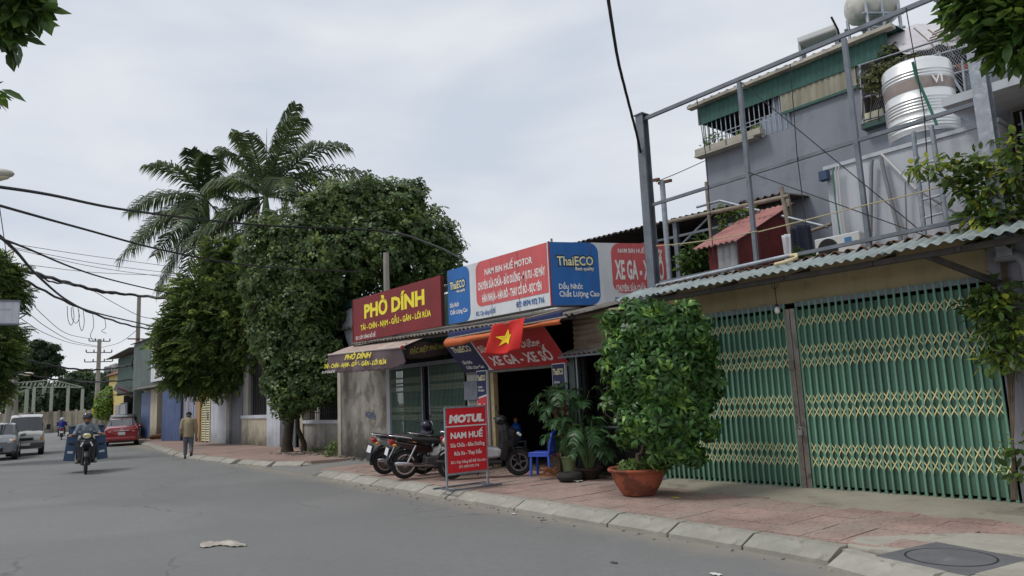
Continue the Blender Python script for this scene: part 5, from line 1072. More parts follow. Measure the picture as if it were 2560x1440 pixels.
# dark lean-to roof behind the corner light box
dl = thing('lean_to_roof', 'dark corrugated lean-to roof on steel trusses behind the corner sign', 'roof', (-10, 12.5, .1))
M_DROOF = mat('dark weathered sheet', S(92, 86, 82), .9, var=.25, scale=3)
for k in range(7):
    x0 = -13.0+k*.86; zz = 5.46-.035*k*.86/1.0*.55
    part('roof_sheet', M_DROOF, dl, lambda b: b.corr((x0, 12.5, 5.40-.02*k), (x0+.9, 12.5, 5.38-.02*k), (x0, 16.5, 5.75-.02*k), .16, .026, 8), smooth=80, solid=.008)
for xx in (-12.5, -9.6, -7.9):
    part('post', M_PAINTST, dl, lambda b: b.box(xx-.05, xx+.05, 12.6, 12.7, 3.2, 5.36)); part('truss', M_PAINTST, dl, lambda b: b.beam((xx, 12.65, 5.0), (xx, 16, 5.35), .05, .05))
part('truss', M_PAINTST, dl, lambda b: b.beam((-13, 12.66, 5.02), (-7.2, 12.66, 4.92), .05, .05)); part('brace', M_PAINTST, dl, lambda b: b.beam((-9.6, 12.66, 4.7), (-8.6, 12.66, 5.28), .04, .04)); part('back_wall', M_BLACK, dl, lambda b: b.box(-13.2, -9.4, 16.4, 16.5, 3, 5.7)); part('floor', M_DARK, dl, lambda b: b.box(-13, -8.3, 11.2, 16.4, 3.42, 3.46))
# ------------------------------------------------------------------ utility poles
M_CPOLE = mat('concrete pole', S(150, 146, 138), .92, var=.15, scale=2, streak=.3)
def upole(lab, base, top, r, arms=(), grp='utility poles'):
    t = thing('utility_pole', lab, 'pole', tuple(base), group=grp); part('shaft', M_CPOLE, t, lambda b: b.tube([base, top], [r, r*.72], 12), smooth=60)
    for (dz, l, dv) in arms:
        c = Vector(top)+Vector((0, 0, dz)); part('cross_arm', M_PAINTST, t, lambda b: b.beam(c-Vector(dv)*l, c+Vector(dv)*l, .09, .09))
        for s in (-1, -.4, .4, 1): part('insulator', mat('brown porcelain', S(70, 56, 50), .4), t, lambda b: b.lathe([(.05, 0), (.07, .08), (.04, .12), (.06, .2), (0, .26)], 8, c+Vector(dv)*l*s+Vector((0, 0, .05))), smooth=60)
    return t
XP = -56.3; YP = PX(338, 1060, XP).y; pb_ = Vector((XP, YP, .1)); ptop = PX(348, 738, XP); pn = upole('tall plain concrete pole carrying the cable bundles over the street', pb_, ptop, .18)
part('fuse_box', M_ACW, pn, lambda b: b.box(XP+.2, XP+.6, YP+.0, YP+.6, 3.2, 4.1)); part('cable_knot', M_WIRE, pn, lambda b: (b.sphere((XP+.1, YP, 6.0), (.28, .28, .45)), b.tube([(XP+.1, YP, 6.8), (XP+.3, YP-.4, 5.2), (XP+.2, YP-.1, 3.9)], .045, 6), b.tube([(XP+.1, YP+.1, 6.4), (XP+.3, YP+.5, 4.9), (XP+.2, YP+.3, 3.4)], .05, 6)))
part('meter_box', M_ACW, pn, lambda b: b.box(XP+.18, XP+.42, YP-.2, YP+.15, 1.8, 2.6)); part('bracket', M_RUST, pn, lambda b: b.beam((XP+.15, YP-.7, 6.9), (XP+.15, YP+.7, 6.9), .12, .08))
pt2 = PX(249, 848, -80); upole('distant utility pole with insulator arms at the street bend', Vector((-80, PX(240, 1060, -80).y, 0)), pt2, .24, ((-.2, .9, (0, 1, 0)), (-1.3, 1.1, (0, 1, 0)), (-2.2, 1.2, (.3, .95, 0))))
ys = thing('yellow_notice', 'small yellow notice board on a post below the distant utility pole', 'sign', (-79, 13.2, 0)); c_ = PX(243, 1028, -79)
part('board', mat('yellow board', S(226, 190, 46), .6), ys, lambda b: b.box(-79.05, -79, c_.y-.42, c_.y+.42, c_.z-.38, c_.z+.38)); part('post', M_PAINTST, ys, lambda b: b.box(-79.1, -79.06, c_.y-.04, c_.y+.04, 0, c_.z)); part('stripe', M_TXTK, ys, lambda b: [b.box(-78.995, -78.99, c_.y-.3, c_.y+.3, c_.z+.2-.2*k, c_.z+.26-.2*k) for k in range(3)])
tt = PY(965, 640, 11.2); upole('grey concrete pole half hidden in the big tree above the noodle sign', Vector((tt.x, 11.2, .1)), Vector((tt.x, 11.2, tt.z+.1)), .12)
pl2 = PD(8, 940, 62); pl3 = PD(18, 1062, 62); upole('plain concrete pole at the left edge behind the white microvan', Vector((pl3.x, pl3.y, 0)), PD(27, 945, 62), .22)
# left roadside arm pole inside the tree, with the white box sign
lpz = PD(44, 1000, 48); lpo = upole('left roadside pole with two steel arms beside the tree', Vector((lpz.x, lpz.y, 0)), PD(40, 735, 48), .15)
a1, a2 = PD(42, 742, 48), PD(64, 738, 48); part('arm', M_PAINTST, lpo, lambda b: b.beam(a1, a2, .1, .08)); a3, a4 = PD(42, 786, 48), PD(72, 782, 48); part('arm', M_PAINTST, lpo, lambda b: b.beam(a3, a4, .1, .08)); part('strut', M_PAINTST, lpo, lambda b: b.beam(PD(42, 757, 48), a2, .07, .06)); part('strut', M_PAINTST, lpo, lambda b: b.beam(PD(42, 800, 48), a4, .07, .06))
ws = thing('white_box_sign', 'pale blank box sign on the left roadside tree', 'sign', tuple(PD(15, 782, 30))); q = PD(8, 782, 30)
part('case', M_PALE, ws, lambda b: b.obox(q, (.25, .9, .75), (0, 0, rad(-12))))
for s_ in (1, -1): part("rim", M_PAINTST, ws, lambda b: b.obox(q+Vector((.02, 0, .4*s_)), (.28, .94, .05), (0, 0, rad(-12))))
part('letters', mat('pale print', S(170, 178, 190), .6), ws, lambda b: [b.obox(q+Vector((.13, .0+.1*k, .1-.2*k)), (.01, .4, .05), (0, 0, rad(-12))) for k in range(3)])
def lamp(lab, px_, py_, d, L_, base=True):
    h = PD(px_, py_, d); t = thing('street_lamp', lab, 'street lamp', (h.x-.2, h.y-1.6*L_, 0), group='street lamps'); dr = Vector((SA, CA, 0)).normalized()
    part('head', mat('lamp housing', S(176, 172, 160), .5, var=.1), t, lambda b: b.sphere(h-dr*.3*L_, (.42*L_, .16*L_, .11*L_), 16, 8, Matrix.Rotation(math.atan2(dr.y, dr.x), 3, 'Z')), smooth=60)
    part('lens', mat('lamp lens', S(206, 200, 170), .2, var=.05), t, lambda b: b.sphere(h-dr*.27*L_-Vector((0, 0, .05*L_)), (.32*L_, .12*L_, .09*L_), 14, 6, Matrix.Rotation(math.atan2(dr.y, dr.x), 3, 'Z')), smooth=60)
    e = h-dr*.6*L_; part('arm', M_GALV, t, lambda b: b.tube([e, e-dr*.9*L_-Vector((0, 0, .15)), e-dr*1.5*L_-Vector((0, 0, .6))], .035*L_, 8), smooth=60); p = e-dr*1.5*L_
    part('shaft', M_CPOLE, t, lambda b: b.tube([(p.x, p.y, 0), (p.x, p.y, p.z-.5)], [.12, .09], 10), smooth=60)
lamp('nearest street lamp head at the left edge of the view', 20, 434, 17, 1.0); lamp('middle street lamp head beside the left roadside tree', 68, 843, 42, 1.0); lamp('farthest street lamp head in front of the steel shed frame', 80, 934, 72, 1.3)
# ================================================================== VEGETATION
M_BARK = mat('grey brown bark', S(92, 80, 68), .95, var=.35, scale=6, bump=.6, bscale=18)
M_DBARK = mat('dark bark', S(62, 54, 46), .95, var=.35, scale=6, bump=.6, bscale=18)
L_ALST = leafmat('whorled leaf green', S(78, 100, 56), .48, .36, .4, S(122, 142, 76)); L_FEATH = leafmat('feathery leaf green', S(84, 108, 56), .45, .42, .5, S(150, 160, 84)); L_SCHEF = leafmat('glossy shrub green', S(70, 108, 52), .55, .28, .34, S(130, 166, 76), 3.0)
L_PALM = leafmat('palm green', S(78, 98, 66), .4, .3, .42, S(120, 132, 78)); L_ARECA = leafmat('potted palm green', S(74, 108, 70), .35, .3, .4, S(98, 130, 72)); L_VINE = leafmat('vine green', S(82, 108, 52), .5, .35, .45, S(160, 168, 66), 2.5)
L_BROAD = leafmat('broad leaf green', S(70, 100, 48), .45, .35, .35, S(116, 144, 62), 2.0); L_FAR = leafmat('far foliage green', S(70, 92, 56), .4, .3, .6, S(104, 122, 74)); L_DARKF = leafmat('far dark foliage', S(50, 70, 44), .4, .3, .6); L_SEED = leafmat('flowering weed green', S(96, 120, 60), .4, .3)
def lobe(px, py, rpx, d, sq=1., dep=1.):
    p = PD(px, py, d); r = rpx*d/1800; return (p.x, p.y, p.z, r*dep, r*dep, r*sq)
WH6 = whorl(6, 1., .38, .45, .25); WH7 = whorl(7, 1., .30, .1, .55); WH5 = whorl(5, 1., .45, .3, .3)
def pinnate(n=7):
    V, Fs = [], []
    for i in range(n):
        x = .15+.85*i/(n-1); l = .34*math.sin(math.pi*(.25+.6*i/(n-1)))
        for s in (1, -1):
            b = len(V); V += [(x, 0, -.25*x*x), (x+.05+l*.3, s*l*.55, -.25*x*x-.02), (x+l*.55, s*l, -.25*x*x-.10), (x+.09+l*.5, s*l*.45, -.25*x*x-.07)]; Fs += [(b, b+1, b+2), (b, b+2, b+3)]
    return V, Fs
PIN = pinnate(); ONE = ([(0, 0, 0), (.25, .22, .03), (.6, .24, .0), (1, 0, -.12), (.6, -.24, .0), (.25, -.22, .03), (.5, 0, -.05)], [(0, 6, 1), (1, 6, 2), (2, 6, 3), (3, 6, 4), (4, 6, 5), (5, 6, 0)])
def foliage(name, lobes, n, tmpl, size, m, parent, shell=.5, up=.35, droop=False, seed=1, kind=None):
    rng = np.random.default_rng(seed); p, o = lobes_points(lobes, n, shell, rng); d = o+np.array([0, 0, up])+rng.normal(size=o.shape)*.45
    if droop:   # leaf template lies along x: point x outward and down
        x = o*np.array([1, 1, .4])+rng.normal(size=o.shape)*.45+np.array([0, 0, -.25]); x /= np.linalg.norm(x, axis=1, keepdims=True)
        z = np.array([0, 0, 1.])+rng.normal(size=o.shape)*.4; y = np.cross(z, x); y /= np.linalg.norm(y, axis=1, keepdims=True); z = np.cross(x, y); R = np.stack([x, y, z], axis=2)
    else: R = rots(d, rng.random(len(p))*6.28)
    return scatter_mesh(name, tmpl[0], tmpl[1], p, R, size*(.7+.6*rng.random(len(p))), m, parent, kind)
def limbs(b, base, r, lobes, fork, seed=1, k=3):
    rng = random.Random(seed); fk = Vector(fork); base = Vector(base); b.tube([base+Vector((0, 0, -.1)), base+Vector((0, 0, .25)), base*.5+fk*.5+Vector((rng.uniform(-.1, .1), rng.uniform(-.1, .1), 0)), fk], [r*1.45, r, r*.88, r*.75], 12)
    for l in lobes:
        c = Vector(l[:3]); mid = fk*.5+c*.5+Vector((rng.uniform(-.3, .3), rng.uniform(-.3, .3), -.15*(c-fk).length)); b.tube([fk-Vector((0, 0, .1)), mid, c], [r*.5, r*.32, r*.12], 7)
        for q in range(k):
            e = c+Vector((rng.gauss(0, 1)*l[3], rng.gauss(0, 1)*l[4], rng.gauss(0, 1)*l[5]))*.6; b.tube([mid*.4+c*.6, c*.5+e*.5+Vector((0, 0, .05)), e], [r*.16, r*.10, r*.03], 5)
def tree(lab, base, r, fork, lobes, n, tmpl, size, m, bark, seed=1, shell=.5, droop=False, name='street_tree', group='street trees'):
    t = thing(name, lab, 'tree', tuple(base), group=group); part('trunk', bark, t, lambda b: limbs(b, base, r, lobes, fork, seed), smooth=60); foliage('crown', lobes, n, tmpl, size, m, t, shell, seed=seed, droop=droop); return t
# big whorled-leaf tree on the far pavement
D1 = 26.5
lb = [lobe(770, 590, 95, D1), lobe(870, 540, 95, D1), lobe(985, 540, 88, D1+.5), lobe(1075, 590, 72, D1), lobe(1100, 660, 55, D1-.4), lobe(960, 630, 105, D1-.6), lobe(850, 650, 105, D1-.8), lobe(740, 690, 85, D1-.4), lobe(1010, 710, 75, D1), lobe(700, 600, 60, D1+.5), lobe(760, 770, 75, D1-1), lobe(860, 750, 60, D1), lobe(690, 780, 65, D1-.5), lobe(920, 500, 60, D1+.4), lobe(650, 640, 55, D1+.4), lobe(668, 570, 42, D1+.6), lobe(670, 720, 66, D1), lobe(690, 850, 55, D1-.6), lobe(1120, 620, 40, D1), lobe(1030, 490, 38, D1+.4), lobe(830, 490, 42, D1+.4)]
b1 = PZ(718, 1129, .15)
tree('biggest street tree, broad whorled green crown behind the noodle sign', b1, .17, b1+Vector((.3, .2, 3.4)), lb, 7600, WH6, .22, L_ALST, M_DBARK, 3, .45)
# its low shoots hide the trunk: a second stem with its own crown
lb = [lobe(775, 900, 62, 25.2), lobe(745, 965, 60, 25), lobe(800, 965, 45, 24.8), lobe(700, 900, 45, 25.4), lobe(760, 850, 60, 25.4), lobe(720, 1010, 38, 25), lobe(820, 880, 34, 25), lobe(825, 940, 32, 24.9), lobe(685, 955, 32, 25.2), lobe(670, 840, 46, 25.8), lobe(790, 800, 50, 25.8)]
b1b = b1+Vector((.35, .45, 0)); tree('low leafy street tree in front of the barred villa window', b1b, .09, b1b+Vector((-.1, -.2, 1.5)), lb, 2700, WH6, .21, L_ALST, M_DBARK, 4, .35)
# feathery tree
D2 = 36
lb = [lobe(462, 845, 52, D2), lobe(448, 890, 36, D2), lobe(490, 905, 58, D2-.5), lobe(550, 915, 56, D2-.7), lobe(605, 910, 52, D2-.9), lobe(520, 845, 84, D2-.3), lobe(600, 845, 80, D2-.8), lobe(520, 760, 70, D2), lobe(595, 760, 76, D2-.3), lobe(485, 735, 44, D2+.4), lobe(570, 650, 46, D2+.6), lobe(548, 612, 28, D2+.8), lobe(630, 690, 62, D2), lobe(455, 930, 30, D2-.3), lobe(500, 945, 32, D2-.6), lobe(645, 800, 72, D2-1), lobe(660, 880, 60, D2-1.4), lobe(440, 815, 30, D2+.2)]
b2_ = PZ(570, 1104, .15); tree('feathery leaved street tree shading the shabby fronts behind the walking man', b2_, .16, b2_+Vector((0, -.3, 2.9)), lb, 8200, PIN, .55, L_FEATH, M_DBARK, 5, .45, True)
# royal palms
def frond(base, dr, L_, sag, lw, n, m, parent, name='frond', seed=0, leaflet=.035, down=.6, rr=.03):
    rng = random.Random(seed); b = MB(); dr = Vector(dr).normalized(); side0 = dr.cross(Vector((0, 0, 1)))
    side0 = side0.normalized() if side0.length > .05 else Vector((1, 0, 0)); pos = lambda t: Vector(base)+dr*(L_*t)-Vector((0, 0, sag*L_*t*t*(1.0+.35*t)))
    b.tube([pos(k/10) for k in range(11)], [rr*(1-.85*k/10) for k in range(11)], 5)
    for i in range(n):
        t = .12+.88*(i+rng.random()*.6)/n; p = pos(min(t, 1)); tg = (pos(min(t+.02, 1.02))-pos(t-.02)).normalized(); l = lw*(.35+.9*math.sin(math.pi*min(.95, .12+.8*t)))*(.85+.3*rng.random())
        for s in (1, -1):
            d = (side0*s*.75+tg*.55+Vector((0, 0, rng.uniform(-.15, .35)))).normalized(); e1 = p+d*l*.5-Vector((0, 0, down*l*.12)); e2 = p+d*l*.8-Vector((0, 0, down*l*.65)); w = tg*leaflet
            b.add([p-w*.5, p+w*.5, e1+w*.7, e1-w*.7, e2], [(0, 1, 2, 3), (3, 2, 4)])
    return b.build(name, m, parent, smooth=60)
def palm(lab, crown, ground_r, spec, L_, seed, lean=(0, 0)):
    c = Vector(crown); t = thing('royal_palm', lab, 'palm tree', (c.x+lean[0], c.y+lean[1], 0), group='royal palms'); H_ = c.z
    part('trunk', mat('palm trunk', S(150, 144, 136), .9, var=.15, scale=3, bump=.3), t, lambda b: b.tube([(c.x+lean[0]*(1-k/10)**2, c.y+lean[1]*(1-k/10)**2, H_*k/10-(1.6 if k == 10 else 0)*.6) for k in range(11)], [ground_r*(1.25-.4*k/10) for k in range(11)], 14), smooth=60)
    part('crownshaft', mat('green crownshaft', S(96, 116, 76), .6, var=.15), t, lambda b: b.tube([c-Vector((0, 0, 1.9)), c-Vector((0, 0, 1.5)), c-Vector((0, 0, .6)), c+Vector((0, 0, .1))], [ground_r*.9, ground_r*1.0, ground_r*.75, ground_r*.35], 12), smooth=60)
    rng = random.Random(seed)
    for i, (a, el, lf) in enumerate(spec):   # a = degrees, measured to the right as seen from the street, toward us positive depth
        dx = math.cos(rad(a)); dp = math.sin(rad(a)); h = Vector((SA, CA, 0))*dx+Vector((CA, -SA, 0))*dp; d = h*math.cos(rad(el))+Vector((0, 0, math.sin(rad(el))))
        frond(c, d, L_*lf*rng.uniform(.92, 1.08), .16+.26*math.cos(rad(el)) if el > -20 else .12, 1.1, 80, L_PALM, t, seed=seed*50+i, leaflet=.055, down=.75, rr=.05)
    part('spear', L_PALM, t, lambda b: b.tube([c, c+Vector((.05, 0, 2.6*L_/4.2))], [.05, .008], 6))
s1 = [(180, 25, .95), (195, 5, 1.), (160, -15, 1.), (200, -30, .95), (170, -60, 1.), (200, -72, 1.), (120, 45, 1.), (60, 60, .9), (10, 35, .9), (30, 10, .8), (-20, 55, .8), (90, -10, .7), (250, 50, .8), (225, 35, .9), (330, -45, .7), (100, 70, .8)]
s2 = [(0, 8, 1.15), (20, -8, 1.05), (-15, 28, 1.2), (10, 50, 1.15), (40, 62, 1.1), (-40, 66, 1.1), (170, 62, .9), (190, 40, .7), (150, 72, .9), (200, 8, .65), (170, -25, .65), (20, 75, 1.2), (90, 55, .9), (60, 20, .9), (-60, 30, .9), (250, 60, .9), (175, -55, .6), (300, 50, .9), (0, 35, 1.2)]
palm('left royal palm, crown drooping toward the cables', PD(515, 500, 42), .26, s1, 4.5, 2); palm('right royal palm, taller crown above the big street tree', PD(665, 492, 38), .24, s2, 5.7, 3)
# potted shrub
lb = [lobe(1600, 835, 62, 10.7), lobe(1690, 835, 72, 10.8), lobe(1655, 930, 95, 10.7), lobe(1600, 960, 68, 10.6), lobe(1730, 930, 52, 10.9), lobe(1620, 1045, 72, 10.6), lobe(1690, 1040, 66, 10.7), lobe(1735, 1010, 40, 10.9), lobe(1675, 1115, 44, 10.6), lobe(1560, 880, 38, 10.6), lobe(1755, 870, 32, 11.0), lobe(1585, 790, 38, 10.7), lobe(1760, 960, 42, 11.)]+[lobe(a_, b_, 22, 10.7) for a_, b_ in ((1530, 800), (1522, 915), (1535, 1005), (1640, 775), (1720, 775), (1572, 1095), (1775, 1075), (1535, 860), (1740, 1140), (1650, 1150))]
t = thing('potted_shrub', 'tall dense umbrella leaved shrub growing in the terracotta bowl', 'shrub', (bpp.x, bpp.y, .5)); part('stem', M_BARK, t, lambda b: limbs(b, Vector((bpp.x+.03, bpp.y, .48)), .035, lb, (bpp.x+.15, bpp.y+.1, 1.0), 9, 3), smooth=60); foliage('crown', lb, 1900, WH7, .155, L_SCHEF, t, .66, .15, seed=8)
foliage('ground_shoots', [(bpp.x, bpp.y, .56, .3, .3, .10)], 130, WH5, .07, L_SEED, t, .2, seed=12)
# potted palms
for (p0, hh, nf, seed, lab, w_) in ((gp0, 1.55, 30, 21, 'taller potted palm in the pale green planter', .55), (bb0, 1.15, 24, 22, 'lower potted palm in the dark clay bowl', .55)):
    t = thing('potted_palm', lab, 'palm', (p0.x, p0.y, .5), group='potted palms'); rng = random.Random(seed); base_z = .47 if seed == 21 else .31
    for i in range(nf):
        a = i*2.4+rng.uniform(-.3, .3); el = rad(rng.uniform(66, 89)); d = Vector((math.cos(a)*math.cos(el), math.sin(a)*math.cos(el), math.sin(el))); st_ = Vector((p0.x+.05*math.cos(a), p0.y+.05*math.sin(a), base_z)); top = st_+d*hh*rng.uniform(.2, .85)
        part('stalk', mat('palm stalk', S(96, 118, 70), .6, var=.15), t, lambda b: b.tube([st_, st_*.5+top*.5, top], [.010, .008, .006], 5)); frond(top, Vector((math.cos(a)*.7, math.sin(a)*.7, .8)), rng.uniform(.36, .56), rng.uniform(.5, .9), .22, 15, L_ARECA, t, seed=seed*90+i, leaflet=.028, down=.6, rr=.005)
# big leaved weeds in the pale green planter
t = thing('leafy_weed', 'broad leaved weed shoots between the blue chair and the taller palm', 'plant', (gp0.x-.1, gp0.y, .5)); foliage('leaves', [(gp0.x-.22, gp0.y-.05, 1.35, .22, .2, .55), (gp0.x-.1, gp0.y, .85, .2, .2, .35)], 110, ONE, .2, L_ARECA, t, .3, droop=True, seed=31); part('stem', M_BARK, t, lambda b: (b.tube([(gp0.x-.05, gp0.y, .45), (gp0.x-.12, gp0.y, 1.0), (gp0.x-.25, gp0.y-.05, 1.75)], [.014, .01, .004], 6)))
# vine on the tall post and the tree over the right corner
t = thing('climbing_vine', 'climbing vine with yellow green heart leaves on the tall galvanised post', 'vine', (-2.7, 9.6, .2))
lb = [lobe(2330, 415, 34, 10.2, .6), lobe(2390, 430, 42, 10.3, .7), lobe(2440, 470, 55, 10.3), lobe(2490, 500, 60, 10.3), lobe(2540, 430, 45, 10.1), lobe(2550, 360, 38, 9.9), lobe(2460, 545, 50, 10.2), lobe(2520, 560, 50, 10.2), lobe(2490, 740, 45, 10.0), lobe(2520, 800, 58, 9.9), lobe(2450, 770, 38, 10.1), lobe(2490, 880, 42, 9.9), lobe(2550, 880, 45, 9.8), lobe(2550, 1120, 28, 9.7), lobe(2545, 1180, 20, 9.6), lobe(2290, 420, 24, 10.2, .6), lobe(2450, 400, 30, 10.2)]
foliage('leaves', lb, 2100, ONE, .115, L_VINE, t, .2, droop=True, seed=41)
part('stem', M_BARK, t, lambda b: ([b.tube([PD(2530+6*k, 1250, 9.9), PD(2535-9*k, 900, 10), PD(2500+8*k, 640, 10.2), PD(2470-30*k, 480, 10.3)], [.013, .012, .011, .006], 6) for k in range(3)], b.tube([PD(2520, 560, 10.2), PD(2440, 480, 10.3), PD(2300, 415, 10.2)], [.015, .012, .004], 6)), smooth=60)
t = thing('overhanging_tree', 'broad leaved branches hanging into the top right corner', 'tree', (1.0, 9.2, .1)); lb = [lobe(2450, 15, 62, 8.6), lobe(2520, 60, 72, 8.4), lobe(2405, 10, 34, 8.7), lobe(2550, 110, 52, 8.3), lobe(2500, 100, 44, 8.5), lobe(2580, 0, 90, 8.3), lobe(2490, -40, 80, 8.5), lobe(2375, -5, 20, 8.7)]
foliage('crown', lb, 1500, ONE, .15, L_BROAD, t, .25, droop=True, seed=43); part('trunk', M_BARK, t, lambda b: (b.tube([(1.0, 9.2, 0), (.8, 9.1, 3), (.2, 8.9, 5.5), tuple(PD(2560, -40, 8.4))], [.14, .12, .09, .05], 10), [b.tube([PD(2560, -40, 8.4), Vector(l[:3])], [.04, .012], 6) for l in lb]), smooth=60)
# left side trees
t = thing('overhanging_tree', 'dark drooping branches hanging into the top left corner', 'tree', (-5, -4.6, .1)); lb = [lobe(8, 20, 42, 7.4), lobe(58, 22, 34, 7.3), lobe(22, 80, 30, 7.4), lobe(105, 25, 20, 7.2), lobe(-45, 10, 55, 7.5), lobe(-14, 232, 14, 7.4), lobe(45, -15, 42, 7.3), lobe(28, 122, 13, 7.4)]
foliage('crown', lb, 560, ONE, .15, L_BROAD, t, .15, droop=True, seed=45); part('trunk', M_BARK, t, lambda b: (b.tube([(-5, -4.6, 0), (-5.2, -4.2, 3), tuple(PD(-200, -30, 7.6)), tuple(PD(-40, 10, 7.5))], [.16, .13, .08, .04], 10), [b.tube([PD(-40, 10, 7.5), Vector(l[:3])], [.03, .008], 6) for l in lb]), smooth=60)
bl0 = Vector((PD(-60, 1000, 34).x, PD(-60, 1000, 34).y, 0)); lb = [lobe(-25, 700, 48, 34), lobe(8, 740, 34, 34), lobe(-35, 850, 55, 34), lobe(-5, 890, 34, 33), lobe(-40, 960, 45, 34), lobe(-5, 670, 26, 34), lobe(15, 690, 18, 34)]
tree('leafy roadside tree at the left edge behind the blank box sign', bl0, .15, bl0+Vector((0, 0, 2.5)), lb, 2400, PIN, .42, L_FEATH, M_DBARK, 46, .4, True)
# trees behind the boundary wall
rng = random.Random(5)
for k, (px_, py_, rp, d, m, lab) in enumerate(((85, 905, 42, 125, L_FAR, 'pale tall tree behind the steel shed frame'), (120, 1000, 38, 118, L_DARKF, 'dark round tree behind the left half of the boundary wall'), (165, 990, 42, 116, L_DARKF, 'dark dense tree behind the middle of the boundary wall'), (215, 965, 40, 119, L_FAR, 'rounded green tree just left of the distant utility pole'), (60, 1000, 40, 121, L_FAR, 'grey green tree at the left of the steel shed frame'), (275, 965, 32, 112, L_DARKF, 'dark tree below the distant brick house'), (230, 1010, 32, 114, L_DARKF, 'low dark tree behind the yellow notice board'), (20, 920, 40, 123, L_FAR, 'tall pale tree at the far left behind the poles'))):
    lb = [lobe(px_, py_, rp*.75, d)]+[lobe(px_+rng.uniform(-.8, .8)*rp, py_+rng.uniform(-.7, .7)*rp, rp*rng.uniform(.35, .55), d+rng.uniform(-2, 2)) for _ in range(6)]
    bs = PD(px_, 1045, d); tree(lab, Vector((bs.x, bs.y, 0)), .3, Vector((bs.x, bs.y, max(2, lb[0][2]*.5))), lb, 1500, WH5, .75, m, M_DBARK, 60+k, .4, name='background_tree', group='trees behind the boundary wall')
lb = [lobe(130, 870, 14, 120, .5), lobe(105, 885, 16, 120, .5), lobe(140, 895, 12, 120, .5), lobe(120, 912, 16, 120, .5), lobe(150, 930, 10, 120, .5), lobe(95, 860, 12, 120, .5)]
bs = PD(110, 1045, 120); tree('thin tiered tree rising above the other background trees', Vector((bs.x, bs.y, 0)), .25, Vector((bs.x, bs.y, 9)), lb, 700, WH5, .6, L_DARKF, M_DBARK, 80, .2, name='background_tree', group='trees behind the boundary wall')
bs = PZ(272, 1075, 0); bs = PX(272, 1055, -74); lb = [lobe(270, 1000, 22, 76), lobe(262, 1025, 18, 76), lobe(285, 1020, 20, 76), lobe(275, 985, 14, 76)]
tree('bright green shrub tree beside the yellow house', Vector((bs.x, bs.y, 0)), .1, Vector((bs.x, bs.y, 1.2)), lb, 900, WH5, .4, leafmat('bright far leaf', S(112, 140, 60), .35, .4), M_DBARK, 81, .3, name='background_tree', group='trees behind the boundary wall')
# plants on roofs and balconies
t = thing('roof_shrub', 'leafy shrub on the gate house roof left of the tin shed', 'shrub', (-8.4, 11.6, 3.46)); lb = [lobe(1735, 640, 34, 14.1), lobe(1750, 610, 25, 14.1), lobe(1720, 660, 30, 14.1), lobe(1765, 655, 25, 14.1)]
foliage('crown', lb, 520, ONE, .11, L_BROAD, t, .3, droop=True, seed=90); part('stem', M_BARK, t, lambda b: [b.tube([(-8.35+.05*k, 11.75, 3.4), Vector(l[:3])], [.02, .006], 5) for k, l in enumerate(lb)])
t = thing('roof_creeper', 'yellow green creeper trailing over the bamboo behind the tin shed', 'vine', (-8.0, 12.0, 4.4)); foliage('leaves', [lobe(1815, 525, 22, 14.2), lobe(1850, 540, 18, 14.2), lobe(1880, 528, 15, 14.2), lobe(1810, 560, 12, 14.2)], 160, ONE, .12, L_VINE, t, .1, droop=True, seed=91)
t = thing('ledge_plants', 'low green plants between the tin shed and the air conditioner', 'plant', (-5.6, 10.4, 3.45)); foliage('leaves', [lobe(2020, 640, 22, 12.2, .6), lobe(2000, 630, 14, 12.2), lobe(2040, 636, 14, 12.1, .6)], 150, ONE, .07, L_BROAD, t, .1, seed=92)
t = thing('balcony_plants', 'small plants growing along the barred balcony ledge', 'plant', (xl+.6, TY-.16, sill+.1)); foliage('leaves', [(xl+.18+.42*k, TY-.16, sill+.16, .14, .06, .07) for k in range(4)]+[(xl+.1, TY-.05, 7.2, .1, .05, .15), (xl+.25, TY+.05, 7.25, .12, .1, .12), (xl+.2, TY, 7.0, .1, .05, .15)], 240, ONE, .07, L_SEED, t, .1, seed=93)
t = thing('cage_creeper', 'dry tangled creeper over the caged rooftop garden', 'vine', (-5.4, 13.3, 6.9)); foliage('leaves', [lobe(2175, 190, 28, 15.1), lobe(2215, 175, 30, 15.1, .6), lobe(2250, 160, 26, 15.1, .6), lobe(2190, 215, 20, 15.1), lobe(2225, 130, 22, 15.6), lobe(2290, 150, 16, 15.1)], 900, ONE, .085, leafmat('dusty creeper green', S(92, 98, 60), .4, .3), t, .1, seed=94); part('stem', M_BARK, t, lambda b: [b.tube([cp(2155+20*k, 300, 13.28), cp(2160+20*k, 220, 13.26), cp(2175+24*k, 160, 13.28)], .01, 5) for k in range(6)])
# weeds at the foot of the walls
t = thing('wall_weeds', 'weeds and rubble at the foot of the stained noodle shop wall', 'weeds', (-20.9, 9.6, .12)); foliage('leaves', [(-20.8, 9.8, .3, .35, .15, .25), (-21.4, 10.2, .35, .5, .2, .3), (-20.5, 9.5, .2, .2, .15, .15), (-17.6, 9.75, .15, .15, .1, .12), (-23.2, 10.3, .2, .5, .15, .12)], 420, ONE, .09, L_SEED, t, .1, seed=96)
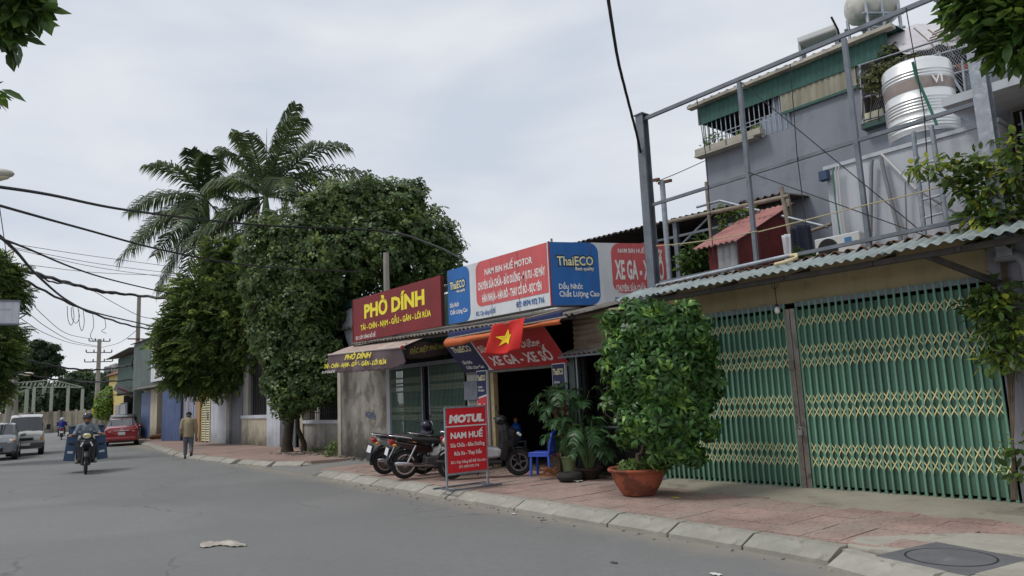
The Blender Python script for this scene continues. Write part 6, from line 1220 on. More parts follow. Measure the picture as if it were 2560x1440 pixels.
# ================================================================== VEHICLES
M_CHROME = mat('chrome', S(200, 202, 206), .18, metal=1., var=.05); M_PBLK = mat('black plastic', S(30, 30, 32), .45, var=.1); M_SEAT = mat('black vinyl seat', S(36, 35, 35), .55, var=.15)
M_TAIL = mat('red lens', S(150, 22, 26), .2, var=0, coat=.6); M_AMB = mat('amber lens', S(220, 140, 50), .2, var=0); M_LENS = mat('clear lens', S(206, 210, 212), .12, var=0, coat=.7); M_PLATE = mat('number plate', S(216, 218, 220), .5, var=0)
M_ENG = mat('engine metal', S(110, 108, 106), .45, metal=.7, var=.25, scale=20); M_GLASS = mat('dark car glass', S(26, 32, 36), .06, var=0, spec=.7, coat=.5)
RX90 = Matrix.Rotation(rad(90), 3, 'X')
def wheel(parent, x, r, w, spokes=0, name='wheel', rim=M_ENG):
    t = MB().lathe([(R_, z_) for R_, z_ in [(r-.10, -w*.35), (r-.05, -w*.5), (r-.012, -w*.42), (r, -w*.18), (r, w*.18), (r-.012, w*.42), (r-.05, w*.5), (r-.10, w*.35), (r-.10, -w*.35)]], 32, (x, 0, r), RX90).build(name, M_RUBBER, parent, local=True, smooth=50)
    rm = MB().lathe([(r-.115, -w*.36), (r-.085, -w*.4), (r-.085, w*.4), (r-.115, w*.36), (r-.115, -w*.36)], 32, (x, 0, r), RX90); rm.lathe([(0, -w*.55), (.05, -w*.55), (.06, 0), (.05, w*.55), (0, w*.55)], 14, (x, 0, r), RX90)
    if spokes:
        for k in range(spokes): a = 2*math.pi*k/spokes; rm.beam((x+.04*math.cos(a), 0, r+.04*math.sin(a)), (x+(r-.1)*math.cos(a+.12), 0, r+(r-.1)*math.sin(a+.12)), .02 if spokes < 10 else .004, .03 if spokes < 10 else .004)
    q = rm.build('rim', rim, t, local=True, smooth=40); return t
def arcs(b, cx, cz, r, a0, a1, w, n=14):
    b.grid(n, 4, lambda u, v: (cx+(r-.02*(2*v-1)**2)*math.cos(rad(a0+(a1-a0)*u)), w*(v-.5), cz+(r-.02*(2*v-1)**2)*math.sin(rad(a0+(a1-a0)*u))))
def side(b, poly, w, inset=0.): b.prism([(p[0], p[1]) for p in poly], (0, w/2, 0), (1, 0, 0), (0, 0, 1), (0, -1, 0), w)
def bike(lab, loc, rz, body, shield, lean=rad(8), scooter=False, plate_txt=None, name='motorbike', grp='motorbikes parked by the repair shop', sc=1., tailc=None, mirrors=True, steer=0.):
    t = thing(name, lab, 'motorbike', loc, rz, grp); t.rotation_euler = (-lean, 0, rz); t.scale = (sc, sc, sc); K_ = dict(local=True)
    MBODY = mat('bike paint %d %d %d' % tuple(int(c*999) for c in body), body, .25, var=.05, coat=.6); MSH = mat('bike paint %d %d %d' % tuple(int(c*999) for c in shield), shield, .3, var=.05, coat=.5 if sum(shield) > .3 else .1); MT = tailc or MBODY
    P = lambda nm, m, fn, **k: part(nm, m, t, fn, **{**K_, **k}); r = .25 if scooter else .285; xr, xf = -.60, .64; tx = .16 if scooter else 0.; wt = .10 if scooter else .075
    wheel(t, xr, r, wt, 5 if scooter else 36, 'rear_wheel', M_ENG if scooter else M_CHROME); wheel(t, xf, r, wt, 5 if scooter else 36, 'front_wheel', M_ENG if scooter else M_CHROME)
    P('front_fender', MSH if scooter else M_PBLK, lambda b: arcs(b, xf, r, r+.035, 30, 165, .13), smooth=60, solid=.008); P('rear_fender', M_PBLK, lambda b: arcs(b, xr, r, r+.06, 40, 190, .15), smooth=60, solid=.008)
    for s in (1, -1): P('fork', M_CHROME if not (scooter or grp.endswith('road')) else M_PBLK, lambda b: b.tube([(xf, s*.085, r), (.44, s*.07, .80)], [.024, .026], 8), smooth=60)
    if scooter:
        P('front_apron', MSH, lambda b: (b.tube([(.36, 0, 1.02), (.40, 0, .86), (.42, 0, .66), (.38, 0, .46), (.33, 0, .30)], [.07, .12, .14, .13, .10], 14), b.tube([(.44, 0, .80), (.56, 0, .76), (.68, 0, .68)], [.12, .11, .05], 12), b.sphere((.50, 0, .62), (.14, .13, .12))), fuse=.02); P('headlight', M_LENS, lambda b: b.obox((.66, 0, .76), (.10, .20, .05), (0, rad(38), 0)), bevel=.02)
        P('floorboard', M_PBLK, lambda b: b.box(-.25, .34, -.16, .16, .24, .32), bevel=.03)
        P('side_panel', MBODY, lambda b: side(b, [(.30, .36), (.34, .50), (.05, .58), (-.25, .70), (-.70, .78), (-.76, .72), (-.68, .60), (-.45, .42), (-.20, .34)], .26), bevel=.06, smooth=40); P('rear_body', M_PBLK, lambda b: side(b, [(-.10, .36), (-.05, .62), (-.5, .70), (-.8, .66), (-.5, .42)], .30), bevel=.06, smooth=40)
        P('seat', M_SEAT, lambda b: side(b, [(.08, .66), (.06, .76), (-.15, .80), (-.40, .84), (-.66, .87), (-.70, .82), (-.4, .76), (-.1, .68)], .27), bevel=.05, smooth=40); P('engine', M_ENG, lambda b: b.box(-.62, -.1, -.12, .10, .2, .38), bevel=.04)
        P('handlebar_cowl', M_PBLK, lambda b: b.sphere((.34, 0, 1.02), (.12, .16, .09), 14, 8), smooth=60)
    else:
        P('leg_shield', MSH, lambda b: b.grid(10, 10, lambda u, v: (.48-.24*u-.20*abs(2*v-1)**1.6*(.4+.6*u)-.02*math.sin(u*6), (.44-.06*u)*(v-.5), .90-.62*u)), smooth=60, solid=.014); P('side_panel', MBODY, lambda b: side(b, [(-.05, .48), (-.02, .60), (-.45, .70), (-.80, .78), (-.86, .72), (-.70, .62), (-.40, .50)], .20), bevel=.05, smooth=40)
        P('side_fairing', MSH, lambda b: side(b, [(.50, .90), (.46, .60), (.34, .34), (.10, .30), (.12, .44), (.24, .60), (.34, .88)], .30), bevel=.04, smooth=40)
        P('frame_tunnel', MSH if sum(shield) > .9 else M_PBLK, lambda b: side(b, [(.40, .78), (.44, .66), (.22, .36), (-.05, .36), (-.10, .55), (.05, .58), (.22, .62)], .12), bevel=.04, smooth=40)
        P('seat', M_SEAT, lambda b: side(b, [(.12, .68), (.10, .74), (-.15, .77), (-.42, .80), (-.78, .84), (-.80, .79), (-.4, .72), (-.1, .66)], .25), bevel=.04, smooth=40); P('engine', M_ENG, lambda b: (side(b, [(-.22, .20), (.12, .20), (.2, .30), (.15, .42), (-.2, .42)], .22)), bevel=.03); P('chain_case', M_PBLK, lambda b: b.beam((-.12, .11, .33), (-.62, .11, .29), .02, .09))
        P('handlebar_cowl', M_PBLK if sum(shield) > .9 else MSH, lambda b: b.sphere((.36, 0, .98), (.13, .15, .11), 14, 8), smooth=60); P('headlight', M_LENS, lambda b: b.sphere((.455, 0, .99), (.05, .10, .075), 12, 8), smooth=60)
        for s in (1, -1): P('shock', M_CHROME, lambda b: b.tube([(-.42, s*.13, .66), (-.60, s*.125, .31)], .024, 8), smooth=60)
    P('handlebar', M_PBLK, lambda b: b.tube([(.24, -.34, 1.02), (.33, -.16, 1.04), (.36, 0, 1.0), (.33, .16, 1.04), (.24, .34, 1.02)], .014, 8), smooth=60)
    for s in (1, -1):
        P('grip', M_RUBBER, lambda b: b.tube([(.23, s*.38, 1.015), (.27, s*.26, 1.025)], .019, 8), smooth=60)
        if mirrors: P('mirror', M_PBLK, lambda b: (b.tube([(.30, s*.22, 1.04), (.30, s*.27, 1.16), (.28, s*.30, 1.2)], .006, 6), b.sphere((.27, s*.33, 1.23), (.015, .06, .04), 10, 6)), smooth=60)
    P('grab_rail', M_CHROME, lambda b: b.tube([(-.50, .12, .80), (-.80+tx, .11, .86), (-.93+tx, .06, .87), (-.93+tx, -.06, .87), (-.80+tx, -.11, .86), (-.50, -.12, .80)], .013, 8), smooth=60); P('tail_light', M_TAIL, lambda b: b.obox((-.89+tx, 0, .74), (.10, .17, .09), (0, rad(-20), 0)), bevel=.02)
    for s in (1, -1): P('indicator', M_AMB, lambda b: b.sphere((-.85+tx, s*.13, .69), (.045, .03, .03), 8, 6), smooth=60)
    P('mudflap', M_PBLK, lambda b: b.obox((-.95+tx, 0, .48), (.012, .16, .34), (0, rad(14), 0))); pl = P('number_plate', M_PLATE, lambda b: b.obox((-.975+tx, 0, .56), (.008, .19, .14), (0, rad(14), 0)))
    if plate_txt:
        for k, s_ in enumerate(plate_txt): lettering(s_, M_TXTK, pl, (-.985-.0, .08, .565-.062*k), (0, -1, 0), (.24, 0, .97), .01, .15, 0, .045, .02, lift=-.012 if False else .012)
    P('exhaust', M_CHROME if not scooter else M_PBLK, lambda b: b.tube([(.14, -.10, .24), (.0, -.13, .22), (-.25, -.145, .27), (-.3, -.15, .28), (-.80, -.16, .34), (-.86, -.16, .345)], [.018, .018, .02, .042, .045, .03], 10), smooth=60); (not grp.endswith('road')) and P('side_stand', M_PBLK, lambda b: b.tube([(-.05, .10, .25), (-.12, .22, .0)], .012, 6)); P('foot_peg', M_RUBBER, lambda b: b.tube([(0, -.26, .27), (0, .26, .27)], .014, 6))
    return t
bB = PZ(1012, 1197, .15); hB = rad(76); dB = Vector((math.cos(hB), math.sin(hB), 0)); cB = bB+dB*.6
bike('motorbike with white leg shield and dark side panels, exhaust toward us', (cB.x, cB.y, .152), hB, S(46, 28, 28), S(210, 210, 204), rad(-7), plate_txt=('29-S5', '2822'), sc=1.0)
bA = PZ(962, 1186, .15); hA = rad(86); dA = Vector((math.cos(hA), math.sin(hA), 0)); cA_ = bA+dA*.6
bike('silver tailed motorbike, leftmost of those parked by the repair shop', (cA_.x, cA_.y, .152), hA, S(136, 142, 140), S(40, 42, 60), rad(-7), plate_txt=None)
bC = cB*.45+cA_*.55+Vector((.25, .55, 0)); bike('dark motorbike squeezed between the two others, only parts showing', (bC.x, bC.y, .152), rad(82), S(44, 44, 48), S(110, 30, 34), rad(-7))
s0_, s1_ = PZ(1110, 1199, .15), PZ(1278, 1190, .15); cS = s0_*.40+s1_*.60; hS = math.atan2((s1_-s0_).y, (s1_-s0_).x)
bike('black and silver scooter standing behind the red sign', (cS.x, cS.y, .152), hS, S(176, 178, 182), S(34, 34, 36), rad(-5), True, sc=1.05, name='scooter')
# ------------------------------------------------------------------ cars
def car(lab, loc, rz, sc, col, st, glass, wheels, name='car', width=None, wr=.29, two=None, cat='car'):
    t = thing(name, lab, cat, loc, rz); t.scale = (sc, sc, sc); MP = mat('car paint '+name, col, .3, var=.04, coat=.8, spec=.5); V = []
    for (x, zb, w, zm, wb, zbelt, wr_, zr) in st:
        h = [(0, zb), (w*.86, zb), (w*.985, zb+.08), (w, zm), (wb, zbelt), (wb-(wb-wr_)*.5, zbelt*.5+zr*.5), (wr_, zr-.035), (wr_*.82, zr), (0, zr+.012)]; ring = h+[(-y, z) for y, z in reversed(h[1:-1])]; V += [(x, y, z) for y, z in ring]
    n = 16; body = MB(); gl = MB(); body.v = list(V); gl.v = list(V); mir = {k: n-1-k for k in range(8)}
    for i in range(len(st)-1):
        for j in range(n):
            jj = j if j < 8 else n-1-j; f = (i*n+j, i*n+(j+1) % n, (i+1)*n+(j+1) % n, (i+1)*n+j); (gl if (i, jj) in glass else body).f.append(f)
    body.f.append(tuple(range(n-1, -1, -1))); body.f.append(tuple((len(st)-1)*n+k for k in range(n)))
    part_b = body.build('body', MP, t, local=True, smooth=38); gl.build('windows', M_GLASS, t, local=True, smooth=38)
    for x in wheels:
        for s in (1, -1):
            y = s*(st[3][2]-.10); tt = MB().lathe([(wr-.09, -.09), (wr-.02, -.1), (wr, -.06), (wr, .06), (wr-.02, .1), (wr-.09, .09)], 24, (x, y, wr), RX90).build('wheel', M_RUBBER, t, local=True, smooth=50)
            MB().lathe([(0, -.075), (.06, -.095), (wr-.1, -.08), (wr-.09, -.09), (wr-.09, .09), (wr-.1, .08), (.06, .095), (0, .075)], 18, (x, y, wr), RX90).build('rim', M_ENG, tt, local=True, smooth=40); MB().lathe([(wr+.05, -.105), (wr+.05, .105)], 24, (x, s*(st[3][2]-.1), wr), RX90).build('wheel_arch', M_PBLK, t, local=True)
    return t
# sedan: x, z bottom, half width, z of max width, belt half width, belt z, roof half width, roof z
sed = [(-2.12, .42, .66, .62, .64, .78, .60, .84), (-2.02, .26, .80, .62, .76, .92, .70, 1.0), (-1.75, .2, .84, .62, .79, .97, .70, 1.06), (-1.42, .18, .845, .62, .79, .98, .68, 1.09), (-.72, .18, .845, .62, .79, .97, .58, 1.45), (-.1, .18, .845, .62, .79, .96, .60, 1.50), (-.02, .18, .845, .62, .79, .96, .60, 1.50), (.42, .18, .845, .62, .79, .95, .58, 1.46), (1.18, .18, .845, .6, .78, .93, .66, 1.02), (1.85, .22, .80, .58, .72, .80, .6, .86), (2.1, .35, .66, .55, .6, .66, .5, .72)]
rc = car('red sedan parked on the right, seen from behind', (0, 0, 0), 0, .97, S(150, 22, 34), sed, {(3, 6), (3, 7), (3, 4), (3, 5), (4, 4), (4, 5), (6, 4), (6, 5), (7, 6), (7, 7)}, (-1.25, 1.3), 'red_sedan')
hd_ = math.atan2(9.6, -49); p = PZ(303, 1114, 0); dv = Vector((math.cos(hd_), math.sin(hd_), 0)); cpos = p+dv*1.35*.97; rc.location = (cpos.x, cpos.y, 0); rc.rotation_euler = (0, 0, hd_)
PR = lambda nm, m, fn, t=None, **k: part(nm, m, t, fn, local=True, **k)
for s in (1, -1):
    PR('tail_light', M_TAIL, lambda b: b.obox((-2.0, s*.66, .82), (.16, .30, .15), (0, 0, s*rad(-18))), rc, bevel=.03); PR('light_lens', M_LENS, lambda b: b.obox((-2.07, s*.60, .79), (.10, .14, .06), (0, 0, s*rad(-14))), rc, bevel=.02)
    PR('mirror', MATS['car paint red_sedan'], lambda b: b.sphere((.62, s*.95, 1.0), (.08, .11, .07), 10, 6), rc, smooth=60); PR('reflector', M_TAIL, lambda b: b.box(-2.14, -2.10, s*.55-.08, s*.55+.08, .44, .48), rc)
PR('number_plate', M_PLATE, lambda b: b.box(-2.15, -2.12, -.17, .17, .60, .76), rc); PR('chrome_strip', M_CHROME, lambda b: b.box(-2.14, -2.05, -.36, .36, .82, .86), rc); PR('bumper', MATS['car paint red_sedan'], lambda b: b.box(-2.2, -1.95, -.74, .74, .28, .52), rc, bevel=.08); PR('bumper_trim', M_PBLK, lambda b: b.box(-2.21, -1.95, -.6, .6, .22, .30), rc, bevel=.02)
PR('emblem', M_CHROME, lambda b: [b.prism([(0, 0), (.035, .06), (0, .12), (-.035, .06)], (-2.145, 0, .90), (0, math.cos(rad(a)), math.sin(rad(a))), (0, -math.sin(rad(a)), math.cos(rad(a))), (-1, 0, 0), .01) for a in (0, 120, 240)], rc); PR('antenna', M_PBLK, lambda b: b.tube([(-.7, 0, 1.46), (-.85, 0, 1.60)], .012, 6), rc)
lettering('29A 532', M_TXTK, rc, (0, 0, 0), (0, -1, 0), (0, 0, 1), 0, .01, 0, .001) if False else None
# dark suv in front of the sedan
suv = [(-2.1, .45, .70, .8, .68, 1.0, .6, 1.1), (-2.0, .3, .84, .8, .80, 1.06, .70, 1.55), (-1.7, .25, .88, .8, .83, 1.08, .70, 1.66), (-.9, .25, .88, .8, .83, 1.08, .70, 1.70), (0, .25, .88, .8, .83, 1.07, .70, 1.70), (.5, .25, .88, .8, .83, 1.06, .66, 1.62), (1.1, .25, .88, .8, .82, 1.04, .68, 1.12), (2.0, .3, .82, .7, .75, .95, .6, 1.0), (2.2, .45, .7, .6, .6, .75, .5, .8)]
sv = car('dark grey suv half hidden in front of the red sedan', (-51.3, 10.0, 0), hd_+rad(3), .98, S(40, 42, 46), suv, {(0, 5), (1, 4), (1, 5), (2, 4), (2, 5), (3, 4), (3, 5), (4, 4), (4, 5), (5, 6), (5, 7), (0, 6)}, (-1.3, 1.35), 'dark_suv', wr=.34)
for s in (1, -1): PR('tail_light', M_TAIL, lambda b: b.box(-2.12, -1.95, s*.74-.08, s*.74+.08, .85, 1.15), sv, bevel=.03)
# white microvan facing us
van = [(-1.6, .4, .66, .8, .66, 1.0, .58, 1.74), (-1.5, .3, .70, .8, .70, 1.02, .60, 1.80), (-.5, .28, .70, .8, .70, 1.02, .61, 1.82), (.3, .28, .70, .8, .70, 1.02, .61, 1.82), (.75, .28, .70, .8, .70, 1.02, .60, 1.78), (1.0, .28, .70, .8, .70, 1.02, .57, 1.70), (1.42, .28, .70, .75, .69, 1.0, .64, 1.08), (1.60, .3, .68, .7, .66, .92, .60, .98), (1.64, .36, .64, .66, .62, .86, .56, .9)]
vpx = PZ(62, 1138, 0); vh = math.atan2(-vpx.y-1.2, -vpx.x)
vd = Vector((math.cos(vh), math.sin(vh), 0)); vc = vpx-vd*1.0*1.02
vn = car('white microvan driving toward us with headlights and dark windscreen', (vc.x, vc.y, 0), vh, 1.02, S(188, 188, 184), van, {(5, 6), (5, 7), (5, 5), (1, 4), (1, 5), (2, 4), (2, 5), (3, 4), (3, 5), (4, 5)}, (-1.0, 1.05), 'white_van', wr=.28, cat='van')
for s in (1, -1):
    PR('headlight', M_LENS, lambda b: b.obox((1.645, s*.46, .72), (.06, .26, .15), (0, 0, s*rad(8))), vn, bevel=.02); PR('indicator', M_AMB, lambda b: b.box(1.60, 1.67, s*.62-.05, s*.62+.05, .66, .78), vn); PR('mirror', M_PBLK, lambda b: (b.box(1.2, 1.26, s*.86-.08, s*.86+.08, 1.1, 1.34), b.beam((1.2, s*.7, 1.1), (1.22, s*.82, 1.2), .02, .02)), vn); PR('wiper', M_PBLK, lambda b: b.beam((1.46, s*.1+.1, 1.06), (1.40, s*.1+.4*s, 1.12), .015, .015), vn)
PR('bumper', mat('grey bumper', S(86, 88, 90), .6), lambda b: b.box(1.45, 1.70, -.72, .72, .34, .56), vn, bevel=.04); PR('grille', M_PBLK, lambda b: b.box(1.60, 1.67, -.30, .30, .66, .78), vn, bevel=.01); PR('number_plate', M_PLATE, lambda b: b.box(1.70, 1.72, -.2, .2, .44, .55), vn)
lettering('SUZUKI', M_TXTK, vn, (1.672, -.30, .83), (0, 1, 0), (-.15, 0, 1), 0, .60, 0, .085, .03, lift=.02); lettering('29V 954.12', M_TXTK, vn, (1.722, -.17, .465), (0, 1, 0), (0, 0, 1), 0, .34, 0, .06, .02, lift=.006); PR('cargo', M_SEAT, lambda b: b.box(.2, .9, -.5, .5, .9, 1.3), vn)
# grey hatchback at the left edge
hat = [(-1.7, .4, .66, .7, .66, .95, .55, 1.05), (-1.55, .28, .76, .7, .74, .98, .60, 1.40), (-.9, .22, .79, .65, .76, .98, .60, 1.50), (-.2, .22, .79, .65, .76, .97, .61, 1.52), (.35, .22, .79, .62, .76, .95, .59, 1.46), (1.0, .22, .79, .62, .74, .92, .64, 1.03), (1.5, .25, .75, .58, .70, .80, .60, .90), (1.72, .34, .64, .52, .60, .66, .50, .74)]
hpx = PZ(-14, 1152, 0); hh_ = math.atan2(-hpx.y-2.2, -hpx.x); hv = Vector((math.cos(hh_), math.sin(hh_), 0)); hc = hpx-hv*1.2*1.0
hb = car('grey hatchback cut by the left edge of the view', (hc.x, hc.y, 0), hh_, 1.0, S(112, 116, 119), hat, {(4, 6), (4, 7), (1, 4), (1, 5), (2, 4), (2, 5), (3, 4), (3, 5)}, (-1.1, 1.12), 'grey_hatchback')
for s in (1, -1): PR('headlight', M_LENS, lambda b: b.sphere((1.52, s*.52, .72), (.12, .14, .14), 12, 8), hb, smooth=60); PR('indicator', M_AMB, lambda b: b.sphere((1.50, s*.66, .80), (.08, .05, .05), 8, 6), hb, smooth=60); PR('mirror', MATS['car paint grey_hatchback'], lambda b: b.sphere((.62, s*.92, 1.0), (.09, .12, .08), 10, 6), hb, smooth=60); PR('fog_lamp', M_LENS, lambda b: b.sphere((1.66, s*.48, .42), (.05, .07, .07), 10, 6), hb, smooth=60)
PR('grille', M_PBLK, lambda b: b.box(1.66, 1.76, -.3, .3, .36, .52), hb, bevel=.03); PR('number_plate', M_PLATE, lambda b: b.box(1.75, 1.78, -.2, .2, .5, .6), hb)
# ================================================================== PEOPLE
M_SKIN = mat('skin', S(150, 108, 84), .6, var=.06); M_SKIND = mat('tanned skin', S(128, 88, 66), .6, var=.06); M_HAIR = mat('black hair', S(24, 22, 22), .6, var=.1); M_GHAIR = mat('greying hair', S(92, 88, 84), .7, var=.1)
def hand(b, w, d, up, curl=.6, s=1):
    """palm and five fingers: w wrist, d pointing direction, up = back of the hand"""
    w, d, up = Vector(w), Vector(d).normalized(), Vector(up).normalized(); sd = d.cross(up).normalized()*s; up = sd.cross(d)*s
    b.tube([w-d*.01, w+d*.045, w+d*.085], [.024, .032, .030], 8)
    for k, (o_, l) in enumerate(((-.027, .062), (-.009, .072), (.009, .067), (.027, .052))):
        p0 = w+d*.08+sd*o_; p1 = p0+d*l*.5-up*l*.2*curl; p2 = p1+d*l*.3*(1-curl*.5)-up*l*.45*curl; b.tube([p0, p1, p2], [.0095, .009, .007], 6)
    p0 = w+d*.03-sd*.028; p1 = p0-sd*.022+d*.03; b.tube([p0, p1, p1+d*.028-up*.012], [.011, .010, .008], 6)
def head(b, c, fwd, r=.1):
    c, f = Vector(c), Vector(fwd).normalized(); s = f.cross(Vector((0, 0, 1))).normalized(); u = s.cross(f); M = Matrix((s, f, u)).transposed()
    b.sphere(c+u*.02, (.078, .095, .108), 18, 12, M); b.sphere(c-u*.055+f*.02, (.058, .066, .062), 14, 8, M); b.tube([c+f*.088+u*.022, c+f*.112-u*.018, c+f*.092-u*.024], [.011, .016, .012], 8); b.tube([c+f*.082-u*.052-s*.022, c+f*.092-u*.052, c+f*.082-u*.052+s*.022], .009, 6)
    for q in (1, -1): b.sphere(c+s*q*.078-u*.005, (.012, .026, .034), 8, 6, M); b.sphere(c+s*q*.033+f*.084+u*.022, (.017, .010, .011), 8, 6, M)
def eyes(t, c, fwd):
    c, f = Vector(c), Vector(fwd).normalized(); s = f.cross(Vector((0, 0, 1))).normalized(); u = s.cross(f)
    for q in (1, -1): part('eye', M_HAIR, t, lambda b: b.sphere(c+s*q*.033+f*.092+u*.022, (.010, .010, .006), 8, 6), local=True, smooth=60); part('eyebrow', M_HAIR, t, lambda b: b.tube([c+s*q*.016+f*.093+u*.042, c+s*q*.035+f*.092+u*.048, c+s*q*.052+f*.078+u*.042], .005, 5), local=True)
# --- walking man, seen from behind
mp0 = PZ(470, 1147, 0); wh = math.atan2(8.2, -33); wk = thing('person', 'man in beige jacket, grey trousers and black cap walking away along the kerb', 'person', (mp0.x, mp0.y, 0), wh); wk.scale = (.99,)*3
hip, chest, neck = (0, 0, .88), (.02, 0, 1.22), (.05, 0, 1.43); hc_ = (.085, 0, 1.535)
Lh, Lk, La = (0, .085, .86), (.07, .09, .48), (.10, .095, .09); Rh, Rk, Ra = (0, -.085, .86), (.02, -.10, .47), (-.20, -.10, .20)
Ls, Le, Lw = (.03, .185, 1.36), (-.04, .245, 1.09), (.06, .25, .87); Rs, Re, Rw = (.03, -.185, 1.36), (.0, -.25, 1.09), (.06, -.25, .84)
def wbody(b):
    b.tube([hip, chest, neck], [.12, .13, .06], 12); b.tube([neck, hc_], [.052, .055], 10); head(b, hc_, (.95, -.30, -.08))
    for a, k, e in ((Lh, Lk, La), (Rh, Rk, Ra)): b.tube([a, k, e], [.075, .05, .036], 10)
    for a, k, e in ((Ls, Le, Lw), (Rs, Re, Rw)): b.tube([chest, a, k, e], [.07, .055, .042, .03], 10)
    hand(b, Lw, (.15, 0, -1), (0, 1, 0), .7, 1); hand(b, Rw, (.1, 0, -1), (0, -1, 0), 1., -1)
part('body', M_SKIND, wk, wbody, local=True, fuse=.012)
def wjack(b):
    b.tube([(-.01, 0, .76), (0, 0, .92), (.0, 0, 1.1), (.02, 0, 1.26), (.04, 0, 1.38), (.05, 0, 1.44)], [.175, .18, .175, .18, .14, .075], 16)
    for s, e, w in ((Ls, Le, Lw), (Rs, Re, Rw)): b.sphere(s, (.085, .075, .085)); b.tube([s, Vector(s)*.5+Vector(e)*.5, e, Vector(e)*.15+Vector(w)*.85], [.082, .075, .066, .052], 12)
    for s in (1, -1): b.sphere((.02, s*.10, 1.36), (.10, .12, .075))
part('jacket', mat('beige jacket', S(150, 138, 112), .9, var=.1, scale=6, bump=.4, bscale=9), wk, wjack, local=True, fuse=.016); part('collar', MATS['beige jacket'], wk, lambda b: b.lathe([(.075, 0), (.068, .05), (.075, .05), (.085, 0), (.075, 0)], 16, (.045, 0, 1.42)), local=True, smooth=60)
part('trousers', mat('grey trousers', S(96, 102, 110), .9, var=.1, bump=.3, bscale=10), wk, lambda b: (b.sphere((0, 0, .86), (.13, .16, .14)), [b.tube([a, Vector(a)*.5+Vector(k)*.5, k, Vector(k)*.1+Vector(e)*.9], [.105, .092, .075, .062], 12) for a, k, e in ((Lh, Lk, La), (Rh, Rk, Ra))]), local=True, fuse=.016)
part('shoe', M_PBLK, wk, lambda b: (b.sphere((.15, .095, .045), (.13, .045, .045)), b.sphere((.09, .095, .06), (.055, .042, .06))), local=True, fuse=.012); part('shoe', M_PBLK, wk, lambda b: b.tube([(-.215, -.10, .21), (-.17, -.10, .10), (-.10, -.10, .035)], [.045, .048, .04], 10), local=True, fuse=.012)
part('cap', mat('black cap', S(30, 32, 38), .8, var=.1), wk, lambda b: (b.sphere((.085, 0, 1.585), (.105, .095, .085), 16, 10), b.obox((.19, -.035, 1.575), (.12, .15, .014), (0, rad(8), rad(-17)))), local=True, smooth=60); part('hair', M_GHAIR, wk, lambda b: b.sphere((.055, 0, 1.525), (.09, .083, .07), 14, 8), local=True, smooth=60)
bg_ = thing('carried_bag', 'small brown bag held in the walking man\'s right hand', 'bag', (mp0.x, mp0.y, 0), wh); bg_.scale = (.99,)*3
part('pouch', mat('brown paper', S(128, 100, 82), .9, var=.2), bg_, lambda b: (b.sphere((.1, -.27, .66), (.11, .05, .075)), b.sphere((.16, -.27, .64), (.07, .05, .06))), local=True, smooth=60); part('handle', MATS['brown paper'], bg_, lambda b: b.tube([(.04, -.255, .70), (.075, -.25, .76), (.12, -.255, .70)], .010, 6), local=True)
# --- rider with blue crates
RSC = 1.09; rp0 = PZ(214, 1186, 0); rhd = math.atan2(-rp0.y+.35, -rp0.x); rdv = Vector((math.cos(rhd), math.sin(rhd), 0)); rc0 = rp0-rdv*.64*RSC
bike('dark motorbike ridden toward us between blue crates', (rc0.x, rc0.y, 0), rhd, S(52, 54, 58), S(40, 42, 46), 0., name='motorbike', grp='motorbikes on the road', sc=RSC)
rb_ = bpy.data.objects[[o.name for o in COL.objects if o.get('label') == 'dark motorbike ridden toward us between blue crates'][0]]
part('front_cowl', M_PBLK, rb_, lambda b: side(b, [(.47, .60), (.56, .78), (.50, .90), (.42, .92), (.40, .60)], .20), local=True, bevel=.05, smooth=40); part('yellow_panel', mat('yellow headlamp glass', S(222, 206, 110), .25, var=0), rb_, lambda b: b.obox((.50, 0, 1.0), (.02, .17, .08), (0, rad(20), 0)), local=True, bevel=.01)
for s in (1, -1): part('side_lamp', M_LENS, rb_, lambda b: b.obox((.53, s*.11, .78), (.03, .04, .13), (s*rad(25), 0, 0)), local=True, bevel=.01)
pr = thing('person', 'rider in grey shirt and dark helmet on the motorbike with blue crates', 'person', (rc0.x, rc0.y, 0), rhd); pr.scale = (RSC,)*3
phip, pch, pnk, phd = (-.20, 0, .88), (-.17, 0, 1.16), (-.13, 0, 1.34), (-.09, 0, 1.44)
PL = [((-.18, .10, .86), (.18, .17, .72), (.02, .20, .36)), ((-.18, -.10, .86), (.18, -.17, .72), (.02, -.20, .36))]; PAa = [((-.15, .165, 1.28), (-.06, .27, 1.08), (.20, .31, 1.03)), ((-.15, -.165, 1.28), (-.06, -.27, 1.08), (.20, -.31, 1.03))]
def pbody(b):
    b.tube([phip, pch, pnk], [.12, .125, .06], 12); b.tube([pnk, phd], [.05, .055], 10); head(b, phd, (1, .05, 0))
    for a, k, e in PL: b.tube([a, k, e], [.075, .055, .04], 10)
    for (a, k, e), s in zip(PAa, (1, -1)): b.tube([pch, a, k, e], [.07, .052, .04, .028], 10); hand(b, e, (.35, s*.93, -.05), (.6, 0, .8), 1., -s)
part('body', M_SKIN, pr, pbody, local=True, fuse=.012); eyes(pr, phd, (1, .05, 0))
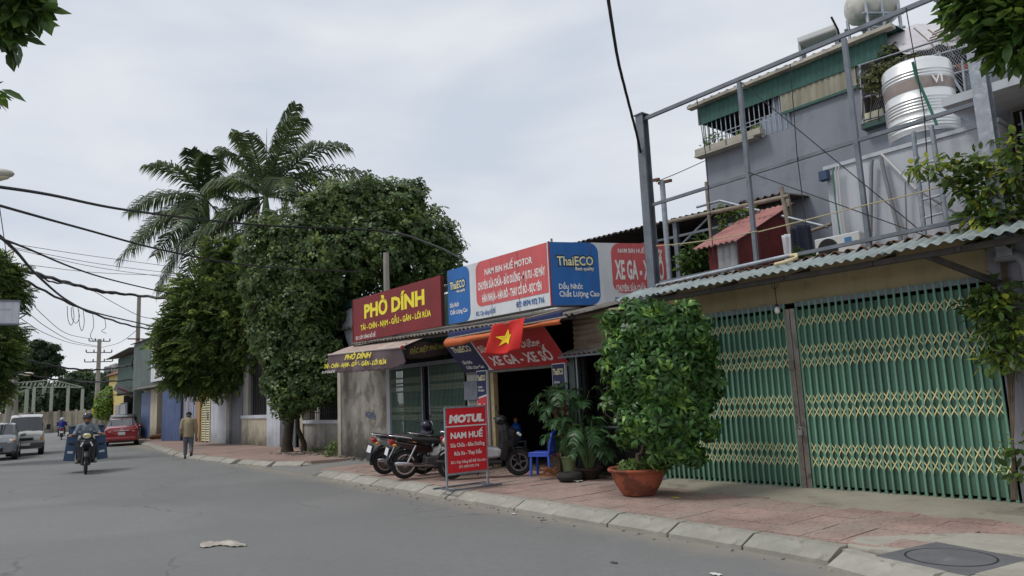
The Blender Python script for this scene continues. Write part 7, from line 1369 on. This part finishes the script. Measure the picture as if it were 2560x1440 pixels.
part('shirt', mat('grey blue shirt', S(120, 130, 138), .85, var=.1, scale=6, bump=.4, bscale=10), pr, lambda b: (b.tube([(-.21, 0, .84), (-.20, 0, .98), (-.17, 0, 1.16), (-.15, 0, 1.29), (-.13, 0, 1.35)], [.15, .15, .155, .13, .07], 16), [b.sphere((-.15, s*.10, 1.27), (.08, .10, .06)) for s in (1, -1)], [b.tube([a, Vector(a)*.5+Vector(k)*.5, k, Vector(k)*.2+Vector(e)*.8], [.07, .064, .056, .044], 12) for a, k, e in PAa]), local=True, fuse=.016); part('collar', MATS['grey blue shirt'], pr, lambda b: b.lathe([(.078, 0), (.066, .04), (.072, .045), (.09, 0), (.078, 0)], 16, (-.13, 0, 1.325)), local=True, smooth=60); part('undershirt', M_PBLK, pr, lambda b: b.prism([(-.035, .02), (.035, .02), (0, -.09)], (-.055, 0, 1.30), (0, 1, 0), (-.2, 0, 1), (1, 0, .2), .012), local=True)
part('trousers', mat('black trousers', S(36, 36, 40), .9, var=.1), pr, lambda b: (b.sphere((-.2, 0, .86), (.16, .17, .11)), [b.tube([a, Vector(a)*.5+Vector(k)*.5, k, Vector(k)*.1+Vector(e)*.9], [.10, .092, .075, .055], 12) for a, k, e in PL]), local=True, fuse=.016)
for s in (1, -1): part('shoe', mat('worn shoe', S(120, 112, 100), .8), pr, lambda b: b.tube([(-.03, s*.205, .31), (.06, s*.21, .295), (.15, s*.215, .30)], [.042, .048, .035], 10), local=True, fuse=.012); part('pocket', MATS['grey blue shirt'], pr, lambda b: b.obox((.0, s*.085, 1.16), (.016, .08, .085), (0, rad(-12), 0)), local=True)
part('helmet', mat('dark helmet', S(34, 30, 30), .25, var=.05, coat=.7), pr, lambda b: (b.lathe([(.128, -.01), (.132, .02), (.128, .07), (.105, .115), (.06, .142), (0, .15)], 24, (-.10, 0, 1.465)), b.obox((.045, 0, 1.475), (.06, .16, .012), (0, rad(12), 0))), local=True, smooth=60); part('chin_strap', M_PBLK, pr, lambda b: b.tube([(-.07, .095, 1.46), (-.05, .075, 1.37), (-.02, 0, 1.335), (-.05, -.075, 1.37), (-.07, -.095, 1.46)], .008, 6), local=True)
M_CRATE = mat('slate blue plastic crate', S(62, 84, 112), .6, var=.12, scale=5, rnd=.06)
def crate(lab, x, y, z, w, h, l, rx):
    t = thing('plastic_crate', lab, 'crate', (rc0.x, rc0.y, 0), rhd, 'blue crates on the motorbike'); t.scale = (RSC,)*3; R_ = Matrix.Rotation(rx, 3, 'X'); tf = lambda p: tuple(Vector((x, y, z))+R_ @ Vector(p))
    for nm, bx in (('side', (-l/2, l/2, -w/2, -w/2+.02, 0, h)), ('side', (-l/2, l/2, w/2-.02, w/2, 0, h)), ('end', (l/2-.02, l/2, -w/2+.02, w/2-.02, 0, h)), ('end', (-l/2, -l/2+.02, -w/2+.02, w/2-.02, 0, h)), ('base', (-l/2+.02, l/2-.02, -w/2+.02, w/2-.02, 0, .02)), ('rim', (-l/2-.015, l/2+.015, -w/2-.015, w/2+.015, h, h+.025))):
        b = MB().box(*bx); b.v = [tf(v) for v in b.v]; b.build(nm, M_CRATE, t, local=True)
    for dz in (.3, .62): b = MB().box(l/2+.001, l/2+.006, -w*.25, w*.25, h*dz, h*dz+.06); b.v = [tf(v) for v in b.v]; b.build('hand_hole' if dz > .5 else 'paper_label', M_PBLK if dz > .5 else M_SWHITE, t, local=True)
crate('slate blue crate hung on the left side of the picture beside the rider', -.52, -.40, .33, .26, .68, .60, rad(-6)); crate('slate blue crate hung on the right side of the picture beside the rider', -.52, .40, .33, .26, .62, .60, rad(6)); crate('long blue crate lying across the carrier behind the rider', -.62, 0, 1.00, .86, .24, .45, 0)
# --- distant rider in blue, seen from behind
q0 = PZ(153, 1099, 0); qh = math.atan2(q0.y, q0.x); QS = 1.02; bike('small dark motorbike ridden away near the boundary wall', (q0.x, q0.y, 0), qh, S(50, 50, 54), S(60, 60, 64), 0., grp='motorbikes on the road', sc=QS)
pq = thing('person', 'rider in bright blue coat and pale helmet riding away', 'person', (q0.x, q0.y, 0), qh); pq.scale = (QS,)*3; part('body', M_SKIN, pq, pbody, local=True, fuse=.014)
part('coat', mat('royal blue coat', S(36, 48, 122), .8, var=.1), pq, lambda b: (b.tube([(-.24, 0, .74), (-.21, 0, .95), (-.17, 0, 1.16), (-.15, 0, 1.29), (-.13, 0, 1.36)], [.20, .19, .19, .15, .08], 16), [b.sphere((-.15, s*.11, 1.27), (.1, .13, .08)) for s in (1, -1)], [b.tube([a, k, Vector(k)*.1+Vector(e)*.9], [.09, .075, .055], 12) for a, k, e in PAa]), local=True, fuse=.018); part('trousers', MATS['black trousers'], pq, lambda b: (b.sphere((-.2, 0, .86), (.16, .17, .11)), [b.tube([a, k, Vector(k)*.1+Vector(e)*.9], [.10, .075, .055], 12) for a, k, e in PL]), local=True, fuse=.018); part('helmet', mat('pale helmet', S(196, 200, 206), .3, var=0), pq, lambda b: b.lathe([(.128, -.02), (.132, .02), (.128, .07), (.105, .115), (.06, .142), (0, .15)], 20, (-.10, 0, 1.465)), local=True, smooth=60)
for s in (1, -1): part('shoe', M_PBLK, pq, lambda b: b.tube([(-.03, s*.205, .31), (.06, s*.21, .295), (.15, s*.215, .30)], [.042, .048, .035], 8), local=True)
# --- dog asleep on the far pavement
dp_ = PZ(390, 1099, .14); dg = thing('dog', 'brown dog lying on the pavement before the blue garage doors', 'dog', (dp_.x, dp_.y, .14), rad(68)); M_FUR = mat('brown fur', S(112, 76, 54), .9, var=.2, scale=8)
part('body', M_FUR, dg, lambda b: (b.tube([(-.34, 0, .13), (-.18, .01, .16), (.05, 0, .17), (.26, 0, .18), (.36, -.02, .22)], [.11, .13, .13, .15, .09], 12), b.tube([(.30, -.02, .22), (.44, -.05, .24), (.52, -.06, .22)], [.09, .08, .07], 10), b.tube([(.52, -.06, .21), (.64, -.08, .18)], [.06, .032], 8), b.tube([(-.28, .06, .12), (-.12, .17, .08), (-.26, .24, .04), (-.14, .29, .03)], [.09, .06, .035, .03], 8), b.tube([(.26, -.08, .12), (.36, -.20, .07), (.56, -.24, .03)], [.06, .04, .03], 8), b.tube([(.24, .08, .12), (.36, .16, .06), (.55, .16, .03)], [.06, .04, .03], 8), b.tube([(-.38, 0, .12), (-.56, .05, .06), (-.72, .16, .03)], [.035, .025, .012], 6), b.tube([(.48, .0, .28), (.46, .02, .35)], [.03, .008], 6), b.tube([(.48, -.12, .28), (.46, -.15, .35)], [.03, .008], 6)), local=True, fuse=.02)
# ================================================================== CABLES
def cm(pts, n=8):
    P = [Vector(p) for p in pts]; P = [P[0]*2-P[1]]+P+[P[-1]*2-P[-2]]; o = []
    for i in range(1, len(P)-2):
        for k in range(n):
            t = k/n; a, b, c, d = P[i-1:i+3]; o.append(.5*((2*b)+(c-a)*t+(2*a-5*b+4*c-d)*t*t+(3*b-a-3*c+d)*t**3))
    return o+[P[-2]]
def cable(lab, pts, r, wob=0.): tag(MB().tube([p+Vector((0, 0, wob*math.sin(i*1.7))) for i, p in enumerate(cm([PD(*p) for p in pts]))], r, 6).build('overhead_cable', M_WIRE, smooth=60), lab, 'cable', 'overhead cables')
cable('highest black cable, running from the left edge across the tree to the corner sign', [(-40, 462, 13), (120, 486, 15), (330, 527, 18), (640, 562, 21), (960, 578, 22), (1080, 612, 19), (1168, 655, 16.5)], .028)
cable('second highest black cable, ending in the big street tree', [(-40, 503, 13), (200, 570, 16), (420, 628, 19), (640, 665, 21), (900, 680, 23.5)], .022)
cable('slanting black cable from the left edge into the feathery tree', [(-30, 585, 16), (60, 618, 18), (190, 672, 22), (300, 705, 26), (460, 742, 33)], .022); cable('steep black cable dropping to the tangle of loops', [(-30, 565, 16), (40, 628, 19), (95, 690, 24), (170, 752, 32), (240, 782, 40), (380, 815, 50)], .035)
cable('thick twisted cable bundle carried on top of the tall plain pole', [(10, 660, 40), (90, 684, 46), (170, 707, 52), (250, 727, 55), (347, 739, 57.5), (440, 748, 48), (560, 753, 37)], .10, .04); cable('lower companion of the thick bundle, sagging toward the trees', [(10, 672, 40), (70, 705, 42), (160, 752, 46), (250, 790, 52), (330, 815, 58), (410, 826, 50)], .06, .03)
cable('thin bundle strand looping just below the thick bundle', [(90, 684, 46), (130, 705, 49), (190, 712, 53), (250, 731, 58), (300, 735, 61)], .05, .03); cable('thin wire falling from the bundle to the feathery tree', [(235, 728, 57), (290, 760, 58), (350, 790, 55), (395, 798, 45)], .02)
for k, (a, b_, c_) in enumerate((((15, 607), (230, 640), (500, 676)), ((20, 616), (250, 660), (490, 690)), ((30, 657), (250, 682), (490, 690)), ((25, 620), (240, 668), (455, 698)))): cable(('uppermost', 'second', 'lowest', 'third')[k]+' of the four thin grey wires before the left palm trunk', [(*a, 30), (*b_, 33), (*c_, 36)], .010)
cable('wire from the upper steel arm to the distant utility pole', [(64, 740, 48), (110, 790, 55), (170, 835, 66), (246, 850, 82)], .02); cable('wire from the lower steel arm to the distant utility pole', [(72, 784, 48), (120, 820, 56), (180, 852, 68), (246, 866, 82)], .02); cable('third wire reaching the distant utility pole from the left', [(50, 795, 46), (110, 832, 56), (180, 858, 68), (245, 868, 82)], .018)
cable('thick low cable crossing the far street to the fuse boxes', [(40, 893, 60), (110, 910, 62), (190, 923, 63), (250, 924, 63), (310, 916, 59), (342, 908, 57)], .07, .03); cable('lowest cable crossing the far street above the vehicles', [(30, 925, 60), (110, 944, 62), (190, 953, 63), (250, 955, 60), (338, 948, 57)], .06, .03); cable('thin far wire right of the distant utility pole', [(249, 870, 82), (300, 856, 80), (349, 820, 58)], .02)
cable('wavy black cable hanging from the top of the view to the billboard corner post', [(1518, -20, 9), (1530, 60, 10), (1545, 150, 11), (1562, 220, 11.8), (1580, 290, 12.4), (1594, 345, 12.9), (1604, 395, 13.2), (1612, 425, 13.3)], .022, .008); cable('thin wire from the billboard post to the tall house', [(1640, 455, 13.4), (1700, 430, 14.5), (1762, 402, 16)], .008)
cable('thin nearly upright stay wire at the left edge', [(-10, 460, 20), (5, 560, 22), (18, 650, 26)], .010)
for k, (px_, py_, w_, h_) in enumerate(((178, 775, 10, 38), (190, 778, 12, 30), (205, 785, 8, 42), (232, 800, 6, 55), (262, 812, 8, 22))):
    pts = [(px_-w_, py_-10, 36), (px_-w_*.8, py_+h_*.6, 36), (px_, py_+h_, 36), (px_+w_*.7, py_+h_*.5, 36), (px_+w_*.4, py_-8, 36)] if k < 3 else [(px_, py_-15, 38), (px_+2, py_+h_*.3, 38), (px_-w_, py_+h_*.7, 38), (px_+w_*.5, py_+h_, 38)]
    cable(('left', 'middle', 'right')[k]+' dangling wire loop of the tangle over the street' if k < 3 else ('longer loose wire end hanging below the cables', 'short loose wire end hanging below the cables')[k-3], pts, .012)
# ================================================================== LITTER
rg = PZ(560, 1367, 0)
tag(MB().grid(26, 10, lambda u, v: PZ(500+116*u, 1368+14*math.sin(u*2.2+3.6)*.6+(v-.5)*(13-10*abs(u-.45)+4*math.sin(u*11)), .006)+Vector((0, 0, .012*abs(math.sin(u*21+v*5))+.03*max(0, math.sin(u*6-2.2))*math.sin(v*3.1)))).build('crumpled_cloth', mat('dirty white cloth', S(164, 158, 148), .9, var=.3, scale=7), smooth=100, solid=.004), 'crumpled dirty white cloth lying on the road', 'cloth')
for k, (px_, py_, s_, c_, lab) in enumerate(((1690, 1246, .07, S(206, 190, 60), 'fallen yellow leaf on the tiles right of the terracotta bowl'), (1285, 1286, .06, S(210, 208, 204), 'scrap of white paper at the kerb before the repair shop'), (1790, 1438, .07, S(214, 212, 208), 'torn white paper on the road at the bottom edge'), (1440, 1204, .16, S(190, 190, 186), 'flat white scrap beside the old tyre'), (1535, 1408, .05, S(84, 84, 84), 'dark flat scrap on the road left of the kerb'))):
    p = PZ(px_, py_, .15 if k in (0, 3) else .0); tag(MB().grid(8, 5, lambda u, v: p+Vector(((u-.5)*s_*1.6, (v-.5)*s_*(1-.6*abs(u-.5)), .006+.25*s_*abs(math.sin(u*7+v*3))*.5))).build('litter', mat('litter%d' % k, c_, .8, var=.15), smooth=90, solid=.002), lab, 'litter')
M_STONE = mat('rubble', S(128, 122, 112), .95, var=.25, scale=8, rnd=.2)
rng = random.Random(3); rb = MB()
for k in range(60):
    x_ = rng.uniform(-24.5, -17.6); y_ = rng.uniform(9.2, 10.2) if x_ < -20.3 else rng.uniform(9.55, 9.8); s_ = rng.uniform(.02, .07); rb.obox((x_, y_, .13+s_*.2), (s_*2, s_*1.4, s_), (rng.uniform(-.3, .3), rng.uniform(-.3, .3), rng.uniform(0, 3)))
for k in range(90):
    x_ = rng.uniform(-15, -1.5); s_ = rng.uniform(.006, .018); rb.obox((x_, K(x_)-abs(rng.gauss(0, .12))-.02, s_*.4), (s_*2, s_*1.4, s_), (0, 0, rng.uniform(0, 3)))
tag(rb.build('rubble', M_STONE), 'loose stones and grit along walls and kerb', 'rubble', kind='stuff')
bpy.data.objects.remove(_to); bpy.data.curves.remove(_tc)
